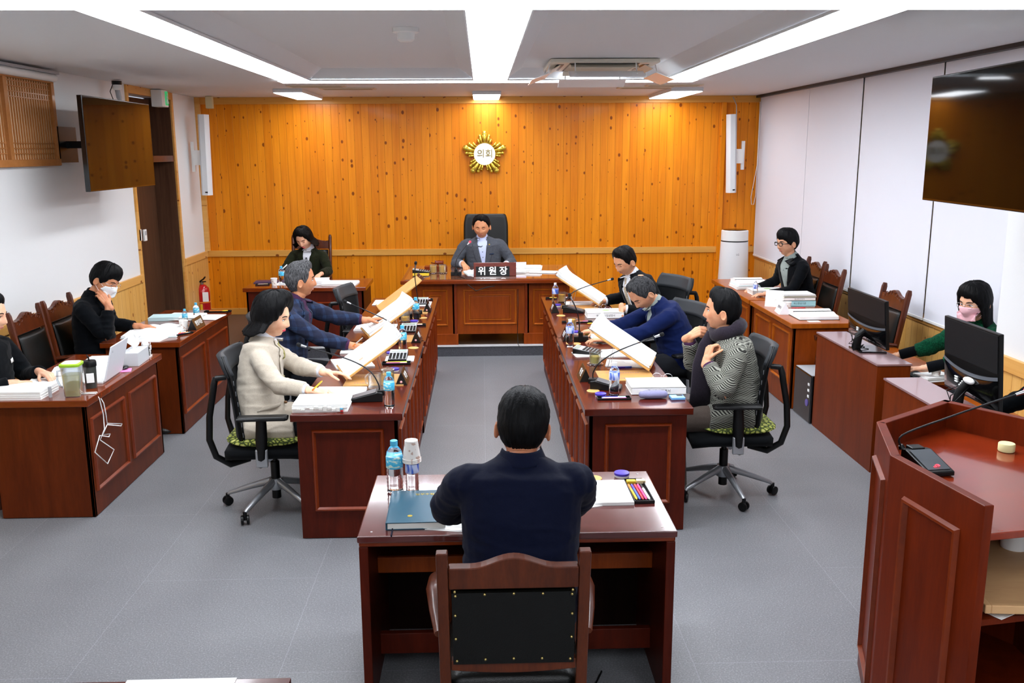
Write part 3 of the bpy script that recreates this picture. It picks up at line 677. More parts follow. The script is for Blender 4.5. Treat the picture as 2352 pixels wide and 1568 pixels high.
# ---------------------------------------------------------------- office chair (faces +x)
def office_chair(label, loc, rz, first=[None], arms=True):
    if first[0]: return dup(first[0], loc, rz, label)
    r = thing('office_chair', label, 'chair', loc, rz, 'black mesh office chairs of the council rows'); first[0] = r
    for q in range(5):
        a = q*2*PI/5+.5; c, s_ = math.cos(a), math.sin(a)
        lg = MB().tube([(c*.03, s_*.03, .17), (c*.15, s_*.15, .135), (c*.3, s_*.3, .085), (c*.315, s_*.315, .075)], [(.024, .026), (.02, .02), (.016, .013), (.012, .01)], 8).build('leg', M_SIL, r, smooth=50)
        k = MB(); 
        for w in (-.016, .016): k.lathe([(.0, -.009), (.026, -.009), (.029, 0), (.026, .009), (0, .009)], n=16).xf(Matrix.Identity(3)) if False else None
        for w in (-.017, .017):
            t_ = MB().lathe([(.018, -.009), (.028, -.007), (.03, 0), (.028, .007), (.018, .009)], n=16).xf(Matrix.Rotation(PI/2, 3, 'X'), (0, w, 0)).xf(Matrix.Rotation(a+.7, 3, 'Z'), (c*.32, s_*.32, .031)); k.add(t_.v, t_.f)
        k.tube([(c*.32, s_*.32, .03), (c*.32, s_*.32, .08)], .012, 8); k.build('caster', M_BLK, lg, smooth=40)
    MB().lathe([(.045, .12), (.05, .15), (.04, .19), (0, .19)]).build('hub', M_SIL, r, smooth=40)
    MB().lathe([(.028, .06), (.028, .3), (.018, .3), (.018, .38), (0, .38)]).build('gas_column', M_BLK, r, smooth=40)
    k = MB().box((-.16, -.09, .34), (.12, .09, .40)); k.box((-.22, -.06, .33), (-.1, .06, .39)); k.build('mechanism', M_BLK, r, bevel=.01)
    for s_ in (-1, 1):
        MB().prism([(-.17, .41), (-.04, .44), (.02, .40), (.03, .36), (-.01, .33), (-.06, .34), (-.17, .375)], s_*.105-.008, s_*.105+.008, 1).build('side_plate', M_SIL, r, bevel=.003)
        MB().tube([(-.06, s_*.1, .385), (-.06, s_*.128, .385)], .016, 12).build('lever_disc', M_BLK, r, smooth=40)
    k = MB().grid(lambda u_, v_: V((-.24+.5*v_, -.25+.5*u_, .395+.02*math.cos((u_-.5)*3)-.03*max(0, v_-.75)**1*4*.35)), 12, 10)
    k.build('seat', M_FAB, r, smooth=True, solid=.055)
    for s_ in (-1, 1):
        MB().tube([(-.13, s_*.10, .36), (-.23, s_*.17, .345), (-.30, s_*.215, .41), (-.33, s_*.225, .52), (-.32, s_*.225, .66), (-.295, s_*.225, .78), (-.28, s_*.225, .86), (-.27, s_*.215, .90)], [(.02, .025), (.022, .022), (.02, .02), (.015, .02), (.013, .02), (.014, .02), (.017, .02), (.014, .016)], 10).build('back_frame', M_BLK, r, smooth=50)
        MB().tube([(-.27, s_*.225, .895), (-.21, s_*.215, .90)], .017, 10).build('hinge', M_BLK, r, smooth=40)
        MB().tube([(-.04, s_*.13, .36), (-.03, s_*.26, .365), (-.015, s_*.29, .42), (-.01, s_*.29, .52), (-.005, s_*.29, .655)], [(.026, .02)]*3+[(.035, .016), (.03, .014)], 8).build('armrest_post', M_BLK, r, smooth=50)
        k = MB().box((-.05, s_*.285-.014, .36), (.02, s_*.285+.014, .47)).build('arm_bracket', M_SIL, r, bevel=.006)
        MB().grid(lambda u_, v_: V((-.14+.29*v_, s_*.29+(.045-.008*v_)*math.cos(PI*u_*2), .665+.014*math.sin(PI*u_*2))), 14, 8, cu=True).build('armrest', M_BLK, r, smooth=True)
        q_ = MB().box((-.145, s_*.29-.04, .652), (.15, s_*.29+.04, .678)).build('armrest_pad', M_BLK, r, bevel=.012)
    def bx(u_, z): return -.155-.045*((z-.5)/.5)**1.5-.03*(1-4*(u_-.5)**2) + .0
    def bk(u_, v_):
        z = .47+.55*v_; w = .195+.05*v_-.035*max(0, (v_-.85)/.15)**2; rr = math.cos((u_-.5)*PI)
        return V((bx(u_, max(z, .5)) + .045*(1-rr)**1.2*.6 - (.03 if v_ > .8 else 0)*(v_-.8)*5, (u_-.5)*2*w, z))
    MB().grid(bk, 14, 16).build('backrest', M_FAB, r, smooth=True, solid=.03)
    k = MB().grid(lambda u_, v_: bk(u_, .80+.2*v_)+V((.006-.028*math.sin(PI*u_)*0, 0, .004)), 14, 6)
    k.build('headband', mat('headband_grey', '24272b', .6), r, smooth=True, solid=.045)
    for s_ in (0, 1):
        for q in range(6):
            p_ = bk(s_, .12+q*.12); MB().cb((p_.x-.014, p_.y+(.004 if s_ else -.004), p_.z), (.018, .006, .028)).build('side_clip', M_SIL, r)
    for s_ in (-1, 1):
        p_ = [bk(.5+s_*.5, q/9)+V((-.015, 0, 0)) for q in range(10)]
        MB().tube(p_, [(.018, .009)]*10, 8).build('back_rail', M_BLK, r, smooth=50)
    MB().tube([(-.2, 0, .36), (-.26, 0, .4), (-.22, 0, .5)], [(.03, .02)]*3, 8).build('lumbar_strut', M_BLK, r, smooth=50)
    return r
CHAIRS = [('black mesh office chair under the woman in the cream coat', (-1.325, 5.52), 0.03), ('black mesh office chair under the man in the blue plaid blazer', (-1.49, 6.86), .15),
 ('empty black mesh office chair at the far end of the left row', (-1.04, 8.15), -.15), ('black mesh office chair behind the man with the pale tie', (1.56, 8.12), PI+.42),
 ('black mesh office chair behind the man bending over his papers', (1.46, 7.05), PI+.42), ('black mesh office chair under the man with the dark scarf', (1.55, 5.62), PI-.02)]
for lb, (x, y), a in CHAIRS:
    o = office_chair(lb, (x, y, 0), a)
    if 'tie' in lb: o.scale.z = 1.06
# patterned cushions
M_CUS = mat('green_cushion', '8c9c3a', .85); t = NT(M_CUS)
vo = t.n('ShaderNodeTexVoronoi', {'Vector': t.co(), 'Scale': 34.0}, feature='DISTANCE_TO_EDGE').outputs[0]
t.l(t.ramp(vo, [(.08, lin('33401a')), (.2, lin('a9b24a')), (.5, lin('d8cf8e'))]), 'Base Color')
for lb, x, y, a in (('green patterned seat cushion under the woman in the cream coat', -1.34, 5.52, .03), ('green patterned seat cushion under the man with the dark scarf', 1.60, 5.62, PI)):
    k = MB().ell((0, 0, 0), (.245, .25, .03), n=28, k=10); k.v = [V((math.copysign(min(abs(p.x)*1.15, .24), p.x), math.copysign(min(abs(p.y)*1.15, .24), p.y), p.z)) for p in k.v]
    tag(k.build('seat_cushion', M_CUS, smooth=True, loc=(x+.0, y, .487), rz=a), lb, 'cushion')
# ---------------------------------------------------------------- carved wooden armchair (faces +x)
def crest(w, z0, h, n=24, dip=0):
    out = []
    for i in range(n+1):
        t_ = i/n*2-1; a = abs(t_); out.append((t_*w, z0+h*(.66+.30*math.cos(min(a/.62, 1)*PI/2)**2-.06*math.sin(max(0, (a-.62)/.38)*PI))))
    return out
def wood_chair(label, loc, rz, carved=True, store={}):
    key = carved
    if key in store: return dup(store[key], loc, rz, label)
    r = thing('wooden_armchair', label, 'chair', loc, rz, 'carved wooden armchairs with black leather backs' if carved else None); store[key] = r
    H = 1.10 if carved else .975; W = .225; lean = .10
    def bx_(z): return -.22-lean*max(0, (z-.42))/.6
    for s_ in (-1, 1):
        MB().tube([(bx_(z)+(-.03 if z < .1 else 0), s_*W, z) for z in (0, .2, .42, .7, H-.03, H)], ([(.02, .024)]*4+[(.022, .026), (.014, .018)]) if carved else [(.026, .026)]*6, 4 if not carved else 8, fr=None if carved else (lambda i, d: (V((1, 1, 0)).normalized(), V((-1, 1, 0)).normalized()))).build('back_post', M_CHAIR, r, bevel=.004, smooth=40 if carved else False)
        MB().tube([(.2, s_*W*1.05, 0), (.2, s_*W*1.05, .42), (.18, s_*W*1.08, .64)], [.02, .024, .02], 8).build('front_leg', M_CHAIR, r, smooth=40)
        ap = [(bx_(.66)+.01, s_*W*1.06, .66), (-.12, s_*(W+.03), .675), (.05, s_*(W+.045), .668), (.17, s_*(W+.04), .655), (.225, s_*(W+.035), .635), (.22, s_*(W+.035), .61)]
        MB().tube(ap, [(.02, .014), (.027, .014), (.033, .015), (.034, .017), (.03, .02), (.02, .014)], 10, upv=V((0, 0, 1))).build('armrest', M_CHAIR, r, smooth=50)
        MB().box((-.2, s_*W-.012, .34), (.2, s_*W+.012, .40)).build('seat_rail', M_CHAIR, r)
        MB().box((-.2, s_*W-.01, .14), (.2, s_*W+.01, .17)).build('stretcher', M_CHAIR, r)
    tp = crest(W-.02, H-.15, .125) if carved else [(t_/12*(W-.02), H-.035+.018*math.cos(min(abs(t_/12)*1.5, 1)*PI)) for t_ in range(-12, 13)]
    zb = H-.17 if carved else H-.13
    k = MB(); P = [(y_, z_) for y_, z_ in tp]+[(W-.02, zb), (-W+.02, zb)]
    k.prism(P, -.018 if carved else -.022, .018 if carved else .022, 0); k.v = [V((p.x+bx_(p.z), p.y, p.z)) for p in k.v]; k.build('crest_rail', M_CHAIR, r, bevel=.004)
    if carved:
        k = MB(); xo = .019
        for q in range(-3, 4):
            yy_ = q*.05; zz = H-.085+.03*math.cos(q*.55); k.tube([(bx_(zz)+xo, yy_+.02*math.cos(a), zz+.017*math.sin(a)) for a in [j*.8+q for j in range(7)]], .0035, 5)
        k.build('carving', M_CHAIR, r, smooth=True)
    zt = zb-.01; z0 = .56
    def bp(x_, u_, v_): z = z0+(zt-z0)*v_; return V((bx_(z)+x_, (u_-.5)*2*(W-.028), z))
    k = MB().box((-.02, -.0, 0), (.02, 0, 0)) if False else MB()
    k.grid(lambda u_, v_: bp(.018+.028*math.sin(PI*u_)**.4*math.sin(PI*v_)**.4, u_, v_), 14, 14); k.build('back_cushion', M_LEA, r, smooth=True, solid=.004)
    k = MB(); k.grid(lambda u_, v_: bp(-.012, u_, v_), 4, 4); k.build('back_panel', M_LEA, r, solid=.012)
    if not carved:
        for q in range(5):
            for z_ in (z0+.012, zt-.012): MB().ell((bx_(z_)-.026, -.185+q*.0925, z_+.006*math.cos((q-2)*.7)), (.005, .005, .005), n=10, k=6).build('brass_stud', M_BRASS, r, smooth=True)
        for z_ in (z0+.1, z0+.19, z0+.28)[:3]:
            for s_ in (-1, 1): MB().ell((bx_(z_)-.026, s_*.187, z_), (.005, .005, .005), n=10, k=6).build('brass_stud', M_BRASS, r, smooth=True)
    k = MB().prism([(y_*(W-.02)/10, .53-.012*math.cos(y_/10*PI/2)) for y_ in range(-10, 11)]+[(W-.02, .565), (-W+.02, .565)], -.016, .016, 0); k.v = [V((p.x+bx_(.55), p.y, p.z)) for p in k.v]
    k.build('lower_rail', M_CHAIR, r, bevel=.003)
    k = MB().grid(lambda u_, v_: V((-.21+.43*v_, (u_-.5)*2*.21, .42+.035*math.sin(PI*u_)**.5*math.sin(PI*v_)**.5)), 12, 12); k.build('seat', M_LEA, r, smooth=True, solid=.05)
    MB().box((.185, -W, .34), (.205, W, .40)).build('seat_rail', M_CHAIR, r)
    return r
wood_chair('empty carved armchair by the left wall behind the white laptop', (-3.03, 6.69, 0), 0)
wood_chair('carved armchair seating the man in the white mask', (-3.03, 7.215, 0), 0)
wood_chair('carved armchair seating the person in black at the left edge', (-3.27, 5.78, 0), 0)
wood_chair('carved armchair seating the young man in glasses', (3.10, 9.25, 0), PI)
wood_chair('empty carved armchair beside the young man in glasses', (3.05, 8.62, 0), PI)
wood_chair('empty carved armchair behind the farther computer monitor', (3.05, 7.30, 0), PI)
wood_chair('dark wooden chair behind the woman in the dark green jacket', (-2.1, 10.98, PZ), -PI/2)
wood_chair('wooden armchair with brass-studded black leather back in the foreground', (.085, 2.98, 0), PI/2, carved=False)
# chairman chair (faces -y)
r = thing('executive_chair', 'tall black leather executive chair of the chairman', 'chair', (.04, 11.15, PZ), -PI/2)
def ec(u_, v_): z = .5+.83*v_; w = .27-.03*max(0, (v_-.8)/.2)**2; return V((-.2-.12*v_+.05*(1-math.cos((u_-.5)*2))*1.0, (u_-.5)*2*w, z))
MB().grid(ec, 14, 18).build('backrest', M_LEA, r, smooth=True, solid=.085, bevel=.02)
MB().grid(lambda u_, v_: ec(u_, .47+.015*v_)+V((.012, 0, 0)), 10, 3).build('back_seam', M_BLK, r, smooth=True, solid=.08)
MB().box((-.25, -.27, .38), (.27, .27, .48)).build('seat', M_LEA, r, bevel=.03)
for s_ in (-1, 1): MB().tube([(-.2, s_*.3, .46), (-.15, s_*.31, .64), (.1, s_*.31, .66), (.2, s_*.3, .5)], .025).build('armrest', M_LEA, r, smooth=50)
MB().lathe([(.03, .1), (.03, .38)]).build('gas_column', M_BLK, r)
for q in range(5): a = q*2*PI/5; MB().tube([(0, 0, .1), (.3*math.cos(a), .3*math.sin(a), .05)], [.03, .02]).build('leg', M_BLK, r); 
# ---------------------------------------------------------------- people
def g(x, s): return math.exp(-(x/s)**2)
def head_pt(d, fem=0, wide=1.0):
    """surface of the head (metres) for a unit direction; x = right, y = face, z = up, eyes at z = 0"""
    x, y, z = d.x*.079*wide, d.y*(.094 if d.y > 0 else .100), d.z*.118
    if 0 < d.z < .9999: bx_ = (1-d.z**2.7)**(1/2.7)/max((1-d.z*d.z)**.5, 1e-4); bx_ = min(bx_, 2.2); x *= bx_; y *= 1+(bx_-1)*.8
    t_ = max(0, -z/.118)
    x *= 1-(.30+.05*fem)*t_**1.7
    if y < 0: y *= 1-.45*t_**1.3
    else: y *= 1-.05*t_
    if y > 0:
        fl = min(1, y/.05)
        y += (.012*g(z+.103, .016)*g(x, .022) + .004*g(z-.024, .012)*g(abs(x)-.025, .02) - .009*g(z-.002, .013)*g(abs(x)-.032, .017)
              + .005*g(z+.03, .02)*g(abs(x)-.042, .02) + .006*g(z+.068, .011)*g(x, .022) - .004*g(z+.088, .006)*g(x, .02)
              - .003*g(z+.054, .006)*g(x, .012))*fl
        if -.055 < z < .02:
            s_ = (.02-z)/.058; h = .023*(s_**1.2 if s_ < 1 else 1)
            if z < -.038: h = .023*max(0, (z+.055)/.017)**.6
            y += h*g(x, .0075+.0075*min(s_, 1)**2)*fl
    return V((x, y, z))
def head_grid(fem, wide, nu=72, nv=60):
    k = MB()
    def f(u_, v_):
        ph = PI*(.012+.976*v_); a = 2*PI*u_
        return head_pt(V((math.sin(ph)*math.sin(a), math.sin(ph)*math.cos(a), math.cos(ph))), fem, wide)
    k.grid(f, nu, nv, cu=True); k.f += [tuple(range(nu)), tuple((nv-1)*nu+i for i in range(nu))[::-1]]; k.m += [0, 0]
    return k
def interp(tab, a):
    a = abs(a)
    for (a0, v0), (a1, v1) in zip(tab, tab[1:]):
        if a <= a1:
            t_ = (a-a0)/(a1-a0); t_ = t_*t_*(3-2*t_); return v0+(v1-v0)*t_
    return tab[-1][1]
STY = {  # hairline polar angle against azimuth (deg from face), thickness at top / side, drop
 'short': dict(line=[(0, 50), (28, 52), (48, 62), (62, 84), (76, 96), (88, 84), (104, 94), (120, 126), (180, 138)], top=.020, side=.012, fr=.012),
 'parted': dict(line=[(0, 44), (22, 42), (40, 52), (58, 74), (72, 92), (88, 84), (104, 94), (120, 126), (180, 138)], top=.018, side=.012, fr=.008),
 'thick': dict(line=[(0, 62), (30, 64), (50, 72), (64, 88), (78, 98), (90, 86), (106, 96), (122, 122), (180, 130)], top=.026, side=.018, fr=.012),
 'fringe': dict(line=[(0, 72), (30, 70), (48, 76), (64, 90), (78, 98), (90, 86), (106, 96), (122, 122), (180, 132)], top=.022, side=.018, fr=.01),
 'reced': dict(line=[(0, 40), (20, 36), (38, 46), (56, 72), (70, 92), (84, 88), (102, 92), (122, 120), (180, 126)], top=.016, side=.012, fr=.004),
 'bob': dict(line=[(0, 52), (28, 56), (48, 76), (64, 98), (180, 100)], top=.028, side=.026, fr=.008, drop=[(0, 0), (60, 0), (76, .07), (95, .095), (180, .10)], flare=.03),
 'bobvol': dict(line=[(0, 50), (26, 58), (42, 78), (62, 92), (72, 92), (82, 96), (180, 104)], top=.05, side=.034, fr=.022, drop=[(0, 0), (70, 0), (86, .05), (115, .085), (180, .075)], flare=.045),
 'long': dict(line=[(0, 66), (24, 66), (40, 80), (62, 100), (180, 104)], top=.018, side=.02, fr=.008, drop=[(0, 0), (60, 0), (76, .16), (95, .2), (180, .2)], flare=.0),
}
def hair(sty, fem, wide, seed):
    S = STY[sty]; nu, nv, nd = 96, 22, 9; k = MB(); off = V((seed*3.1, seed, 0))
    cols = []
    for i in range(nu):
        a = 2*PI*i/nu; ad = math.degrees(a); ad = ad if ad <= 180 else ad-360; aa = abs(ad)
        pe = R_(interp(S['line'], ad)); dr = interp(S['drop'], ad) if 'drop' in S else 0
        pe += R_(2.5)*noise.noise(V((a*9, seed, 1)))
        if ad > 0 and aa < 50: pe -= R_(4)
        out, inn = [], []
        def thick(ph, t_):
            w = math.sin(min(ph, PI/2)); base = S['top']*(1-w)+S['side']*w
            if aa < 60: base += S['fr']*g(aa, 55)*math.sin(min(1, t_*1.1)*PI)*1.2
            e = 1-t_**6 if not dr else 1
            st = .0055*noise.noise(V((a*16, ph*2.2, seed)))+.003*noise.noise(V((a*30, ph*6, seed+5)))
            return (base+st)*max(e, 0)**.5
        for j in range(nv):
            t_ = (j+.15)/(nv-1+.15); ph = pe*t_; d = V((math.sin(ph)*math.sin(a), math.sin(ph)*math.cos(a), math.cos(ph)))
            p = head_pt(d, fem, wide) if d.y < .3 or ph < 1.2 else head_pt(d, fem, wide); q = V((d.x/.0765, d.y/.095, d.z/.118)).normalized()
            out.append(p+q*max(thick(ph, t_), .0012)); inn.append(p-q*.006)
        if dr:
            b = out[-1]; hx = V((b.x, b.y, 0)); L = hx.length; hd = hx.normalized()
            for j in range(1, nd+1):
                t_ = j/nd; fl = S['flare']*(math.sin(t_*PI*.5)**1.5); r_ = L+fl+.004*noise.noise(V((a*14, t_*3, seed)))
                if t_ > .85: r_ += .010*(noise.noise(V((a*30, 0, seed))))
                z_ = b.z-dr*t_*(1+.12*noise.noise(V((a*20, seed, 2))))
                out.append(V((hd.x*r_, hd.y*r_, z_))); ri = max(r_-.034*(1-t_**3)-.004, .03); inn.append(V((hd.x*ri, hd.y*ri, z_+.004)))
        else:
            for j in range(1, nd+1): out.append(out[nv-1].copy()); inn.append(inn[nv-1].copy())
        cols.append(out+inn[::-1])
    n = len(cols[0]); vs = [p for c in cols for p in c]; fs = []
    for i in range(nu):
        i2 = (i+1) % nu
        for j in range(n-1):
            f = (i*n+j, i2*n+j, i2*n+j+1, i*n+j+1)
            if (vs[f[0]]-vs[f[3]]).length > 1e-7 or (vs[f[1]]-vs[f[2]]).length > 1e-7: fs.append(f)
    k.add(vs, fs); k.f.append(tuple(i*n for i in range(nu))); k.m.append(0); return k
def hair_mat(name, c, c2):
    m = mat('hair_'+name, c, .55, spec=.14); t = NT(m)
    n1 = t.n('ShaderNodeTexNoise', {'Vector': t.co((160, 160, 26)), 'Scale': 1.0, 'Detail': 3}).outputs[0]
    t.l(t.ramp(n1, [(.35, lin(c)), (.72, lin(c2))]), 'Base Color'); t.bump(n1, .6, .004); return m
HM = {'black': hair_mat('black', '030304', '0c0c0e'), 'grey': hair_mat('grey', '1c1c1e', '6a6a6c'), 'brown': hair_mat('brown', '050404', '120d0b'), 'salt': hair_mat('salt', '141416', '48484a')}
M_EYE = mat('eye_white', 'd8d2cc', .3); M_IRIS = mat('iris', '120c0a', .15); M_LASH = mat('lash', '1a1310', .6)
M_LIPM = mat('lips_plain', 'b0685a', .45); M_LIPF = mat('lips_red', 'd0344f', .4)
def hand_mb(w, d, nrm, side, curl=.35, spread=.10, grip=0):
    """five fingers; w wrist, d pointing, nrm back of the hand, side +1 thumb towards d x nrm"""
    d = d.normalized(); nrm = (nrm-d*nrm.dot(d)).normalized(); s = d.cross(nrm)*side; k = MB()
    k.cap(w-d*.03, w+d*.012, .026, .026, 10)
    L = [(.026, .088, [.040, .024, .019], .0088), (.009, .092, [.043, .027, .020], .0088), (-.009, .088, [.039, .025, .019], .0084), (-.026, .080, [.031, .019, .017], .0076)]
    for i, (o, kl, seg, r_) in enumerate(L):
        kn = w+d*kl+s*o+nrm*(.004-.004*abs(i-1.5)/1.5)
        k.cap(w+s*o*.6+d*.008, kn, .0155, .0115, 8)
        a = 0; p = kn; bd = (d+s*(o*spread*10)).normalized(); cu = curl*(1+.12*i)+grip
        for q, sl in enumerate(seg):
            a += cu*(.75 if q == 0 else .9); dirn = bd*math.cos(a)-nrm*math.sin(a); e = p+dirn*sl; k.cap(p, e, r_-.0006*q, r_-.0006*(q+1), 8); p = e
    b = w+d*.022+s*.024-nrm*.006; td = (d*.68+s*.62-nrm*.32).normalized(); m_ = b+td*.042; k.cap(b-td*.012, m_, .0145, .0105, 8)
    td2 = (d*.88+s*.22-nrm*(.32+.5*curl)).normalized(); m2 = m_+td2*.03; k.cap(m_, m2, .0100, .0092, 8); td3 = (d*.95-s*.02-nrm*(.3+.7*curl)).normalized(); k.cap(m2, m2+td3*.022, .0092, .0078, 8)
    return k
def ik(a, c, l1, l2, pole):
    d = c-a; L = min(d.length, (l1+l2)*.999); dn = d.normalized(); x = (l1*l1-l2*l2+L*L)/(2*L); h = math.sqrt(max(l1*l1-x*x, 0))
    p = pole-dn*pole.dot(dn); p.normalize(); return a+dn*x+p*h, a+dn*L
def person(label, head, hyaw, hpitch, hroll, pelvis, byaw, hands, sty='short', hm='black', sk=('a', 'd6a382'), fem=0, coat=None, trous=None, wide=1.0, build=1.0, look='down',
           glasses=None, mask=None, shirt=None, tie=None, lapel=True, vdepth=.26, feet=.42, cuff=None, shoe=True, eldir=(.6, -.6), collar=None, open_w=.05, hunch=.05, coatlen=.10, legs=True, extra=None, turtleneck=None, bald=False, sleeve=1.0, neck=1.0):
    head = V(head); pelvis = V(pelvis); org = V((pelvis.x, pelvis.y, feet*0+FLOORZ[0]))
    f = V((math.cos(R_(byaw)), math.sin(R_(byaw)), 0)); s = V((math.sin(R_(byaw)), -math.cos(R_(byaw)), 0)); UP = V((0, 0, 1))
    HR = (Matrix.Rotation(R_(hyaw-90), 3, 'Z') @ Matrix.Rotation(R_(-hpitch), 3, 'X') @ Matrix.Rotation(R_(hroll), 3, 'Y'))
    hf = HR @ V((0, 1, 0)); hu = HR @ UP
    hs = 1.07 - .02*fem
    N = head - hu*.112*neck - hf*.032 - f*.015 - UP*.016*neck; 
    ctrl = (N+pelvis)/2 - f*hunch
    def sp(t_): return pelvis*(1-t_)**2+ctrl*2*t_*(1-t_)+N*t_**2
    def spd(t_): return ((ctrl-pelvis)*(1-t_)+(N-ctrl)*t_).normalized()
    L = (N-pelvis).length
    # shoulders
    tS = 1-.085/L; SW = (.178 if not fem else .158)*build; cS = sp(tS)
    sd = spd(tS); 
    hd = {}
    body = MB(); k = head_grid(fem, wide); body.add([head+HR @ (p*hs) for p in k.v], k.f)
    for e in (-1, 1):   # ears
        M = HR @ Matrix.Rotation(e*.28, 3, 'Z') @ Matrix.Rotation(-.15, 3, 'X'); c = head+HR @ V((e*.083*wide, -.006, -.014))*hs
        E_ = MB().tube([V((e*.004, .006*math.cos(a)-.004+.010*math.cos(a), .028*math.sin(a))) for a in [q*2*PI/12 for q in range(12)]], [(.0052, .0052)]*12, 6, closed=True)
        body.add([c+M @ p for p in E_.v], E_.f); E_ = MB().ell((0, -.004, 0), (.005, .012, .024), n=10, k=6); body.add([c+M @ p for p in E_.v], E_.f)
    body.tube([head-hu*.035-hf*.02, head-hu*.10-hf*.02, N-sd*.01, N-sd*.07], [(.052, .056), (.054-.006*fem, .054-.004*fem), (.058, .056), (.075, .05)], 16, upv=s)
    body.tube([sp(q) for q in (.0, .3, .6, .8, .93)], [(.11, .08), (.11, .08), (.13, .08), (.13, .075), (.08, .06)], 12, upv=s) if False else body.tube([sp(q/6) for q in range(7)], [.085, .085, .085, .09, .09, .08, .06], 12)
    jk = MB(); R6 = []
    bw = build*(1-.08*fem)
    prof = [(-.10/L-.02, .10, .09), (0, .185, .135), (.18, .185, .14), (.4, .178, .135), (.6, .186, .130), (.78, .192, .122), (.86, .190, .112), (tS+.01, .172, .094), (1-.045/L, .122, .076), (1-.015/L, .078, .066), (1.0, .060, .058)]
    ts = []; 
    def ring(t_):
        for (a, w1, d1), (b_, w2, d2) in zip(prof, prof[1:]):
            if t_ <= b_: q = (t_-a)/(b_-a); q = q*q*(3-2*q); return w1+(w2-w1)*q, d1+(d2-d1)*q
        return prof[-1][1:]
    P = []; Q = []
    n_ = 34
    for q in range(n_+1):
        t_ = prof[0][0]+(1-prof[0][0])*q/n_; w1, d1 = ring(t_); wr = 1+.012*math.sin(q*2.1)*(1 if t_ < .55 else 0)
        c_ = sp(t_) if t_ > 0 else pelvis-UP*(-t_*L)
        P.append(c_+f*.012*math.sin(PI*min(max(t_, 0), 1))); Q.append((w1*bw*wr, d1*build*wr))
    def fr_(i, d): b = (s-d*s.dot(d)).normalized(); return b, d.cross(b)
    jk.tube(P, Q, 28, fr=fr_)
    # arms
    cuffs = []
    for e, key in ((1, 'R'), (-1, 'L')):
        S_ = cS+s*e*SW-sd*.012; hspec = hands[key]; W = V(hspec['w']); L1, L2 = (.275, .235) if not fem else (.25, .22)
        if (W-S_).length > (L1+L2)*.98: q = (W-S_).length/((L1+L2)*.98); L1 *= q; L2 *= q
        pole = hspec.get('pole'); pole = V(pole) if pole else (-UP*.9+s*e*.7-f*.35)
        E_, W2 = ik(S_, W, L1, L2, pole); d = V(hspec.get('d', tuple((W-E_).normalized())))
        body.tube([S_-s*e*.06, S_, E_, W2], [.05, .045, .036, .026], 10); nb = V(hspec.get('n', (0, 0, 1)))
        H = hand_mb(W2+ (W-E_).normalized()*.012, d, nb, hspec.get('s', e*-1), hspec.get('curl', .4), hspec.get('spread', .12), hspec.get('grip', 0))
        if fem: H.v = [W2+(p-W2)*.92 for p in H.v]
        body.add(H.v, H.f)
        # sleeve with creases round the elbow
        A = []; B = []; ua = (E_-S_); fa = (W2-E_); sl = hspec.get('sl', .93)
        A.append(S_-s*e*.07+sd*.0); B.append(.055*build)
        for q in range(11): t_ = q/10; A.append(S_+ua*t_*.94); B.append((.0605-.010*t_+.0035*math.sin(q*2.4)*t_)*build*sleeve)
        for q in range(12): t_ = q/11; A.append(E_+fa*(.06+(sl-.06)*t_)); B.append((.054-.012*t_+.0035*math.sin(q*2.7)*(1-t_))*build*sleeve)
        # smooth the bend
        for _ in range(2): A = [A[0]]+[(A[i-1]+A[i]*2+A[i+1])/4 for i in range(1, len(A)-1)]+[A[-1]]
        jk.tube(A, B, 16); hd[key] = (S_, E_, W2)
        jk.ell(S_-s*e*.03-sd*.010, (.062*build,)*3, n=14, k=8)
        if cuff:
            c0_ = E_+fa*(sl-.05); c1_ = E_+fa*min(sl+.07, 1.02) if 'ce' not in hspec else E_+fa*hspec['ce']; cuffs.append(MB().tube([c0_, (c0_+c1_)/2, c1_, c1_-fa.normalized()*.004, c0_], [.036*build, .037*build, .0365, .031, .03], 14))
    # thighs and shins
    tr = MB(); sh = []
    if legs:
        for e in (-1, 1):
            hip = pelvis+s*e*.09-UP*.01; kn = pelvis+f*.40+s*e*.12-UP*.02; an = V((kn.x, kn.y, FLOORZ[0]+.08))-f*.02
            body.tube([hip, kn, an], [.07, .055, .035], 10)
            body.tube([an-UP*.03-f*.02, an-UP*.045+f*.1], [.035, .03], 8)
            tr.tube([hip-f*.06, hip+f*.1, hip+f*.25, kn, kn-UP*.06+f*.015, kn-UP*.2, an+UP*.02], [.1, .094, .084, .07, .068, .062, .056], 14)
            sh.append(MB().tube([an-f*.055-UP*.045, an-f*.02-UP*.04, an+f*.06-UP*.048, an+f*.14-UP*.055, an+f*.19-UP*.06], [(.03, .034), (.04, .042), (.042, .036), (.042, .026), (.02, .015)], 14, upv=V((0, 0, 1))))
        tr.tube([pelvis-f*.09, pelvis+f*.06], [(.16, .1)]*2, 16, fr=lambda i, d: (s, UP))
    me = baked(body, .0042, 2, .4); me.transform(Matrix.Translation(-org))
    skm = skin(*sk); root = linkmesh('person', me, skm, None, org); tag(root, label, 'person')
    # coat
    cm = coat[1]
    if coatlen > .1:
        for e in (-1, 1): jk.tube([pelvis+s*e*.09-f*.07, pelvis+s*e*.1+f*.12, pelvis+s*e*.105+f*(coatlen)], [(.115, .10), (.108, .098), (.1, .09)], 14, fr=lambda i, d: (s, UP))
    me = baked(jk, .0075, 3, .5)
    nr = [v.normal.copy() for v in me.vertices]
    for v, nn in zip(me.vertices, nr):
        q = v.co*9; v.co += nn*(.0042*noise.noise(q+V((head.x*9, 0, 0)))+.0045*(1-2*abs(noise.noise(V((v.co.x*5+3, v.co.y*5, v.co.z*13)))))**3+.0022*noise.noise(V((q.x*2.2, q.y*2.2, q.z*4.5))))
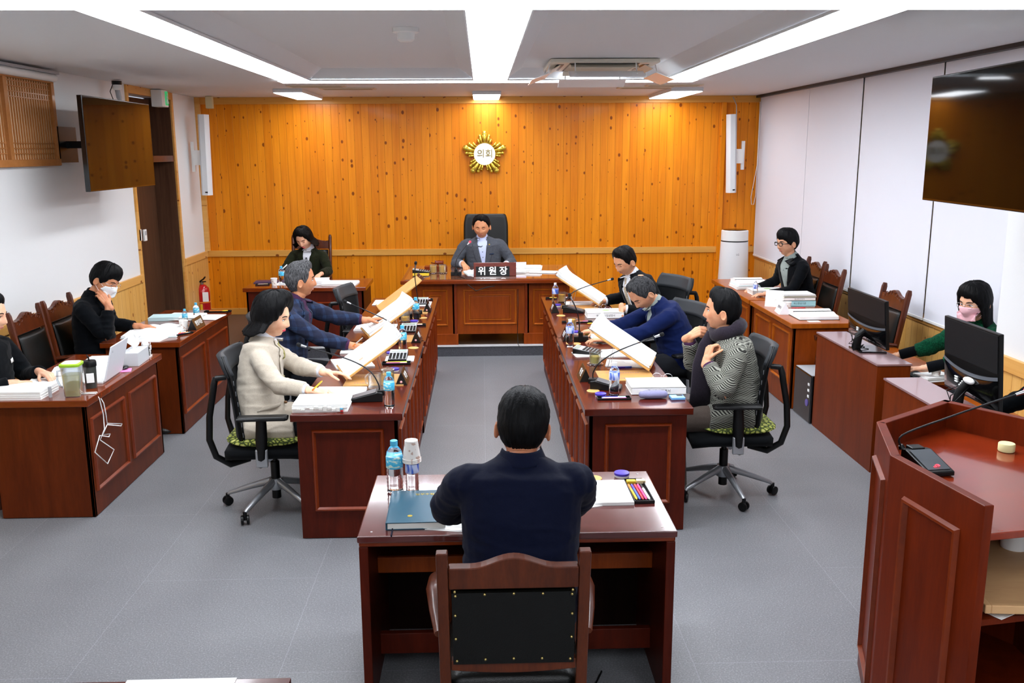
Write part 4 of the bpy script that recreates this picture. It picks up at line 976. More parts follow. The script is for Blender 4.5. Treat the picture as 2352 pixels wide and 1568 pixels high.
    bv = BVHTree.FromPolygons([v.co.copy() for v in me.vertices], [tuple(p.vertices) for p in me.polygons])
    me.transform(Matrix.Translation(-org)); linkmesh(coat[0], me, cm, root)
    if legs:
        me = baked(tr, .009, 3, .5); me.transform(Matrix.Translation(-org)); linkmesh('trousers', me, trous or MATS['trousers_dark'], root)
        for k in sh: k.xf(Matrix.Identity(3), -org).build('shoe', MATS['shoe_leather'], root, smooth=True)
    for k in cuffs: k.xf(Matrix.Identity(3), -org).build('cuff', cuff, root, smooth=50)
    # patches lying on the chest
    def chest(u_, v_, off):
        tt = 1-v_/L; c_ = sp(max(tt, 0)); dn = spd(max(tt, 0)); nf = s.cross(dn); nf = nf if nf.dot(f) > 0 else -nf
        o_ = c_+s*u_+nf*.5; h_ = bv.ray_cast(o_, -nf)
        p = h_[0] if h_[0] and (h_[0]-c_).length < .26 else c_+s*u_+nf*.11
        return p+nf*off-org
    def patch(rows, off, m, name, th=.004, nx=7, ny=14):
        def fn(u_, v_):
            q = v_*(len(rows)-1); i = min(int(q), len(rows)-2); w = q-i; a, b = rows[i], rows[i+1]
            vv = a[0]+(b[0]-a[0])*w; l_ = a[1]+(b[1]-a[1])*w; r_ = a[2]+(b[2]-a[2])*w
            return chest(l_+(r_-l_)*u_, vv, off)
        return MB().grid(fn, nx, ny).build(name, m, root, smooth=True, solid=th, fix=False)
    if shirt: patch([(-.005, -.05, .05), (.04, -open_w, open_w), (vdepth*.6, -open_w*.62, open_w*.62), (vdepth, -.012, .012)], .003, shirt, 'shirt')
    if tie: patch([(.012, -.014, .014), (.035, -.010, .010), (.05, -.014, .014), (vdepth*.9, -.03, .03), (vdepth*1.05, -.03, .03)], .010, tie, 'tie', nx=4)
    if lapel:
        lm = lapel if lapel is not True else cm
        for e in (-1, 1):
            rows = [(-.0, .045, .068), (.04, open_w-.004, open_w+.04), (.075, open_w-.01, open_w+.062), (.085, open_w-.012, open_w+.048), (.10, open_w-.014, open_w+.064), (vdepth*.75, .022, open_w+.030), (vdepth+.02, .004, .018)]
            patch([(a, b*e, c_*e) for a, b, c_ in rows], .008, lm, 'lapel', .004, 6, 22)
    cc = collar or shirt
    if cc:
        kk = MB(); A = [N+sd*.028+f*.004, N+sd*.012+f*.003, N-sd*.014+f*.002]
        kk.tube(A+[A[2]*1.0, A[0]], [(.058, .056), (.064, .062), (.072, .070), (.066, .064), (.053, .051)], 20, fr=fr_, cap=False); kk.xf(Matrix.Identity(3), -org).build('collar', cc, root, smooth=50)
    if lapel:
        kk = MB()
        def cf(u_, v_):
            a = PI*(.02+.96*u_)+0; rr = V((s*math.cos(a)*1.0)) - f*math.sin(a)
            return N+rr*(.066+.020*v_)+sd*(.018-.045*v_)-f*.004-org
        kk.grid(cf, 18, 6).build('coat_collar', cm, root, smooth=True, solid=.005)
    if turtleneck:
        kk = MB(); kk.tube([N-sd*.02, N+sd*.015, N+sd*.045, N+sd*.046], [(.068, .066), (.061, .059), (.058, .056), (.05, .05)], 20, fr=fr_); kk.xf(Matrix.Identity(3), -org).build('high_collar', turtleneck, root, smooth=50)
    # face
    def H(p): return head+HR @ (V(p)*hs)-org
    hb = head_grid(fem, wide); hbv = BVHTree.FromPolygons(hb.v, hb.f)
    def F(x, z, o=.0): 
        h_ = hbv.ray_cast(V((x, .2, z)), V((0, -1, 0))); return V((x, (h_[0].y if h_[0] else .08)+o, z))
    if sty:
        hk = hair(sty, fem, wide, head.x*7+head.y); hk.v = [H(p) for p in hk.v]; hk.build('hair', HM[hm], root, smooth=True)
    for e in (-1, 1):
        ex = e*.031
        MB().tube([H(F(ex+q*.0042*e, .020+.0045*math.cos(q*.42)-(.001*q*e*0), .0015)) for q in range(-4, 5)], [(.0012+.0016*math.sin((q+.3)/8.6*PI), .0022+.001*math.sin(q/8*PI)) for q in range(9)], 6).build('eyebrow', HM['black'], root, smooth=True)
        if look == 'down':
            MB().tube([H(F(ex+q*.0033, -.004-.0014*math.cos(q*.4), .002)) for q in range(-4, 5)], [.0004+.0012*math.sin(q/8*PI) for q in range(9)], 6).build('eyelashes', M_LASH, root, smooth=True)
            k = MB().ell((0, 0, 0), (.0145, .006, .0085), n=14, k=8); c_ = F(ex, .002, -.0015); k.v = [H(c_+p) for p in k.v]; k.build('eyelid', skm, root, smooth=True)
        else:
            k = MB().ell((0, 0, 0), (.0135, .0062, .0048), n=14, k=8); c_ = F(ex, -.001, -.0015); k.v = [H(c_+p) for p in k.v]; k.build('eye', M_EYE, root, smooth=True)
            k = MB().ell((0, .0028, 0), (.0055, .0042, .0048), n=12, k=8); k.v = [H(c_+p) for p in k.v]; k.build('iris', M_IRIS, root, smooth=True)
            MB().tube([H(F(ex+q*.0034, .0045+.0012*math.cos(q*.4)-.0035*abs(q/4)**2, .0025)) for q in range(-4, 5)], [.0005+.0012*math.sin(q/8*PI) for q in range(9)], 6).build('eyelashes', M_LASH, root, smooth=True)
    lm_ = M_LIPF if fem else M_LIPM
    if not mask:
        k = MB()
        for z_, r_ in ((-.0645, .0030), (-.0715, .0038)):
            k.tube([H(F(q*.0052, z_+(.0012*abs(q/4)**1.5*(-1 if z_ > -.068 else 1)*1.8), .0004)) for q in range(-4, 5)], [(.0012+r_*math.sin((q+.5)/9*PI), .0007+.0024*math.sin((q+.5)/9*PI)) for q in range(9)], 8)
        k.build('mouth', lm_, root, smooth=True)
        k = MB()
        for e in (-1, 1): k.ell(H(F(e*.0075, -.049, -.002)), (.0028, .0028, .002), n=8, k=5)
        k.build('nostrils', mat('nostril', '5a2a20', .8), root, smooth=True)
    if mask:
        def mk(u_, v_):
            x = (u_-.5)*.135; z = -.018-.080*v_+.014*(1-abs(2*u_-1)**1.5)*(1 if v_ < .5 else -.6)*abs(1-2*v_)
            q = F(x*.96, z); b = .014*math.cos((u_-.5)*PI)*math.sin(PI*(.15+.75*v_)); yy = max(q.y, .02)+.006+b; yy = max(yy, .088*math.cos((u_-.5)*2.0)+.004) if v_ > .6 else yy;
            yy = min(yy, .104+b*.6); 
            if abs(u_-.5) < .2 and v_ < .45: yy = max(yy, F(0, z).y+.004-abs(u_-.5)*.12)
            return H(V((x, yy, z)))
        MB().grid(mk, 21, 14).build('face_mask', mask, root, smooth=True, solid=.0015)
        for e in (-1, 1):
            for z0_, z1_ in ((-.03, .012), (-.085, -.035)):
                MB().tube([H((e*.066, .052, z0_)), H((e*.077*wide, .02, (z0_+z1_)/2)), H((e*.083*wide, -.012, z1_))], .0012, 5).build('mask_loop', mask, root)
    if glasses:
        gm, rd = glasses; gz = -.001
        for e in (-1, 1):
            MB().tube([H((e*.033+.0235*math.copysign(abs(math.cos(a))**.7, math.cos(a)), .104-abs(.0+e*.033+.0235*math.cos(a))*.12, gz+.0165*math.copysign(abs(math.sin(a))**.7, math.sin(a)))) for a in [q*2*PI/20 for q in range(20)]], rd, 6, closed=True).build('glasses_rim', gm, root, smooth=True)
            MB().tube([H((e*.057, .098, gz+.005)), H((e*.074*wide, .05, gz+.004)), H((e*.081*wide, -.01, gz+.002))], rd, 6).build('glasses_temple', gm, root, smooth=True)
        MB().tube([H((-.010, .103, gz+.004)), H((0, .106, gz+.006)), H((.010, .103, gz+.004))], rd, 6).build('glasses_bridge', gm, root)
    def badge(u_, v_, w, h, m, name, th=.002, off=.006):
        patch([(v_, u_-w/2, u_+w/2), (v_+h, u_-w/2, u_+w/2)], off, m, name, th, 3, 3)
    if extra: extra(root, org, dict(N=N, sd=sd, f=f, s=s, chest=chest, patch=patch, badge=badge, H=H, arms=hd, L=L, sp=sp, fr=fr_, UP=UP, F=F))
    return root
FLOORZ = [0.0]
mat('shoe_leather', '16120f', .35); fabric('trousers_dark', '17181c', '1d1e22', 500)
M_NAVY = fabric('navy_suit', '070b1e', '0b1128', 700, .75, .3)
M_NAVY2 = fabric('navy_blazer', '0a153c', '0e1c48', 700, .8, .35)
M_BLKS = fabric('black_suit', '05070a', '080b10', 700, .8, .3)
M_CREAM = fabric('cream_coat', 'aa9f8f', 'bab0a1', 420, .95, .35, .3)
M_OLIVE = fabric('dark_green_jacket', '1a1c10', '222416', 500)
M_GTW = fabric('grey_tweed', '2c3038', '62666e', 420, .95, .25)
M_BKNIT = fabric('black_knit', '05070a', '080b0f', 300)
M_GKNIT = fabric('green_knit', '07301f', '0e4a30', 120, .95, .6)
M_SHW = fabric('white_shirt', 'c8cad2', 'd4d6dc', 500, .7, .15); M_SHB = fabric('pale_blue_shirt', 'bcc8ea', 'c8d2f0', 500, .7, .15)
M_SHG = fabric('grey_shirt', '85908c', '98a29e', 400, .8, .4); M_PLUM = fabric('plum_shirt', '3a2338', '46294a', 400, .8, .3)
M_SCARF = fabric('scarf_wool', '231e26', '2d2730', 260, .95, .5, .3)
M_HB = mat('herringbone_tweed', '6a6a62', .95); t = NT(M_HB)
cc_ = t.n('ShaderNodeSeparateXYZ', {'Vector': t.co((1, 1, 1))})
w1 = t.math('ABSOLUTE', t.math('SUBTRACT', t.math('FRACT', t.math('MULTIPLY', cc_.outputs[1], 22.0)), .5))
w2 = t.math('FRACT', t.math('ADD', t.math('MULTIPLY', cc_.outputs[2], 85.0), t.math('ADD', t.math('MULTIPLY', w1, 2.4), t.math('MULTIPLY', cc_.outputs[0], 34.0))))
n1 = t.n('ShaderNodeTexNoise', {'Vector': t.co(), 'Scale': 420}).outputs[0]
f_ = t.math('ADD', t.math('MULTIPLY', t.math('GREATER_THAN', w2, .5), .6), t.math('MULTIPLY', n1, .5)); t.l(t.ramp(f_, [(.3, lin('1d1c19')), (.75, lin('8a8a80'))]), 'Base Color'); t.bump(f_, .4, .003)
M_PLAID = mat('blue_plaid', '1c2a4a', .9); t = NT(M_PLAID)
sx_ = t.n('ShaderNodeSeparateXYZ', {'Vector': t.co()})
n1 = t.n('ShaderNodeTexNoise', {'Vector': t.co(), 'Scale': 300}).outputs[0]; n2 = t.n('ShaderNodeTexNoise', {'Vector': t.co(), 'Scale': 18, 'Detail': 2}).outputs[0]
a1 = t.math('SINE', t.math('MULTIPLY', sx_.outputs[2], 75.0)); a2 = t.math('SINE', t.math('MULTIPLY', t.math('ADD', sx_.outputs[0], sx_.outputs[1]), 62.0))
f_ = t.math('ADD', t.math('MULTIPLY', t.math('ADD', t.math('GREATER_THAN', a1, .55), t.math('GREATER_THAN', a2, .6)), .2), t.math('ADD', t.math('MULTIPLY', n1, .35), t.math('MULTIPLY', n2, .3)))
t.l(t.ramp(f_, [(.25, lin('0b1128')), (.5, lin('141f3c')), (.75, lin('233858'))]), 'Base Color'); t.bump(n1, .2, .003)
M_OLV = mat('olive_scarf', '7c7a3c', .8); t = NT(M_OLV); wv = t.n('ShaderNodeTexChecker', {'Vector': t.co(), 'Scale': 60.0, 'Color1': lin('6f6a2c'), 'Color2': lin('a59c62')}); t.l(wv.outputs[0], 'Base Color')
M_TIE = mat('patterned_tie', '8a7a66', .6); t = NT(M_TIE); vo = t.n('ShaderNodeTexVoronoi', {'Vector': t.co(), 'Scale': 130.0}).outputs[0]; t.l(t.ramp(vo, [(.2, lin('5a4a40')), (.6, lin('b3a48c'))]), 'Base Color')
M_MSKW = mat('white_mask', 'eef0f2', .8); M_MSKP = mat('pink_mask', 'e6b4bc', .8)
M_GF = mat('black_glasses_frame', '0d0d0f', .25); M_GS = mat('silver_glasses_frame', 'b8b8bc', .25, metal=1)
M_BADGE = mat('name_badge', 'dfe9e6', .4); M_BTN = mat('button_brown', '6a4a2c', .4)
def dots(P, m, name, pts, r_=.006):
    root, org, d = P
    for u_, v_ in pts:
        c_ = d['chest'](u_, v_, .009); MB().ell(c_, (r_, r_, r_*.8), n=10, k=6).build(name, m, root, smooth=True)
# --- woman in cream coat
def ex(root, org, d):
    d['patch']([(.02, -.035, -.012), (.12, -.022, .012), (.30, .0, .028)], .009, M_OLV, 'neck_scarf', .006, 5, 12)
    d['patch']([(.02, .02, .04), (.12, .01, .036), (.30, .02, .045)], .009, M_OLV, 'neck_scarf', .006, 5, 12)
    d['badge'](-.105, .17, .05, .025, M_BADGE, 'name_badge', off=.012)
    dots((root, org, d), M_BTN, 'button', [(.0, .33), (.0, .43)], .012)
    d['patch']([(.40, .09, .19), (.425, .09, .19)], .006, M_CREAM, 'pocket_flap', .006, 5, 3)
person('woman with black wavy bob in a cream wool coat writing at the left row', (-1.325, 5.70, 1.185), -10, 8, 0, (-1.40, 5.52, .55), 6,
       {'R': dict(w=(-1.03, 5.30, .81), d=(1, .12, -.12), n=(0, -.3, 1), curl=.6, sl=.80), 'L': dict(w=(-1.00, 5.62, .845), d=(1, -.05, -.05), n=(0, .2, 1), curl=.3, sl=.82)},
       'bobvol', 'black', ('fair', 'e8b898'), 1, ('coat', M_CREAM), None, look='open', shirt=M_SHW, turtleneck=M_SHW, build=1.06, cuff=M_SHW, vdepth=.34, coatlen=.22, extra=ex, wide=1.02)
# --- man in blue plaid blazer
def ex(root, org, d): dots((root, org, d), M_PLUM, 'button', [(0, .12), (0, .19)], .004)
person('grey-haired man in a blue plaid blazer and plum shirt in the left row', (-1.375, 6.88, 1.255), 14, -2, 0, (-1.52, 6.80, .57), -8,
       {'R': dict(w=(-.96, 6.62, .80), d=(1, .1, -.15), n=(0, -.4, 1), curl=.55, sl=.80), 'L': dict(w=(-.93, 7.13, .90), d=(.95, .25, .1), n=(-.1, .1, 1), curl=.18, spread=.2, sl=.80)},
       'short', 'grey', ('tan', 'cb8e68'), 0, ('blazer', M_PLAID), None, look='open', shirt=M_PLUM, build=1.12, cuff=M_PLUM, vdepth=.30, extra=ex)
# --- man with pale tie (right row far)
person('man in a black suit with white shirt and patterned tie in the right row', (1.285, 8.22, 1.215), 214, 24, 0, (1.58, 8.24, .55), 205,
       {'R': dict(w=(1.15, 8.55, .80), d=(-1, -.1, -.2), curl=.4), 'L': dict(w=(1.23, 7.93, .83), d=(-.1, -.5, -.75), n=(-.9, -.2, .3), curl=.45, sl=.84)},
       'short', 'brown', ('mid', 'd49c78'), 0, ('suit_jacket', M_BLKS), None, look='down', shirt=M_SHW, tie=M_TIE, cuff=M_SHW, vdepth=.40, open_w=.07, build=1.1)
# --- man bending over papers
def ex(root, org, d):
    k = MB().ell((0, 0, 0), (.024, .020, .004), n=16, k=8); c_ = V((.0, -.080, .1065)); k.v = [d['H'](c_+Matrix.Rotation(.75, 3, 'X') @ p) for p in k.v]; k.build('bald_crown', M_SKIN['mid'], root, smooth=True)
person('balding man in a navy blazer bending low over his papers in the right row', (1.235, 6.98, 1.115), 205, 46, 0, (1.54, 7.0, .57), 186,
       {'R': dict(w=(.90, 7.12, .80), d=(-1, -.05, -.1), curl=.35, sl=.80), 'L': dict(w=(.935, 6.80, .79), d=(-1, .12, -.05), curl=.4, sl=.80)},
       'reced', 'salt', ('mid', 'd49c78'), 0, ('blazer', M_NAVY2), None, look='down', shirt=M_SHG, cuff=M_SHG, build=1.1, hunch=.11, extra=ex)
# --- man with scarf
def ex(root, org, d):
    N, s, f, UP, sd = d['N'], d['s'], d['f'], d['UP'], d['sd']
    k = MB(); n = 24; A = []
    for q in range(n):
        a = 2*PI*q/n; A.append(N+s*math.cos(a)*.086+f*(math.sin(a)*.084)+UP*(.012-.035*math.sin(a))-org)
    k.tube(A, [(.034+.005*math.sin(q*1.9), .045+.006*math.sin(q*1.3+1)) for q in range(n)], 12, closed=True, upv=UP)
    k.tube([N+f*.09+s*.02-UP*.02-org, N+f*.135+s*.01-UP*.1-org, N+f*.16-s*.005-UP*.22-org, N+f*.155-UP*.36-org, N+f*.16-UP*.52-org], [(.04, .025), (.045, .022), (.055, .018), (.065, .016), (.07, .014)], 12, upv=s)
    k.build('scarf', M_SCARF, root, smooth=True)
    d['badge'](.10, .2, .05, .026, M_BADGE, 'name_badge', off=.01); d['badge'](.105, .10, .018, .012, M_GOLD, 'lapel_pin', off=.014)
    d['patch']([(.42, .08, .19), (.435, .08, .19)], .006, M_HB, 'pocket_flap', .006, 5, 3)
person('man in a grey herringbone jacket adjusting his dark scarf in the right row', (1.505, 5.64, 1.205), 166, -4, 0, (1.62, 5.60, .54), 176,
       {'R': dict(w=(1.325, 5.74, 1.01), d=(.45, -.3, .35), n=(-.6, -.55, .6), curl=1.05, grip=.2, sl=.86, pole=(-.8, .1, -.9)), 'L': dict(w=(1.38, 5.47, .915), d=(.25, .25, .75), n=(-.9, -.3, .3), curl=1.05, grip=.2, sl=.86, pole=(.1, -.6, -.8))},
       'short', 'black', ('mid', 'd49c78'), 0, ('jacket', M_HB), fabric('grey_trousers', '4b423c', '554b45', 400), look='open', shirt=None, collar=M_BLKS, build=1.12, coatlen=.2, cuff=M_PLUM, extra=ex)
# --- man from behind at the front desk
person('man in a navy suit seen from behind at the front desk', (.137, 3.16, 1.225), 84, 20, 2, (.115, 3.02, .56), 90,
       {'R': dict(w=(.22, 3.45, .81), d=(-.6, .7, 0), curl=.4, pole=(1, .1, -.45)), 'L': dict(w=(-.01, 3.42, .81), d=(.6, .7, 0), curl=.4, pole=(-1, .1, -.45))},
       'short', 'black', ('warm', 'be7e5c'), 0, ('suit_jacket', M_NAVY), fabric('navy_trousers', '070b1e', '0b1128', 500), look='down', shirt=None, build=1.14, hunch=.07, neck=.68, wide=1.0)
FLOORZ[0] = PZ
def ex(root, org, d):
    dots((root, org, d), M_BLK, 'button', [(0, .07), (0, .14), (0, .21)], .006); dots((root, org, d), M_GOLD, 'lapel_pin', [(-.085, .06)], .010)
    d['patch']([(.165, -.13, -.08), (.18, -.13, -.08)], .006, mat('pocket_square', '1c2c48', .8), 'pocket_square', .004, 4, 3)
person('chairman in a grey tweed jacket and pale blue shirt reading at the rear desk', (-.015, 10.88, 1.325), -96, 14, 0, (.03, 11.06, .62), -92,
       {'R': dict(w=(-.235, 10.78, .895), d=(.25, -.9, -.3), curl=.6, sl=.86), 'L': dict(w=(.27, 10.75, .89), d=(-.3, -.9, -.2), curl=.4)},
       'parted', 'black', ('warm2', 'd3966e'), 0, ('jacket', M_GTW), None, look='down', shirt=M_SHB, cuff=M_SHW, vdepth=.34, open_w=.06, build=1.15, wide=1.14, extra=ex)
def ex(root, org, d):
    for v_ in (.035, .045): d['badge'](0, v_, .085, .004, M_BLK, 'stripe', off=.008)
    for u_ in (-.024, -.012, 0, .012, .024): d['patch']([(.08, u_*.3-.0015, u_*.3+.0015), (.17, u_*1.2-.002, u_*1.2+.002)], .009, M_BLK, 'print_line', .001, 2, 5)
person('woman with shoulder length black hair in a dark green jacket at the rear left desk', (-2.085, 10.74, 1.215), -104, 26, 6, (-2.10, 10.92, .60), -92,
       {'R': dict(w=(-2.30, 10.52, .85), d=(.3, -.85, .1), curl=.6, sl=.9), 'L': dict(w=(-1.86, 10.5, .83), d=(-.2, -.9, -.1), curl=.4)},
       'bob', 'brown', ('fair2', 'e4b292'), 1, ('jacket', M_OLIVE), None, look='down', shirt=M_SHW, turtleneck=M_SHW, vdepth=.32, open_w=.05, extra=ex, build=1.02)
FLOORZ[0] = 0.0
# --- left side
person('man with white mask and silver glasses resting his cheek on his hand', (-2.97, 7.22, 1.225), -14, 26, -8, (-3.07, 7.24, .56), -2,
       {'R': dict(w=(-2.915, 7.10, 1.035), d=(-.5, .1, .75), n=(.55, -.75, .3), curl=.45, grip=.1, pole=(.3, -.2, -1), sl=.86, s=1), 'L': dict(w=(-2.86, 7.52, .80), d=(1, .15, -.1), curl=.3, sl=.86)},
       'fringe', 'black', ('mid2', 'cf906a'), 0, ('suit_jacket', M_BLKS), None, look='down', glasses=(M_GS, .0012), mask=M_MSKW, shirt=M_BLKS, hunch=.09, build=1.08)
def ex(root, org, d): d['badge'](-.09, .16, .05, .03, M_WHT, 'name_badge', off=.008)
person('person in a black sweater with white badge cut off by the left edge', (-3.135, 5.80, 1.20), 2, 6, 0, (-3.20, 5.80, .56), -6,
       {'R': dict(w=(-2.93, 5.60, .80), d=(.6, .5, -.1), curl=.7, sl=.92), 'L': dict(w=(-2.90, 5.90, .80), d=(.8, -.5, -.1), curl=.7, sl=.92)},
       'short', 'black', ('fair3', 'e4b496'), 0, ('sweater', M_BKNIT), None, look='open', lapel=False, turtleneck=M_BKNIT, extra=ex, build=1.12, sleeve=1.05)
# --- right side
def ex(root, org, d): d['badge'](.10, .20, .055, .022, M_WHT, 'name_badge', off=.008); dots((root, org, d), M_SHG, 'button', [(0, .1), (0, .2)], .005)
person('young man in black-rimmed glasses and black jacket by the far right wall', (3.035, 9.03, 1.29), 200, 4, 0, (3.26, 9.14, .56), 197,
       {'R': dict(w=(2.86, 9.35, .79), d=(-1, -.2, -.1), curl=.4), 'L': dict(w=(2.84, 8.95, .79), d=(-.9, .1, -.1), curl=.4)},
       'fringe', 'black', ('fair4', 'd6a382'), 0, ('jacket', M_BLKS), None, look='open', glasses=(M_GF, .0034), shirt=M_SHG, vdepth=.40, open_w=.075, cuff=M_SHG, extra=ex)
person('woman with long black hair, pink mask and green sweater typing at the right wall', (3.31, 5.98, 1.19), 204, 12, 0, (3.42, 6.0, .53), 186,
       {'R': dict(w=(3.02, 6.40, .73), d=(-1, .1, -.05), curl=.28, sl=.5, ce=.97, spread=.2), 'L': dict(w=(3.02, 5.98, .735), d=(-1, .1, -.05), curl=.28, sl=.5, ce=.97, spread=.2)},
       'long', 'black', ('fair', 'e8b898'), 1, ('sweater', M_GKNIT), None, look='open', glasses=(M_GS, .0012), mask=M_MSKP, lapel=False, turtleneck=M_GKNIT, cuff=M_BKNIT, sleeve=1.15)
person('person mostly beyond the right edge with hands on a black keyboard', (3.12, 4.60, 1.2), 185, 12, 0, (3.26, 4.60, .53), 182,
       {'R': dict(w=(2.80, 4.90, .72), d=(-1, .1, -.1), curl=.3, sl=.85, spread=.2), 'L': dict(w=(2.80, 4.55, .72), d=(-1, .1, -.05), curl=.3, sl=.85)},
       'short', 'black', ('fair3', 'e4b496'), 0, ('sweater', M_BKNIT), None, look='open', lapel=False, turtleneck=M_BKNIT, legs=False)
# ---------------------------------------------------------------- table things
M_LBL = mat('blue_bottle_label', '3fb6dc', .4); t = NT(M_LBL)
s_ = t.n('ShaderNodeSeparateXYZ', {'Vector': t.co()}); nz = t.n('ShaderNodeTexNoise', {'Vector': t.co((30, 30, 60)), 'Scale': 1.2}).outputs[0]
t.l(t.ramp(nz, [(.3, lin('3a9fd0')), (.5, lin('48bde0')), (.62, lin('eef3d8')), (.75, lin('7ccfe0'))]), 'Base Color')
M_LBW = mat('white_blue_label', 'c8d4f2', .4); t = NT(M_LBW)
nz = t.n('ShaderNodeTexNoise', {'Vector': t.co((40, 40, 10)), 'Scale': 1.0}).outputs[0]; t.l(t.ramp(nz, [(.4, lin('3a62c8')), (.52, lin('c9d4f5'))]), 'Base Color')
M_MUGT = mat('tea', 'e0ac3e', .15, alpha=.8); M_GREEN_T = mat('green_tea', 'c9be58', .15, alpha=.75)
def lab(o, label, cat, group=None): return tag(o, label, cat, group)
def bottle(label, x, y, z, kind='blue', h=.205, store={}):
    if kind in store: 
        o = dup(store[kind], (x, y, z), random.random()*6, label); o.scale = (h/.205,)*3; return o
    r = thing('water_bottle', label, 'bottle', (x, y, z), 0, 'blue-capped water bottles' if kind == 'blue' else 'white-capped water bottles'); store[kind] = r; r.scale = (h/.205,)*3
    P = [(.024, 0), (.031, .006)]+[(.0315-.002*(q % 2), .012+.0075*q) for q in range(1, 12)]+[(.031, .105), (.031, .148), (.028, .162), (.018, .178), (.012, .184), (.012, .188)]
    MB().lathe(P, n=24).build('bottle_body', M_WBOT, r, smooth=50)
    MB().lathe([(.0315, .1), (.0322, .101), (.0322, .144), (.0315, .145)], n=24).build('label_band', M_LBL if kind == 'blue' else M_LBW, r, smooth=40)
    MB().lathe([(.0135, .184), (.0142, .188), (.014, .204), (.012, .2055), (0, .2055)], n=20).build('cap', M_BLUECAP if kind == 'blue' else M_WHT, r, smooth=40)
    return r
M_CUPP = mat('cup_print', 'ded8d0', .6); t = NT(M_CUPP); nz = t.n('ShaderNodeTexNoise', {'Vector': t.co(), 'Scale': 45, 'Detail': 1}).outputs[0]; t.l(t.ramp(nz, [(.60, lin('eeebe6')), (.66, lin('c6aa9c'))]), 'Base Color')
def paper_cup(label, x, y, z, inv=False, s=1, tilt=0):
    P = [(.026, 0), (.026, .001), (.036, .072), (.0385, .074), (.0375, .077), (.035, .075), (.0255, .004), (0, .004)]
    k = MB().lathe(P, n=24); 
    if inv: k.v = [V((p.x, p.y, .077-p.z)) for p in k.v]
    k.v = [p*s for p in k.v]
    return lab(k.build('paper_cup', M_CUPP, smooth=40, loc=(x, y, z)), label, 'cup')
def mug(label, x, y, z, rz=0, lid=False, fill=.05, tea=None):
    r = thing('glass_mug', label, 'mug', (x, y, z), rz)
    MB().lathe([(.036, .006), (.041, .008), (.041, .1), (.0385, .1), (.0385, .012), (0, .01)], n=26).build('glass_body', M_WATER, r, smooth=50)
    if fill: MB().lathe([(.0375, .012), (.0375, .012+fill), (0, .012+fill)], n=22).build('tea', tea or M_MUGT, r, smooth=50)
    MB().tube([(.04, 0, .085), (.06, 0, .085), (.072, 0, .065), (.07, 0, .04), (.056, 0, .026), (.04, 0, .028)], .006, 8).build('handle', M_WATER, r, smooth=True)
    MB().lathe([(.05, 0), (.058, .004), (.056, .007), (.03, .005), (0, .005)], n=26).build('glass_saucer', M_WATER, r, smooth=50)
    if lid: MB().lathe([(.043, .1), (.044, .103), (.03, .108), (.008, .11), (.008, .118), (0, .119)], n=22).build('glass_lid', M_WATER, r, smooth=50)
    return r
def mic(label, x, y, z, rz, pts, base='wedge', led=None, head=True):
    """rz turns the wedge; pts are gooseneck points relative to its origin in world axes"""
    r = thing('gooseneck_microphone', label, 'microphone', (x, y, z)); A = Matrix.Rotation(rz, 3, 'Z')
    if base == 'wedge':
        MB().prism([(-.13, 0), (.06, 0), (.06, .052), (.03, .056), (-.13, .018)], -.055, .055, 1).xf(A).build('base', M_BLK, r, bevel=.004)
        MB().prism([(-.115, .0225), (.02, .0575), (.02, .058), (-.115, .024)], -.045, .045, 1).xf(A).build('control_face', mat('mic_face', '3c4148', .3), r)
        MB().box((.028, -.028, .03), (.075, .028, .062)).xf(A).build('neck_socket', M_BLK, r, bevel=.004)
    else:
        MB().box((-.06, -.03, 0), (.06, .03, .042)).xf(A).build('base', M_BLK, r, bevel=.004)
        MB().box((-.018, -.036, 0), (.018, -.008, .075)).xf(A).build('neck_socket', M_BLK, r, bevel=.004)
    P = [V(p) for p in pts]; Q = []
    for i in range(len(P)-1):
        a, b, c, d = P[max(i-1, 0)], P[i], P[i+1], P[min(i+2, len(P)-1)]
        for q in range(6): u = q/6; Q.append(.5*((2*b)+(c-a)*u+(2*a-5*b+4*c-d)*u*u+(-a+3*b-3*c+d)*u**3))
    Q.append(P[-1])
    MB().tube([Q[0], Q[1], Q[2]], [.014, .012, .009], 10).build('neck_sleeve', M_BLK, r, smooth=40)
    MB().tube(Q, .0042, 8).build('gooseneck', mat('neck_black', '1c1d20', .35, metal=.5), r, smooth=True)
    d = (Q[-1]-Q[-2]).normalized(); e = Q[-1]
    if head:
        MB().tube([e-d*.02, e, e+d*.014], [.006, .0075, .0085], 10).build('capsule_collar', M_MET, r, smooth=40)
        MB().tube([e+d*.012, e+d*.016, e+d*.034, e+d*.04], [.008, .0125, .0125, .007], 12).build('foam_head', mat('foam_black', '101012', .95) if led is None else led, r, smooth=50)
    return r
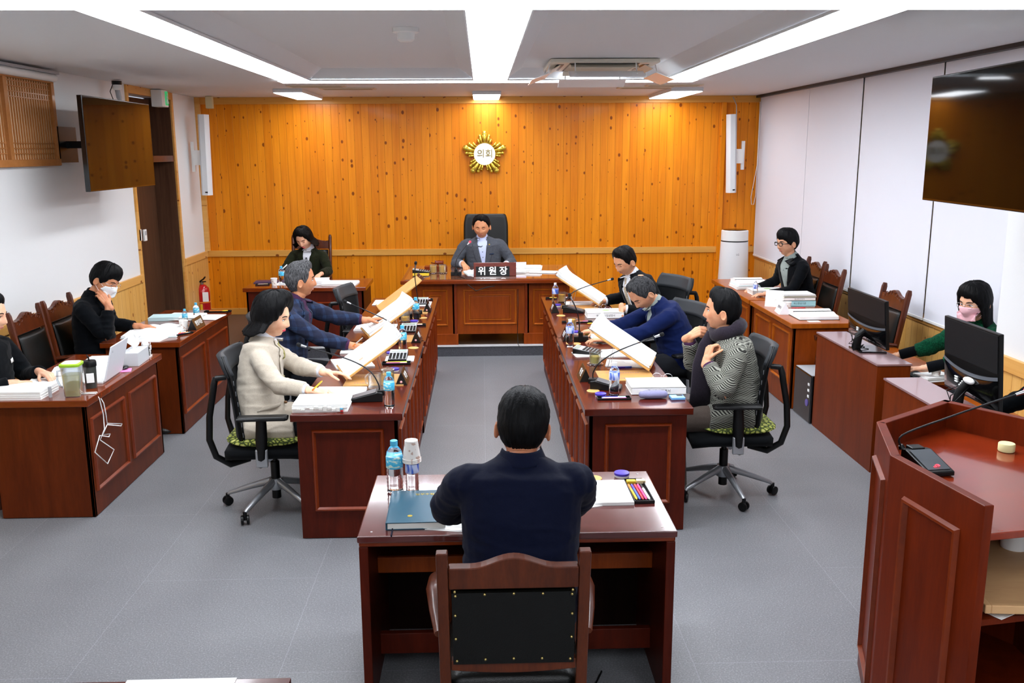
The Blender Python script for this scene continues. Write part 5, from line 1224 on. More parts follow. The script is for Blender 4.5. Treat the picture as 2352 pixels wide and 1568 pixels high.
def calc(label, x, y, z, rz):
    r = thing('calculator', label, 'calculator', (x, y, z), rz)
    MB().prism([(-.095, 0), (.095, 0), (.095, .038), (.05, .03), (-.095, .010)], -.065, .065, 0).build('base_shell', M_BLK, r, bevel=.003)
    def pl(y_, o=0): return (.012+(y_+.095)*.14 if y_ < .05 else .032+(y_-.05)*.19)+o
    k = MB().add([(-.063, -.093, pl(-.093)), (.063, -.093, pl(-.093)), (.063, .05, pl(.05)), (-.063, .05, pl(.05)), (.063, .094, pl(.094)), (-.063, .094, pl(.094))], [(0, 1, 2, 3), (3, 2, 4, 5)]); k.build('face_plate', M_GRYP, r, solid=.003)
    k = MB()
    for i in range(5):
        for j in range(5): yy_ = -.08+j*.024; xx = -.05+i*.025; k.box((xx-.009, yy_-.008, pl(yy_)), (xx+.009, yy_+.008, pl(yy_)+.007))
    k.build('keypad', M_BLK, r, bevel=.001)
    MB().cb((0, .072, pl(.072)+.004), (.1, .03, .003), Matrix.Rotation(.18, 3, 'X')).build('display', mat('lcd', '9aa79a', .25), r); return r
def pen(x, y, z, rz, m, m2, label, L=.14, r_=.0048, tilt=0):
    k = MB().tube([(-L/2, 0, 0), (-L/2+.012, 0, 0), (L/2-.045, 0, 0)], [.0015, r_, r_], 10)
    k.tube([(L/2-.045, 0, 0), (L/2, 0, 0)], r_*1.1, 10, mi=1)
    k.xf(Matrix.Rotation(rz, 3, 'Z') @ Matrix.Rotation(tilt, 3, 'Y'))
    return lab(k.build('pen', [m, m2], smooth=40, loc=(x, y, z+r_)), label, 'pen')
def tray(label, x, y, z, rz, L=.2, W=.09, h=.014):
    k = MB(); k.box((-L/2, -W/2, 0), (L/2, W/2, .003))
    for a, b, c, d in ((-L/2, -W/2, L/2, -W/2+.004), (-L/2, W/2-.004, L/2, W/2), (-L/2, -W/2, -L/2+.004, W/2), (L/2-.004, -W/2, L/2, W/2)): k.box((a, b, 0), (c, d, h))
    return lab(k.build('pen_tray', M_BLK, loc=(x, y, z), rz=rz, bevel=.002), label, 'tray')
def trayset(where, x, y, z, rz, cols, L=.2, W=.09, er=True):
    tray('black plastic pen tray '+where, x, y, z, rz, L, W); n = len(cols)
    for i, (m, m2, nm) in enumerate(cols):
        o = (i-(n-1)/2)*(W-.025)/max(n-1, 1); c, s_ = math.cos(rz), math.sin(rz)
        pen(x-s_*o, y+c*o, z+.0035, rz+random.uniform(-.04, .04), m, m2, nm+' in the tray '+where, L*.72)
def purple_tin(label, x, y, z):
    r = thing('round_tin', label, 'tin', (x, y, z)); MB().lathe([(.031, 0), (.033, .003), (.033, .012)]).build('tin_body', M_WHT, r, smooth=40)
    MB().lathe([(.0345, .011), (.035, .014), (.034, .021), (.03, .022), (0, .022)]).build('lid', M_PURP, r, smooth=40); return r
M_NPB = mat('name_plate_brown', '4a3318', .3); M_LET = mat('white_lettering', 'f0f0ee', .5)
def nameplate(label, x, y, z, rz, body=M_NPB, L=.19, H=.085, W=.075, word='위원', end=True):
    """triangular desk name plate; its front faces local -y"""
    r = thing('name_plate', label, 'name plate', (x, y, z), rz)
    k = MB().prism([(-W/2, 0), (W/2, 0), (0, H)], -L/2, L/2, 0).build('plate_body', mat('name_plate_black', '141210', .3), r, bevel=.002)
    a = math.atan2(H, W/2)
    MB().cb((0, -W/4-.001, H/2), (L*.97, .002, math.hypot(H, W/2)*.96), Matrix.Rotation(-(PI/2-a), 3, 'X')).build('front_face', body, r)
    text(word, .048, M_LET, r, (0, -W/4-.0035, H/2), (a, 0, 0))
    if end: MB().ell((-L/2-.001, 0, .022), (.002, .008, .008), n=12, k=6).build('round_sticker', mat('sticker_pink', 'd9a0a4', .5), r)
    return r
def sheets(label, x, y, z, w, l, h, rz, name='paper_stack', m=None, jit=.006, tabs=False, n=None, lines=True, cat='papers'):
    """stack of loose sheets, slightly uneven; w along local x, l along local y"""
    n = n or max(2, int(h/.004)); k = MB(); 
    for i in range(n):
        a, b = random.uniform(-jit, jit), random.uniform(-jit, jit); k.box((-w/2+a, -l/2+b, h*i/n), (w/2+a, l/2+b, h*(i+.9)/n))
    o = k.build(name, m or M_PAPER, loc=(x, y, z), rz=rz)
    if lines:
        k = MB()
        for i in range(9):
            if random.random() < .75: k.box((-w*.36, l*(.36-i*.085), h+.0002), (w*(.36-random.random()*.4), l*(.36-i*.085)+.003, h+.0006))
        k.build('printed_lines', mat('print_grey', 'b4b6bc', .8), o)
    if tabs:
        k = MB()
        for i in range(12): k.box((-w/2+i*w/12.5, -l/2-.012, h*random.uniform(.1, .8)), (-w/2+i*w/12.5+w/16, -l/2, h*random.uniform(.1, .8)+.0015))
        k.build('index_tabs', M_PAPER2, o)
        MB().box((w/2-.04, -l/2-.014, .004), (w/2-.025, -l/2+.01, .010)).build('coloured_tab', M_RED, o); MB().box((w/2-.04, -l/2-.014, .018), (w/2-.025, -l/2+.01, .024)).build('coloured_tab', M_BLUECAP, o)
    return lab(o, label, cat)
def book(label, x, y, z, w, l, h, rz, cover, spine_text=None, name='book', art=False):
    """closed book, spine on local -y side"""
    r = thing(name, label, 'book', (x, y, z), rz)
    MB().box((-w/2+.003, -l/2+.003, .003), (w/2-.003, l/2-.003, h-.003)).build('pages', M_PAPER2, r)
    k = MB(); k.box((-w/2, -l/2, 0), (w/2, l/2, .003)); k.box((-w/2, -l/2, h-.003), (w/2, l/2, h)); k.box((-w/2, -l/2, 0), (w/2, -l/2+.003, h)); k.build('cover', cover, r)
    if spine_text: text(spine_text, min(h*.5, .022), M_INK, r, (0, -l/2-.0008, h/2), (PI/2, 0, 0), ext=.0002)
    if art:
        MB().ell((w*.06, l*.1, h), (.035, .03, .001), n=16, k=6).build('cover_print', mat('print_green', '8fc06a', .5), r)
        MB().box((-w*.25, -.012, h), (-w*.02, -.004, h+.0005)).build('cover_print', mat('print_grey', 'b4b6bc', .8), r)
    return r
def openbook(label, x, y, z, w, l, h, rz, name='open_binder', cover=None):
    """thick bound pages lying open, spine along local y; left half rolled"""
    r = thing(name, label, 'book', (x, y, z), rz)
    def pg(sgn, h_): return lambda u_, v_: V((sgn*w/2*u_, (v_-.5)*l, h_*(1-.25*u_**3)+.012*math.sin(PI*min(u_*1.6, 1))*(1-u_*.4)))
    for s_, hh in ((-1, h*.8), (1, h)):
        k = MB(); f_ = pg(s_, hh); nu, nv = 14, 6
        vs = [f_(i/(nu-1), j/(nv-1)) for j in range(nv) for i in range(nu)]; vb = [V((p.x, p.y, .004)) for p in vs]; N_ = len(vs); k.add(vs+vb, [])
        for j in range(nv-1):
            for i in range(nu-1): q = (j*nu+i, j*nu+i+1, (j+1)*nu+i+1, (j+1)*nu+i); k.f.append(q); k.m.append(0); k.f.append(tuple(e+N_ for e in q[::-1])); k.m.append(0)
        for i in range(nu-1): k.f += [(i, i+N_, i+1+N_, i+1), ((nv-1)*nu+i, (nv-1)*nu+i+1, (nv-1)*nu+i+1+N_, (nv-1)*nu+i+N_)]; k.m += [0, 0]
        for j in range(nv-1): k.f += [(j*nu+nu-1, j*nu+nu-1+N_, (j+1)*nu+nu-1+N_, (j+1)*nu+nu-1)]; k.m += [0]
        k.build('pages', M_PAPER, r, smooth=40)
        k = MB()
        for i in range(10): yy_ = -l*.4+i*l*.088; k.grid(lambda u_, v_: f_(.2+.6*u_, .5)+V((0, yy_+v_*.003, .0008)), 6, 2)
        k.build('printed_lines', mat('print_grey', 'b4b6bc', .8), r)
    MB().box((-w/2-.006, -l/2-.006, 0), (w/2+.006, l/2+.006, .004)).build('cover', cover or mat('cover_pale_blue', 'bcd8da', .5), r); return r
def stand(label, plabel, x, y, z, rz, top_tilt=.62, W=.30, Lb=.40, flop=True, pile=.028, paper=True, h0=.02):
    r = thing('reading_stand', label, 'reading stand', (x, y, z), rz); ca, sa = math.cos(top_tilt), math.sin(top_tilt)
    B = Matrix(((ca, 0, -sa), (0, 1, 0), (sa, 0, ca)))   # local board frame: x up the slope, z = normal facing -x/up
    o = V((0, 0, h0))
    k = MB().prism([(0, -W/2), (Lb*.9, -W/2), (Lb, -W/2+.03), (Lb, W/2-.03), (Lb*.9, W/2), (0, W/2)], 0, .012, 2).xf(B, o).build('board', M_TAN, r, bevel=.002)
    MB().box((0, -W/2+.02, .012), (.012, W/2-.02, .03)).xf(B, o).build('ledge', M_TAN, r, bevel=.002)
    for s_ in (-1, 1):
        k = MB(); k.box((Lb-.07, s_*.07-.016, -.012), (Lb+.035, s_*.07+.016, .0)); k.box((Lb+.0, s_*.07-.014, -.012), (Lb+.03, s_*.07+.014, .035)); k.xf(B, o).build('brown_clip', mat('clip_brown', '5a3220', .35), r, bevel=.004)
        pt = B @ V((Lb*.62, s_*.09, 0))+o
        MB().tube([pt, (pt.x+.045, pt.y, .004), (pt.x-.02, pt.y, .003)], .0022, 6).build('wire_leg', M_MET, r)
    if paper:
        k = MB(); n = 9; th = pile/n
        for i in range(n):
            a, b = random.uniform(-.004, .004), random.uniform(-.005, .005); zz = .0125+th*i
            def pf(u_, v_):
                lift = .035*max(0, (u_-.82)/.18)**2*(i/n) if flop else 0; fall = -.05*max(0, (.08-u_)/.08)*(i/n) if flop else 0
                return V((.013+a+(Lb*1.02)*u_, (v_-.5)*(W*.93)+b, zz+lift))
            g_ = MB().grid(pf, 12, 4); N_ = len(g_.v); g_.v += [p+V((0, 0, th*.85)) for p in g_.v]; F_ = list(g_.f); g_.f += [tuple(e+N_ for e in f_) for f_ in F_]; g_.m = [0]*len(g_.f)
            for i2 in range(11): g_.f += [(i2, i2+1, i2+1+N_, i2+N_), (36+i2, 36+i2+N_, 37+i2+N_, 37+i2)]; g_.m += [0, 0]
            for j2 in range(3): g_.f += [(j2*12+11, (j2+1)*12+11, (j2+1)*12+11+N_, j2*12+11+N_), (j2*12, j2*12+N_, (j2+1)*12+N_, (j2+1)*12)]; g_.m += [0, 0]
            k.add(g_.v, g_.f)
        k.xf(B, o); p = k.build('document_pile', M_PAPER, loc=(x, y, z), rz=rz); lab(p, plabel, 'papers')
        k = MB()
        for q in range(8): k.box((.06+q*.04, -W*.36, .0135+pile), (.063+q*.04, W*(.36-.3*random.random()), .0139+pile))
        k.xf(B, o).build('printed_lines', mat('print_grey', 'b4b6bc', .8), p)
        MB().box((.14, -W*.38, .014+pile), (.17, -W*.30, .0145+pile)).xf(B, o).build('coloured_tab', mat('tab_salmon', 'f0a080', .6), p)
    return r
def deskpad(label, x, y, z, w, l, rz):
    r = thing('desk_pad', label, 'desk pad', (x, y, z), rz); MB().box((-w/2, -l/2, 0), (w/2, l/2, .006)).build('board', M_MAT, r, bevel=.001)
    for q in (-.3, .25):
        k = MB()
        for i in range(14): k.ell((-w*.32+i*w*.045, l*q+.003*(i % 2), .0062), (.005, .004, .0006), n=8, k=4)
        k.build('purple_print', M_PURP, r)
    return r
def spectacles(label, x, y, z, rz, m=M_GS):
    r = thing('eyeglasses', label, 'eyeglasses', (x, y, z), rz)
    for s_ in (-1, 1):
        MB().tube([(s_*.034+.026*math.cos(a), 0, .018+.018*math.sin(a)) for a in [q*PI/8 for q in range(16)]], .0011, 5, closed=True).build('rim', m, r)
        MB().tube([(s_*.06, 0, .022), (s_*.064, -.08, .012), (s_*.06, -.13, .002)], .0012, 5).build('temple', m, r)
    MB().tube([(-.009, 0, .02), (.009, 0, .02)], .0012, 5).build('bridge', m, r); return r
T = DH
# --- left row, near seat
sheets('thick stack of white papers with index tabs at the near corner of the left row', -.935, 5.14, T, .31, .24, .045, .02, tabs=True, jit=.003, n=10)
sheets('open notebook pages under the writing hand of the woman in the cream coat', -.885, 5.44, T, .30, .2, .014, -.05, jit=.004)
mic('gooseneck microphone at the near end of the left row pointing at the cream coat woman', -.665, 5.27, T, .06, [(.04, 0, .05), (.035, .0, .10), (-.02, .01, .18), (-.15, .015, .25), (-.40, .03, .325)])
bottle('blue-capped water bottle at the near end of the left row', -.55, 5.12, T)
mug('clear glass mug behind the nearest microphone of the left row', -.68, 5.52, T, 2.6, fill=.0)
mug('lidded glass cup of yellow tea beside the nearest left bottle', -.61, 5.62, T, 1.2, lid=True, fill=.06)
deskpad('tan desk pad with purple print under the cream coat woman’s reading stand', -.70, 5.74, T, .38, .30, .0)
stand('tan reading stand in front of the woman in the cream coat', 'slanted pile of papers being leafed by the woman in the cream coat', -.93, 5.84, T, .30, .58, .36, .43)
purple_tin('purple-lidded round tin beside the nearest left name plate', -.605, 5.99, T)
nameplate('brown name plate at the near end of the left row', -.525, 5.70, T, PI/2, word='위 원')
pd = [(M_PINK, M_PINK, 'pink marker'), (M_PURP, M_WHT, 'violet pen'), (M_ORG, M_YEL, 'orange pencil'), (M_YEL, M_GRN, 'yellow highlighter')]
trayset('beside the nearest left calculator', -.61, 6.20, T, .02, pd, .2, .07)
sheets('white notepad under the nearest calculator of the left row', -.60, 6.35, T, .2, .14, .008, .02, lines=False, name='notepad', cat='notepad')
calc('grey calculator nearest the camera on the left row', -.61, 6.35, T+.008, -.0+PI*0-.0)
purple_tin('purple-lidded round tin beside the second left bottle', -.675, 6.50, T)
bottle('blue-capped water bottle in the middle of the left row', -.595, 6.56, T)
sheets('loose white papers in front of the plaid blazer man near his right hand', -.92, 6.22, T, .26, .30, .010, .3)
sheets('open booklet under the writing hand of the plaid blazer man', -.94, 6.63, T, .22, .16, .016, 0)
mic('gooseneck microphone in the middle of the left row pointing at the plaid blazer man', -.70, 6.90, T, .1, [(.04, 0, .05), (.03, .0, .10), (-.03, .01, .17), (-.14, .01, .23), (-.33, .02, .315)])
deskpad('tan desk pad with purple print in the middle of the left row', -.68, 7.06, T, .36, .26, 0)
stand('tan reading stand in front of the man in the plaid blazer', 'slanted pile of papers under the hand of the plaid blazer man', -.94, 7.16, T, .30, .58, .36, .43)
nameplate('black name plate in the middle of the left row', -.525, 7.0, T, PI/2, mat('np_dark', '1c1512', .15), word='위 원')
trayset('behind the middle name plate of the left row', -.60, 7.62, T, .02, pd[:3], .22, .07)
calc('grey calculator in the middle of the left row', -.62, 7.42, T, 0)
sheets('closed dark-edged papers between the plaid blazer man’s hands', -.90, 7.52, T, .34, .2, .018, 0)
mug('small glass cup behind the plaid blazer man’s reading stand', -.68, 7.82, T, 1.5, fill=.03)
purple_tin('purple-lidded round tin beside the farthest left bottle', -.60, 7.76, T)
bottle('blue-capped water bottle at the far end of the left row', -.59, 7.86, T)
mic('upright gooseneck microphone at the far end of the left row', -.62, 8.02, T, .1, [(.05, -.0, .05), (.045, 0, .12), (.03, -.02, .25), (.02, -.03, .38), (.03, -.06, .47)])
stand('tan reading stand of the empty seat in the left row', 'empty', -.96, 8.32, T, .22, .62, .34, .47, paper=False)
deskpad('tan desk pad with purple print at the far end of the left row', -.66, 8.3, T, .3, .24, 0)
nameplate('black name plate at the far end of the left row', -.52, 8.36, T, PI/2, mat('np_dark', '1c1512', .15), word='위 원')
sheets('blank white sheets beside the empty seat’s reading stand', -.90, 8.84, T, .34, .3, .006, 0, lines=False)
sheets('white pad under the farthest left calculator', -.61, 8.74, T, .2, .22, .006, 0, lines=False, name='notepad', cat='notepad')
calc('grey calculator at the far end of the left row', -.60, 8.76, T+.006, 0)
trayset('at the far left corner of the left row', -.60, 8.97, T, .05, pd[:2], .2, .06)
def coaster(label, x, y): lab(MB().lathe([(.038, 0), (.04, .002), (.038, .004), (0, .004)]).build('cable_grommet', M_TAN, smooth=40, loc=(x, y, T)), label, 'grommet')
coaster('round tan grommet beside the middle bottle of the left row', -.53, 6.72); coaster('round tan grommet behind the farthest left bottle', -.54, 7.98)
# --- right row, near seat
trayset('at the near corner of the right row', .765, 5.21, T, .0, [(M_PINK, M_PINK, 'pink marker'), (M_WHT, M_BLUECAP, 'white pen'), (M_PURP, M_WHT, 'violet pen')], .20, .06)
purple_tin('purple-lidded round tin at the near end of the right row', .695, 5.275, T)
bottle('white-capped water bottle at the near end of the right row', .778, 5.29, T, 'white')
mic('gooseneck microphone at the near end of the right row beside the scarf man', .72, 5.47, T, PI-.25, [(-.045, .01, .05), (-.045, .012, .1), (.0, .0, .17), (.12, -.01, .245), (.34, -.04, .335)])
coaster('round tan grommet beside the nearest right microphone', .665, 5.40)
book('thick white budget book carrying a pair of eyeglasses on the right row', 1.05, 5.42, T, .33, .25, .045, 0, mat('cover_white', 'efefec', .4), '결산검사의견서')
spectacles('silver-rimmed eyeglasses lying on the thick white book', 1.11, 5.50, T+.046, -.3)
k = MB().tube([(-.085, 0, .025), (-.075, 0, .025), (-.04, 0, .025), (.04, 0, .025), (.075, 0, .025), (.085, 0, .025)], [(.01, .01), (.024, .02), (.031, .025), (.031, .025), (.024, .02), (.01, .01)], 18)
lab(k.build('glasses_case', fabric('lavender_felt', '7c7a9c', '8c8aaa', 400), smooth=True, loc=(1.0, 5.215, T), rz=.03), 'lavender grey glasses case at the near edge of the right row', 'glasses case')
ph = thing('folding_phone', 'small light blue folding phone beside the lavender glasses case', 'phone', (1.14, 5.20, T), .05)
MB().box((-.042, -.036, 0), (.042, .036, .017)).build('body', mat('phone_blue', '6fa6dc', .3), ph, bevel=.004); MB().box((.0, .0, .017), (.035, .03, .019)).build('camera_window', M_BLKG, ph, bevel=.001)
deskpad('tan desk pad with purple print at the near end of the right row', .92, 5.77, T, .36, .27, 0)
stand('tan reading stand in front of the man with the scarf', 'slanted pile of tabbed papers in front of the man with the scarf', 1.13, 5.98, T, PI-.28, .56, .36, .46, pile=.04)
mug('glass mug with yellow-green tea near the right calculator', .765, 6.12, T, .3, fill=.045, tea=M_GREEN_T)
nameplate('brown name plate at the near end of the right row', .645, 5.72, T, -PI/2, word='위 원')
calc('light grey calculator of the right row', .75, 6.46, T+.006, 1.2)
sheets('white notepad under the right calculator', .75, 6.42, T, .2, .16, .006, .1, lines=False, name='notepad', cat='notepad')
sheets('loose white papers in the middle of the right row', .95, 6.45, T, .3, .24, .008, .2)
sheets('papers with blue print partly under the scarf man’s stand', .97, 6.12, T, .26, .2, .006, -.2)
pen(.93, 6.0, T, .1, M_PURP, M_BLU, 'blue violet pen lying before the scarf man’s stand')
bottle('white-capped water bottle in the middle of the right row', .648, 6.73, T, 'white')
mic('thin upright gooseneck microphone in the middle of the right row', .745, 6.90, T, .0, [(-.01, -.02, .07), (-.012, -.02, .14), (-.03, -.02, .24), (-.075, -.01, .34)], base='block')
coaster('round tan grommet beside the upright right microphone', .70, 6.80)
purple_tin('purple-lidded round tin beside the middle right mug', .74, 7.20, T)
mug('glass mug of brown tea beside the bending man', .72, 7.36, T, .2, fill=.075)
nameplate('black name plate in the middle of the right row', .645, 6.98, T, -PI/2, mat('np_dark', '1c1512', .15), word='위 원')
trayset('in front of the bending man', .80, 7.68, T, .0, [(M_PURP, M_WHT, 'violet pen'), (M_ORG, M_PINK, 'orange marker')], .26, .05)
pen(.93, 7.46, T+.03, .1, M_YEL, M_ORG, 'yellow pencil under the bending man’s fingers')
lab(MB().tube([(-.04, 0, .006), (.04, 0, .006)], [(.010, .006), (.007, .005)], 10).build('highlighter', M_YEL, loc=(.85, 7.14, T), smooth=40), 'short yellow highlighter left of the bending man’s hands', 'pen')
openbook('open white booklet under the hands of the bending man', 1.0, 7.0, T, .30, .3, .018, PI/2+.1, name='open_booklet')
book('thick white printed book with green leaf print at the far right seat', 1.07, 7.98, T, .32, .24, .05, 0, mat('cover_white', 'efefec', .4), '예산안 사업설명서', art=True)
spectacles('thin metal eyeglasses lying on the leaf print book', 1.05, 8.08, T+.051, .4)
mic('gooseneck microphone in front of the pale tie man', .79, 8.20, T, PI-.25, [(-.045, .0, .05), (-.04, .0, .11), (.02, .0, .18), (.15, .01, .235), (.36, .03, .29)])
coaster('round tan grommet beside the farthest right microphone', .69, 8.02)
deskpad('tan desk pad with purple print in front of the pale tie man', .90, 8.42, T, .34, .24, 0)
stand('tan reading stand in front of the pale tie man', 'slanted thick pile of papers in front of the pale tie man', 1.13, 8.56, T, PI-.28, .56, .36, .48, pile=.035)
sheets('spiral notebook beside the pale tie man’s desk pad', .93, 8.68, T, .28, .16, .01, 0, name='notebook', cat='notebook')
nameplate('brown black name plate at the far end of the right row', .65, 8.25, T, -PI/2, mat('np_darkbrown', '33201c', .2), word='위 원')
purple_tin('purple-lidded round tin under the farthest right bottle', .70, 8.52, T)
bottle('white-capped water bottle at the far end of the right row', .69, 8.66, T, 'white')
mug('glass mug of tea behind the farthest right bottle', .76, 8.78, T, .2, fill=.06)
trayset('at the far corner of the right row', .75, 8.98, T, .0, [(M_ORG, M_PINK, 'orange marker'), (M_YEL, M_WHT, 'cream eraser stick')], .26, .06)
# --- front desk
F_ = FH
bottle('large blue-capped water bottle at the left of the front desk', -.393, 3.775, F_, 'blue', .235)
bottle('water bottle topped with upturned paper cups on the front desk', -.318, 3.77, F_, 'white', .19)
for i in range(3): paper_cup('upturned paper cup stacked on the front desk bottle, '+('outermost on top', 'middle of three', 'lowest of three')[i], -.318, 3.77, F_+.1535-i*.007, True, 1.08)
r = thing('notebook', 'dark teal diary with gold print under the navy suit man’s left elbow', 'notebook', (-.275, 3.54, F_), .02)
MB().box((-.115, -.17, .003), (.112, .167, .027)).build('pages', M_PAPER2, r)
k = MB(); k.box((-.12, -.175, 0), (.115, .17, .003)); k.box((-.12, -.175, .027), (.115, .17, .031)); k.box((-.122, -.175, 0), (-.117, .17, .031)); k.build('cover', mat('teal_cover', '174a5e', .35), r, bevel=.001)
text('업무수첩', .022, M_GOLD, r, (.02, .12, .0315), (0, 0, 0), ext=.0002); MB().lathe([(.010, 0), (.010, .0006), (.007, .0006)], (-.03, -.11, .031), 16).build('gold_crest', M_GOLD, r)
MB().box((-.098, -.235, -.002), (-.093, -.165, .006)).build('ribbon', M_NAVY, r)
sheets('white papers under the left forearm of the navy suit man', -.12, 3.44, F_, .21, .2, .004, -.2)
sheets('white pad of paper on the right of the front desk', .535, 3.71, F_, .165, .265, .014, .01, lines=False, jit=.0006, name='notepad', cat='notepad')
sheets('white sheet half hidden under the navy suit man’s right arm', .36, 3.66, F_, .18, .24, .004, .35)
tray('black pen tray full of pens on the front desk', .662, 3.725, F_, PI/2+.03, .27, .085)
for i, (m, m2, nm) in enumerate([(M_YEL, M_ORG, 'yellow pencil'), (M_BLU, M_PURP, 'blue pen'), (M_RED, M_RED, 'red pen'), (M_PINK, M_PINK, 'pink marker'), (M_WHT, M_BLK, 'white pen')]):
    pen(.632+i*.0135, 3.70, F_+.004, PI/2+.05, m, m2, nm+' in the front desk pen tray', .17, .0055)
lab(MB().box((-.02, -.013, 0), (.02, .013, .014)).build('eraser', M_YEL, loc=(.645, 3.825, F_+.004), bevel=.003), 'yellow eraser in the front desk pen tray', 'eraser')
lab(MB().box((-.02, -.014, 0), (.02, .014, .016)).build('eraser', mat('eraser_cream', 'e8d3a0', .6), loc=(.688, 3.825, F_+.004), bevel=.003), 'cream eraser in the front desk pen tray', 'eraser')
purple_tin('purple-lidded round tin at the back of the front desk', .618, 3.92, F_)
r = thing('cable_grommet', 'round tan grommet with a black cable on the front desk', 'grommet', (.49, 3.90, F_)); MB().lathe([(.034, 0), (.036, .002), (.034, .004), (0, .004)]).build('cover', M_TAN, r, smooth=40)
MB().tube([(0, 0, .004), (-.05, .01, .03), (-.13, .02, .03), (-.2, .03, .01)], .003, 6).build('cable', M_BLK, r, smooth=True)
mic('gooseneck microphone half hidden behind the navy suit man', .20, 3.86, F_, -PI/2, [(.02, .02, .05), (.045, .0, .14), (.03, -.02, .21), (-.02, -.05, .26)], base='block')
lab(MB().box((-.04, -.02, 0), (.04, .02, .03)).build('desk_display', mat('blue_display', '2f7fd0', .3), loc=(.33, 3.88, F_)), 'small blue display behind the navy suit man’s shoulder', 'display')
lab(MB().tube([(0, 0, .004), (.05, .06, .004), (-.02, .2, .004), (.04, .35, .004)], .004, 6).build('floor_cable', M_BLK, loc=(.45, 3.2, 0), smooth=True), 'black cable on the floor under the front desk', 'cable')
# --- bottom-left table
sheets('white papers on the table corner at the lower left edge', -.86, 2.27, .75, .3, .16, .004, 0, lines=False)
# --- chairman desk
C_ = PZ+.74
r = thing('name_plaque', 'large reddish wooden plaque with black plate reading 위원장 on the chairman desk', 'name plate', (.13, 10.02, C_))
MB().cb((0, .02, .075), (.47, .018, .15), Matrix.Rotation(-.12, 3, 'X')).build('board', wood('plaque_wood', '6e2a1c', '571c12', (2, 9, 9), .25, .6), r, bevel=.004)
MB().cb((-.025, -.002, .055), (.37, .006, .105), Matrix.Rotation(-.12, 3, 'X')).build('black_plate', M_BLKG, r)
text('위 원 장', .098, M_LET, r, (-.025, -.0065, .055), (PI/2-.12, 0, 0), ext=.001, off=.002)
openbook('open book leaning behind the chairman’s plaque under his hand', -.10, 10.30, C_, .2, .26, .02, .2, name='open_booklet')
for x_, lb in ((-.565, 'left glass cup of pale tea on the chairman desk'), (-.462, 'right glass cup of pale tea on the chairman desk')): mug(lb, x_, 10.33, C_, 2, fill=.07)
mic('gooseneck microphone with red ring on the chairman desk', -.30, 10.12, C_, 0, [(.0, -.02, .07), (.0, -.01, .16), (.06, .03, .26), (.14, .08, .345)], base='block', led=mat('mic_red', 'd42a3c', .4, emit=.6))
lab(MB().tube([(0, 0, .02), (.03, -.1, .006), (.08, -.24, .004), (.12, -.32, -.06), (.2, -.335, -.12), (.32, -.335, -.08), (.4, -.335, -.07)], .005, 6).build('microphone_cable', M_BLK, loc=(-.28, 10.08, C_), smooth=True), 'black cables hanging from the chairman desk microphone', 'cable')
calc('grey calculator on the left of the chairman desk', -.70, 10.30, C_+.014, 1.57)
lab(MB().box((-.09, -.06, 0), (.09, .06, .013)).build('notepad', [M_YEL], loc=(-.70, 10.27, C_)), 'yellow-edged notepad under the chairman’s calculator', 'notepad')
r = thing('gavel', 'red wooden gavel on its block at the left of the chairman desk', 'gavel', (-.55, 10.62, C_))
MB().box((-.13, -.07, .0), (.13, .07, .05)).build('sound_block', M_MLD, r, bevel=.006)
k = MB().lathe([(.024, -.05), (.03, -.045), (.024, -.03), (.03, 0), (.024, .03), (.03, .045), (.024, .05), (0, .05)]).xf(Matrix.Rotation(PI/2, 3, 'Y'), (0.04, 0, .085)); k.build('gavel_head', M_MLD, r, smooth=40)
MB().tube([(.04, 0, .085), (-.02, .1, .065), (-.06, .2, .06)], .008, 8).build('handle', M_MLD, r, smooth=True)
sheets('thick curled stack of white papers at the right of the chairman desk', .52, 10.50, C_, .30, .26, .05, -.1, jit=.012)
sheets('loose white sheets at the right end of the chairman desk', .68, 10.32, C_, .30, .2, .008, -.25, jit=.012)
sheets('small stack of papers immediately right of the plaque', .40, 10.35, C_, .14, .2, .03, .1)
lab(MB().box((-.07, 0, 0), (.07, .01, .09)).build('document_box', mat('lilac_box', 'c9c6dc', .5), loc=(.43, 10.55, C_)), 'pale lilac upright card behind the plaque', 'card')
lab(MB().tube([(0, 0, .62), (0, -.006, .4), (-.008, -.006, .15), (0, -.01, .01), (.01, -.09, -.0)], .004, 6).build('front_cable', M_BLK, loc=(.375, 9.84, PZ), smooth=True), 'thin black cable running down the chairman desk front', 'cable')
# --- secretary desk
S_ = .77
sheets('white papers on the right half of the rear left desk', -1.58, 10.10, S_, .36, .3, .02, -.05)
sheets('thick paper stack in the middle of the rear left desk', -1.86, 10.16, S_, .26, .28, .045, .05)
sheets('sheets under the right hand of the dark green jacket woman', -2.12, 10.16, S_, .34, .24, .006, 0)
lab(MB().box((-.15, -.1, 0), (.15, .1, .008)).build('folder', mat('navy_folder', '2a2750', .4), loc=(-2.42, 10.30, S_), rz=.1), 'dark blue folder on the left of the rear left desk', 'folder')
trayset('on the rear left desk', -2.43, 10.06, S_, .1, [(M_RED, M_ORG, 'red marker'), (M_WHT, M_BLUECAP, 'white pen'), (M_ORG, M_YEL, 'orange marker')], .15, .06)
paper_cup('paper cup on the rear left desk', -2.30, 10.05, S_)
bottle('blue-capped water bottle on the rear left desk', -2.22, 10.07, S_)
r = thing('name_plate', 'black sign reading 전 on the rear left desk', 'name plate', (-1.99, 9.93, S_)); MB().cb((0, .02, .035), (.26, .012, .07), Matrix.Rotation(-.2, 3, 'X')).build('plate', M_BLKG, r)
text('전문위원', .05, M_LET, r, (-.0, .012, .035), (PI/2-.2, 0, 0), ext=.0006)
pen(-2.28, 10.47, .90, 1.0, M_WHT, M_WHT, 'white pen held by the woman in the dark green jacket', .13, .006, tilt=-.5)
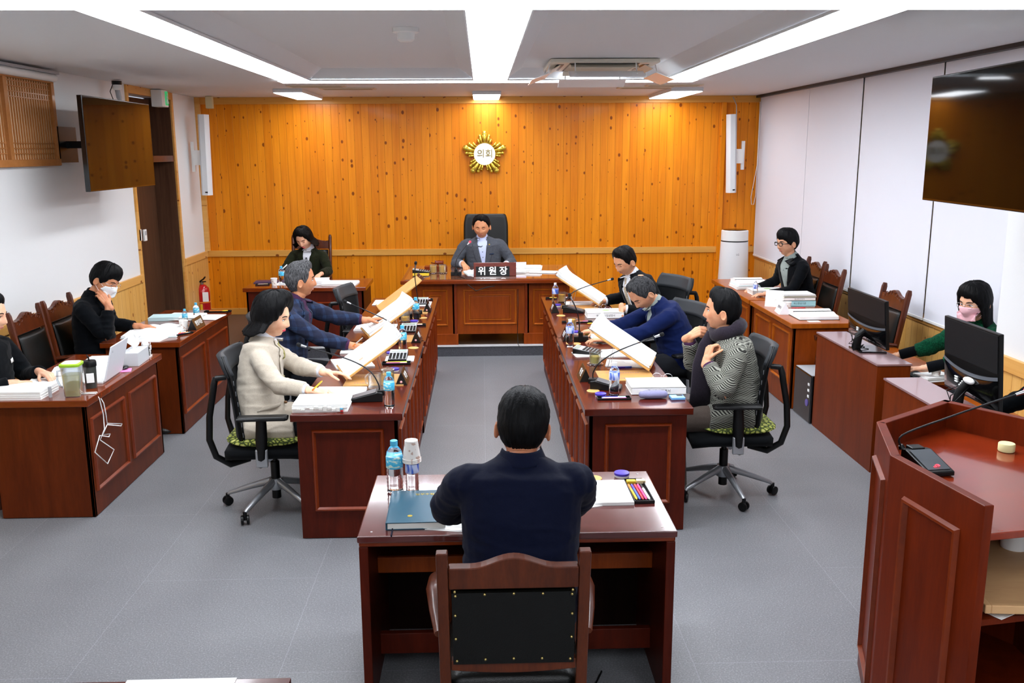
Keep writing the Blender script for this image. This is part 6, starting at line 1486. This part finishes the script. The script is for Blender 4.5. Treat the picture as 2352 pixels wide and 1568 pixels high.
pen(-.985, 5.24, .85, 2.3, M_YEL, M_ORG, 'yellow pencil held by the woman in the cream coat', .15, .0045, tilt=.6)
pen(-.92, 6.55, .84, 2.4, M_WHT, M_ORG, 'slim pen held by the man in the plaid blazer', .14, .0042, tilt=.6)
# --- left side desks
D = SH
sheets('thick block of white documents at the near left desk’s front corner', -2.83, 5.50, D, .34, .24, .05, .0, jit=.002, n=12, lines=False)
sheets('open white papers under the hands at the left edge', -2.78, 5.80, D, .3, .24, .008, .2)
sheets('spread white sheets behind the tea jug', -2.74, 6.14, D, .36, .3, .01, .3)
sheets('spiral white notebook at the back of the near left desk', -2.66, 6.44, D, .34, .22, .012, .1, name='notebook', cat='notebook')
# tea jug
r = thing('tea_jug', 'clear square jug of yellow tea with lime green lid on the near left desk', 'jug', (-2.50, 5.47, D), .1)
def sq(w, z, n=24, e=.35): return [(w*math.copysign(abs(math.cos(2*PI*q/n))**e, math.cos(2*PI*q/n)), w*math.copysign(abs(math.sin(2*PI*q/n))**e, math.sin(2*PI*q/n)), z) for q in range(n)]
def sqt(rs): 
    k = MB(); n = 24; 
    for w, z in rs: k.v += [V(p) for p in sq(w, z)]
    for i in range(len(rs)-1):
        for q in range(n): k.f.append((i*n+q, i*n+(q+1) % n, (i+1)*n+(q+1) % n, (i+1)*n+q)); k.m.append(0)
    k.f += [tuple(range(n))[::-1], tuple((len(rs)-1)*n+q for q in range(n))]; k.m += [0, 0]; return k
sqt([(.045, .0), (.047, .006), (.056, .19)]).build('jug_body', M_GLS, r, smooth=50); sqt([(.043, .005), (.0505, .135)]).build('tea', mat('jug_tea', 'f2e67e', .1, alpha=.45), r, smooth=50)
sqt([(.058, .188), (.060, .192), (.060, .203), (.055, .207)]).build('lid', M_GRN, r, smooth=50); sqt([(.048, .206), (.046, .210)]).build('lid_insert', M_WHT, r, smooth=50)
MB().tube([(-.05, 0, .16), (-.085, 0, .155), (-.09, 0, .1), (-.075, 0, .06), (-.047, 0, .05)], .007, 8).build('handle', M_GLS, r, smooth=True)
sqt([(.03, .03), (.033, .05), (.03, .085)]).build('tea_bag', mat('tea_bag', 'b99a6a', .8), r)
r = thing('tumbler', 'dark grey tumbler with black lid and white sticker beside the tea jug', 'tumbler', (-2.475, 5.66, D))
MB().lathe([(.032, 0), (.034, .004), (.039, .145)]).build('body', mat('tumbler_grey', '3c3f3c', .25), r, smooth=40); MB().lathe([(.042, .14), (.042, .165), (.038, .175), (0, .175)]).build('lid', M_BLK, r, smooth=40)
MB().tube([(.0, 0, .172), (-.002, 0, .198), (-.012, 0, .21)], .005, 8).build('spout', M_BLK, r)
MB().box((-.022, -.0385, .04), (.022, -.0355, .1)).xf(Matrix.Rotation(.35, 3, 'Z')).build('sticker', M_PAPER, r)
r = thing('laptop', 'white laptop seen from behind on the near left desk', 'laptop', (-2.44, 5.92, D), .05)
LW = .33
MB().box((-.24, -LW/2, 0), (-.01, LW/2, .014)).build('base', M_WHT, r, bevel=.003)
MB().cb((.03, 0, .125), (.008, LW, .235), Matrix.Rotation(.25, 3, 'Y')).build('screen_lid', mat('laptop_white', 'dfe0e6', .35), r, bevel=.003)
text('LG', .018, M_GRYP, r, (.055, -.13, .20), (PI/2-.0, 0, PI/2), ext=.0004)
r = thing('tissue_box', 'grey white tissue box with a tissue standing up on the near left desk', 'tissue box', (-2.455, 6.35, D), .05)
MB().box((-.06, -.12, 0), (.06, .12, .095)).build('box', mat('box_grey', 'c3c5c8', .5), r, bevel=.003); MB().ell((0, 0, .096), (.03, .06, .002), n=16, k=5).build('opening', M_WHT, r)
MB().grid(lambda u_, v_: V(((u_-.5)*.11*v_+.012*math.sin(v_*7+u_*5), (v_-.5)*.02+.05*(u_-.5)*v_+.02*math.sin(u_*6)*v_, .09+.12*v_*(1-.3*abs(u_-.5)))), 12, 10).build('tissue', M_PAPER, r, smooth=True, solid=.001)
r = thing('glass_cube_holder', 'small black and white patterned desk ornament behind the tissue box', 'ornament', (-2.45, 6.545, D), .1)
MB().box((-.035, -.035, 0), (.035, .035, .01)).build('base', M_WHT, r)
MB().box((-.032, -.032, .01), (.032, .032, .075)).build('box', M_BLKG, r, bevel=.003)
k = MB()
for i in range(9): k.cb((random.uniform(-.02, .025), -.033 if i % 2 else 0, random.uniform(.02, .11)), (.018, .004, .014), Matrix.Rotation(i, 3, 'Y'))
for i in range(10): k.cb((.033, random.uniform(-.025, .025), random.uniform(.015, .1)), (.004, .018, .012), Matrix.Rotation(i, 3, 'X'))
k.ell((0, 0, .09), (.028, .028, .026), n=10, k=6); k.build('pattern_pieces', M_WHT, r)
lab(MB().lathe([(.010, 0), (.010, .065), (.0, .066)]).build('lip_balm', M_GRYP, smooth=40, loc=(-2.63, 5.44, D)), 'small silver tube standing left of the tea jug', 'tube')
k = MB().ell((0, 0, .012), (.03, .05, .016)); lab(k.build('computer_mouse', M_WHT, smooth=True, loc=(-2.57, 5.56, D), rz=.4), 'white computer mouse behind the tea jug', 'mouse')
k = MB().ell((0, 0, .012), (.03, .05, .014)); lab(k.build('eyeglass_cloth_case', M_BLKG, smooth=True, loc=(-2.46, 6.16, D), rz=.2), 'small glossy black case in front of the tissue box', 'case')
lab(MB().box((-.04, -.05, 0), (.04, .05, .002)).build('sticky_notes', mat('pink_note', 'e98ac4', .7), loc=(-2.44, 6.12, D), rz=.3), 'pink sticky note half under the laptop', 'note')
# hanging white cable
pz = lambda px, py: AX(px, py, -2.372)
pts = [V((-2.46, 5.52, D+.004)), V((-2.39, 5.53, D+.004)), pz(238, 925), pz(243, 950), pz(246, 972), pz(280, 973), pz(278, 978), pz(246, 975), pz(236, 998), pz(253, 996), pz(250, 1003), pz(229, 1000), pz(218, 1038), pz(247, 1065), pz(262, 1032), pz(230, 1010), pz(240, 985), pz(237, 950), pz(228, 915), V((-2.385, 5.50, D+.004)), V((-2.46, 5.49, D+.004))]
lab(MB().tube(pts, .0032, 8).build('charging_cable', M_WHT, smooth=True), 'white charging cable dangling in loops down the near left desk front', 'cable')
# second left desk
openbook('large open white document in front of the masked man', -2.70, 7.45, D, .42, .42, .03, .1, name='open_document')
sheets('white sheets hanging over the near edge of the masked man’s desk', -2.68, 7.17, D, .3, .16, .006, -.1)
book('pale blue covered book at the back of the masked man’s desk', -2.82, 8.08, D, .26, .2, .03, .1, mat('cover_pale_blue', 'bcd8da', .5))
sheets('curling stack of white printouts behind the two small bottles', -2.68, 8.12, D, .3, .26, .028, -.1, jit=.015)
sheets('white printouts at the far end of the masked man’s desk', -2.47, 8.14, D, .22, .26, .008, -.1, jit=.012)
bottle('left blue-capped small bottle on the masked man’s desk', -2.535, 7.72, D, 'blue', .15); bottle('right blue-capped small bottle on the masked man’s desk', -2.50, 7.92, D, 'blue', .17)
paper_cup('paper cup beside the brown name plate on the masked man’s desk', -2.505, 7.58, D)
nameplate('brown name plate with white lettering on the masked man’s desk', -2.425, 7.66, D, PI/2, L=.25, H=.09, word='행정지원', end=False)
trayset('beside the paper cup on the masked man’s desk', -2.46, 7.38, D, .9, [(M_PURP, M_WHT, 'violet pen'), (M_RED, M_ORG, 'red marker'), (M_YEL, M_WHT, 'yellow marker')], .16, .09)
lab(MB().box((-.05, -.035, 0), (.05, .035, .012)).build('memo_block', M_PAPER, loc=(-2.54, 7.46, D), rz=.3), 'small white memo block in front of the paper cup', 'notepad')
trayset('at the far corner of the masked man’s desk', -2.46, 8.42, D, .0, [(M_BLK, M_YEL, 'black and yellow pen'), (M_ORG, M_YEL, 'orange highlighter')], .24, .06)
# --- right side desks
R1 = SH
openbook('open white binder with rolled page in front of the young man in glasses', 2.84, 9.62, R1+.04, .34, .3, .05, PI/2, name='open_binder', cover=mat('cover_pale_blue', 'bcd8da', .5))
sheets('stack of white papers under the open binder of the young man', 2.85, 9.6, R1, .36, .3, .038, 0, jit=.01)
book('thick white book with leaf print before the young man in glasses', 2.90, 9.20, R1, .34, .24, .045, 0, mat('cover_white', 'efefec', .4), '예산안 사업설명서', art=True)
bottle('small water bottle with blue label on the young man’s desk', 2.735, 9.02, R1, 'white', .16)
zz = R1
for i, (h_, cv, sp_, lb) in enumerate([(.012, 'cover_white', None, 'lowest thin white book of the stack on the right desk'), (.055, 'cover_aqua', '예산편성기준', 'thick aqua blue book in the stack on the right desk'), (.03, 'cover_white', '결산검사의견서', 'white book lying on the aqua book'), (.012, 'cover_cream', None, 'thin cream book near the top of the right desk stack'), (.014, 'cover_white', None, 'topmost white book of the right desk stack')]):
    mat('cover_aqua', '9fd3da', .45); mat('cover_cream', 'e8e2c8', .45)
    book(lb, 2.94+.006*(i % 2), 8.44-.004*i, zz, .30, .24, h_, .0, MATS[cv], sp_); zz += h_
r = thing('desk_calendar', 'white tent calendar card beside the book stack', 'calendar', (2.74, 8.42, R1), -.5)
MB().prism([(-.045, 0), (.045, 0), (.003, .15), (-.003, .15)], -.08, .08, 0).build('card', M_PAPER, r); k = MB(); 
for q in range(5): k.box((-.04+q*.012, -.036+.001*q, .05+.012*(q % 3)), (-.032+q*.014, -.032, .056+.012*(q % 3)))
k.build('print', M_CUPP, r)
paper_cup('paper cup in front of the aqua book', 2.79, 8.2, R1)
r = thing('name_plate', 'white acrylic name stand on the right desk', 'name plate', (2.70, 8.06, R1), -PI/2-.1)
MB().prism([(-.05, 0), (.05, 0), (.006, .1), (0, .1)], -.1, .1, 0).build('card_holder', mat('acrylic_white', 'eceef2', .15), r); text('행정복지국', .03, M_INK, r, (0, -.0265, .052), (1.12, 0, 0), ext=.0004)
pen(2.92, 8.28, R1+.0, .1, M_RED, M_RED, 'red pen in front of the book stack')
openbook('open white binder at the near end of the right desk', 2.90, 7.86, R1, .36, .34, .05, PI/2, name='open_binder', cover=M_BLK)
lab(MB().box((-.05, -.03, 0), (.05, .03, .002)).build('note_card', M_PAPER, loc=(2.83, 7.62, R1)), 'small white card at the near edge of the right desk', 'note')
# --- monitors
def monitor(label, x, y0, y1, z0, z1, zc, px_=0, cloth=False):
    cyy = (y0+y1)/2; L = (y1-y0)/2; Hh = z1-z0; r = thing('computer_monitor', label, 'monitor', (x, cyy, zc))
    A = Matrix.Rotation(-.09, 3, 'Y'); o = V((.0, 0, z0-zc))
    MB().box((-.012, -L, 0), (.012, L, Hh)).xf(A, o).build('cabinet', M_BLK, r, bevel=.004)
    MB().box((-.0155, -L+.01, .14*Hh/.38+.05), (-.0125, L-.01, Hh-.01)).xf(A, o).build('back_panel', mat('monitor_back', '0b0c0f', .45), r)
    k = MB().grid(lambda u_, v_: V((-.013-.022*math.sin(PI*u_)**.6*math.sin(PI*v_)**.5, (u_-.5)*2*(L-.004), (.01+(.115+.03*abs(2*u_-1)**2)*v_)*Hh/.38)), 20, 8).xf(A, o); k.build('rear_bulge', M_BLKG, r, smooth=True)
    k = MB().grid(lambda u_, v_: V((-.0165-.012*math.sin(PI*u_)**.6, (u_-.5)*2*(L-.004), (.125+.03*abs(2*u_-1)**2+.018*v_)*Hh/.38)), 20, 3).xf(A, o); k.build('trim_band', mat('band_grey', '5c5f66', .35), r, smooth=True)
    k = MB()
    for i, (a_, b_, w) in enumerate([(.10, .095, .03), (.10, .083, .03), (.10, .071, .03), (.06, .06, .022), (.045, .072, .022), (.035, .085, .01), (.035, .068, .01)]): k.box((-.039, a_-w/2, b_*Hh/.38-.004), (-.033, a_+w/2, b_*Hh/.38+.003))
    k.xf(A, o).build('port_labels', M_WHT, r)
    MB().tube([(-.03, 0, z0-zc+.08*Hh/.38), (-.07, 0, z0-zc+.04), (-.085, 0, .03), (-.06, 0, .008)], [(.03, .02), (.03, .016), (.035, .014), (.05, .01)], 10, upv=V((0, 1, 0))).build('stand_neck', M_BLK, r, smooth=50)
    MB().prism([(-.10, -.10), (.09, -.12), (.10, -.1), (.10, .1), (.09, .12), (-.10, .10)], 0, .012, 2).build('stand_base', M_BLKG, r, bevel=.004)
    k = MB()
    for q in range(3): k.tube([(-.04, .03*(q-1), z0-zc+.07), (-.12, .05*(q-1), .10+.02*q), (-.1, .1-.06*q, .03), (.0, .12-.07*q, .014)], .003, 6)
    k.build('cables', M_BLK, r, smooth=True)
    if cloth: MB().ell((-.05, -.04, z0-zc+.11), (.02, .05, .018), n=14, k=8).build('white_connector', M_WHT, r, smooth=True)
    return r
monitor('farther black computer monitor seen from behind on the tall counter', 2.78, 6.06, 6.72, .84, 1.185, .772)
monitor('nearer black computer monitor seen from behind near the lectern', 2.64, 4.42, 4.98, .875, 1.285, .772, cloth=True)
r = thing('computer_tower', 'black computer tower standing on the floor beside the tall counter', 'computer', (2.74, 7.20, 0))
MB().box((-.09, -.10, 0), (.09, .30, .40)).build('case', M_BLKG, r, bevel=.01); MB().box((-.085, -.09, .40), (.085, .29, .404)).build('top_panel', M_GRYP, r)
MB().lathe([(.03, 0), (.03, .004), (.02, .006)], n=18).xf(Matrix.Rotation(-PI/2, 3, 'Y'), (-.0905, -.02, .16)).build('power_button', mat('button_violet', '4b3f78', .3, emit=.2), r)
for z_ in (.31, .26, .21): MB().box((-.094, -.06, z_), (-.09, -.03, z_+.02)).build('port', M_WHT, r)
def keyboard(label, x, y, z, rz):
    r = thing('keyboard', label, 'keyboard', (x, y, z), rz); MB().box((-.22, -.07, 0), (.22, .07, .016)).build('case', M_BLK, r, bevel=.004); k = MB()
    for i in range(17):
        for j in range(5): k.box((-.205+i*.0245, -.058+j*.024, .016), (-.186+i*.0245, -.038+j*.024, .022))
    k.build('keys', mat('key_black', '222226', .5), r); return r
keyboard('black keyboard under the hands of the woman in the pink mask', 2.99, 6.20, .647, PI/2+.05); keyboard('black keyboard at the right edge under a pair of hands', 2.78, 4.72, .647, PI/2)
sheets('white papers with a black clip beside the paper cup on the low work surface', 3.10, 6.04-.02, .647, .22, .16, .03, .2)
paper_cup('paper cup on the low work surface near the pink mask woman', 3.09, 5.98, .68)
# --- lectern items
Lz = LZ-.113
a_, b_ = AZ(2085, 1050, Lz), AZ(2150, 1088, Lz); c_ = (a_+b_)/2; an = math.atan2(a_.y-b_.y, a_.x-b_.x)
h_ = AY(2345, 903, c_.y-.0)
hd = AZ(2070, 1028, Lz+.06)-c_
mic('black gooseneck microphone unit with red digits lying in the lectern', c_.x, c_.y, Lz+.001, an, [tuple(hd*.96), tuple(hd+V((0, 0, .05))), tuple((hd+(h_-c_))*.5*.62+V((0, 0, .08))), tuple((hd*.3+(h_-c_)*.7)+V((0, 0, .02))), tuple(h_-c_)], led=mat('mic_pink', 'e0405a', .4, emit=.6))
text('03', .028, mat('led_red', 'ff2030', .4, emit=3), None, (0, 0, 0)) if False else None
A_ = Matrix.Rotation(an, 4, 'Z')
MIC = [o for o in COL.objects if o.name.startswith('gooseneck_microphone') and o.type == 'EMPTY'][-1]
o = text('03', .028, mat('led_red', 'ff2030', .4, emit=2.5), MIC, (0, 0, 0), name='red_digits'); o.location = Matrix.Rotation(an, 3, 'Z') @ V((-.095, 0, .031)); o.rotation_euler = (0, -.22, an-PI/2)
p = AZ(2311, 1035, Lz)
k = MB().lathe([(.030, 0), (.032, .003), (.032, .030), (.030, .033), (0, .033)]); lab(k.build('round_container', mat('pale_yellow', 'e9e3a8', .5), smooth=40, loc=(p.x, p.y, Lz)), 'round pale yellow pot inside the lectern', 'pot')
p = AZ(2300, 1320, .70); dd = mid_dir
r = thing('wooden_tray', 'light wooden board with rim and a black pen lying slanted in the lectern shelf', 'tray', (p.x, p.y, .705), math.atan2(dd.y, dd.x)-.25)
k = MB().box((-.17, -.28, 0), (.17, .28, .012)); k.build('board', wood('beech', 'cfa576', 'c2966a', (2, 9, 2), .5, .1), r)
MB().box((-.17, -.30, 0), (.17, -.28, .03)).build('rim', MATS['beech'], r, bevel=.003); MB().box((-.19, -.3, 0), (-.17, .28, .03)).build('rim', MATS['beech'], r, bevel=.003)
pen(p.x+.02, p.y-.27, .735, .3, M_BLK, M_BLK, 'black pen on the wooden tray in the lectern')
k = MB().lathe([(.045, 0), (.048, .1), (.045, .11), (.018, .11), (.018, .0)]); p = AZ(2315, 1240, .80)
lab(k.build('tissue_roll', M_PAPER, smooth=40, loc=(p.x+.1, p.y+.12, .682)), 'white paper roll at the back of the lectern shelf', 'paper roll')
p = AZ(2250, 1475, .55); sheets('white sheet sticking out low in the lectern', p.x+.03, p.y, .682, .12, .14, .004, .5, lines=False)
# --- air purifier, extinguisher, camera cable
p = AY(1688, 530, 11.35)
r = thing('air_purifier', 'tall white tapered air purifier in the far right corner', 'air purifier', (p.x, 11.35, 0))
MB().lathe([(.19, 0), (.205, .02), (.168, 1.08)], n=40).build('body', mat('purifier_white', 'e4e6e8', .4), r, smooth=40)
MB().lathe([(.166, 1.08), (.165, 1.095)], n=40).build('gap_ring', M_BLK, r, smooth=40); MB().lathe([(.167, 1.095), (.165, 1.215), (.15, 1.222)], n=40).build('top_drum', M_WHT, r, smooth=40)
MB().lathe([(.15, 1.222), (.14, 1.228), (0, 1.226)], n=40).build('control_dial', M_BLKG, r, smooth=40); text('LG', .03, M_INK, r, (0, -.176, .93), (PI/2, 0, 0))
p = AY(468, 705, 11.6)
r = thing('fire_extinguisher', 'red fire extinguisher standing against the pine wall at the left', 'fire extinguisher', (p.x, 11.6, PZ))
M_EXT = mat('extinguisher_red', 'b5121b', .2, coat=.5)
MB().lathe([(.085, .0), (.088, .01), (.088, .36), (.08, .41), (.045, .45), (.025, .46), (0, .46)], n=28).build('cylinder', M_EXT, r, smooth=50)
MB().lathe([(.0885, .23), (.0895, .232), (.0895, .245), (.0885, .247)], n=28).build('strap', M_ORG, r, smooth=40); MB().box((-.012, -.1, .08), (.016, -.088, .22)).build('tag', M_YEL, r)
MB().box((.0, -.0905, .25), (.07, -.085, .37)).xf(Matrix.Rotation(.25, 3, 'Z')).build('instruction_label', M_PAPER, r)
MB().tube([(0, 0, .45), (0, 0, .5)], .018).build('valve', M_MET, r); MB().tube([(-.02, 0, .50), (.03, -.03, .53), (.06, -.05, .56)], .01).build('lever', M_BLK, r); MB().tube([(-.02, 0, .49), (.06, -.04, .50)], .008).build('grip', M_BLK, r)
MB().tube([(-.01, -.01, .5), (-.07, -.05, .48), (-.09, -.08, .38), (-.05, -.098, .24)], .011, 10).build('hose', M_BLK, r, smooth=True)
GR = {'name_plate': 'desk name plates', 'calculator': 'desk calculators', 'pen_tray': 'black pen trays', 'pen': 'pens and markers in the trays', 'council_desk': 'cherry council desks of the two rows', 'side_desk': 'side desks along the walls', 'round_tin': 'purple-lidded tins on the desks', 'cable_grommet': 'tan cable grommets in the desk tops', 'desk_pad': 'tan desk pads with purple print', 'reading_stand': 'tan reading stands on the council desks', 'document_pile': 'paper piles on the reading stands', 'gooseneck_microphone': 'gooseneck microphones on the desks', 'glass_mug': 'glass tea mugs on the desks', 'paper_cup': 'paper cups', 'ceiling_light': 'glowing ceiling lights', 'ceiling_vent': 'ceiling vents near the far lamps', 'computer_monitor': 'black monitors on the tall counters', 'television': 'wall televisions', 'column_speaker': 'white column speakers', 'keyboard': 'black keyboards', 'monitor_counter': 'tall monitor counters', 'seat_cushion': 'green seat cushions', 'paper_stack': 'white papers on the desks', 'book': 'books on the desks', 'eyeglasses': 'eyeglasses lying on books', 'notepad': 'notepads on the desks'}
for o in list(COL.objects):
    b = o.name.split('.')[0]
    if o.parent is None and b in GR and 'label' in o and 'group' not in o: o['group'] = GR[b]
SC.world = bpy.data.worlds.new('world'); SC.world.use_nodes = True; SC.world.node_tree.nodes['Background'].inputs[0].default_value = (.8, .85, 1, 1); SC.world.node_tree.nodes['Background'].inputs[1].default_value = .3
SC.view_settings.view_transform = 'Standard'; SC.view_settings.look = 'None'; SC.view_settings.gamma = 1; SC.view_settings.use_curve_mapping = False
SC.view_settings.exposure = 1.14
SC.cycles.max_bounces = 8; SC.cycles.diffuse_bounces = 5; SC.cycles.transparent_max_bounces = 16; SC.cycles.sample_clamp_indirect = 6
bpy.data.scenes.remove(TS)
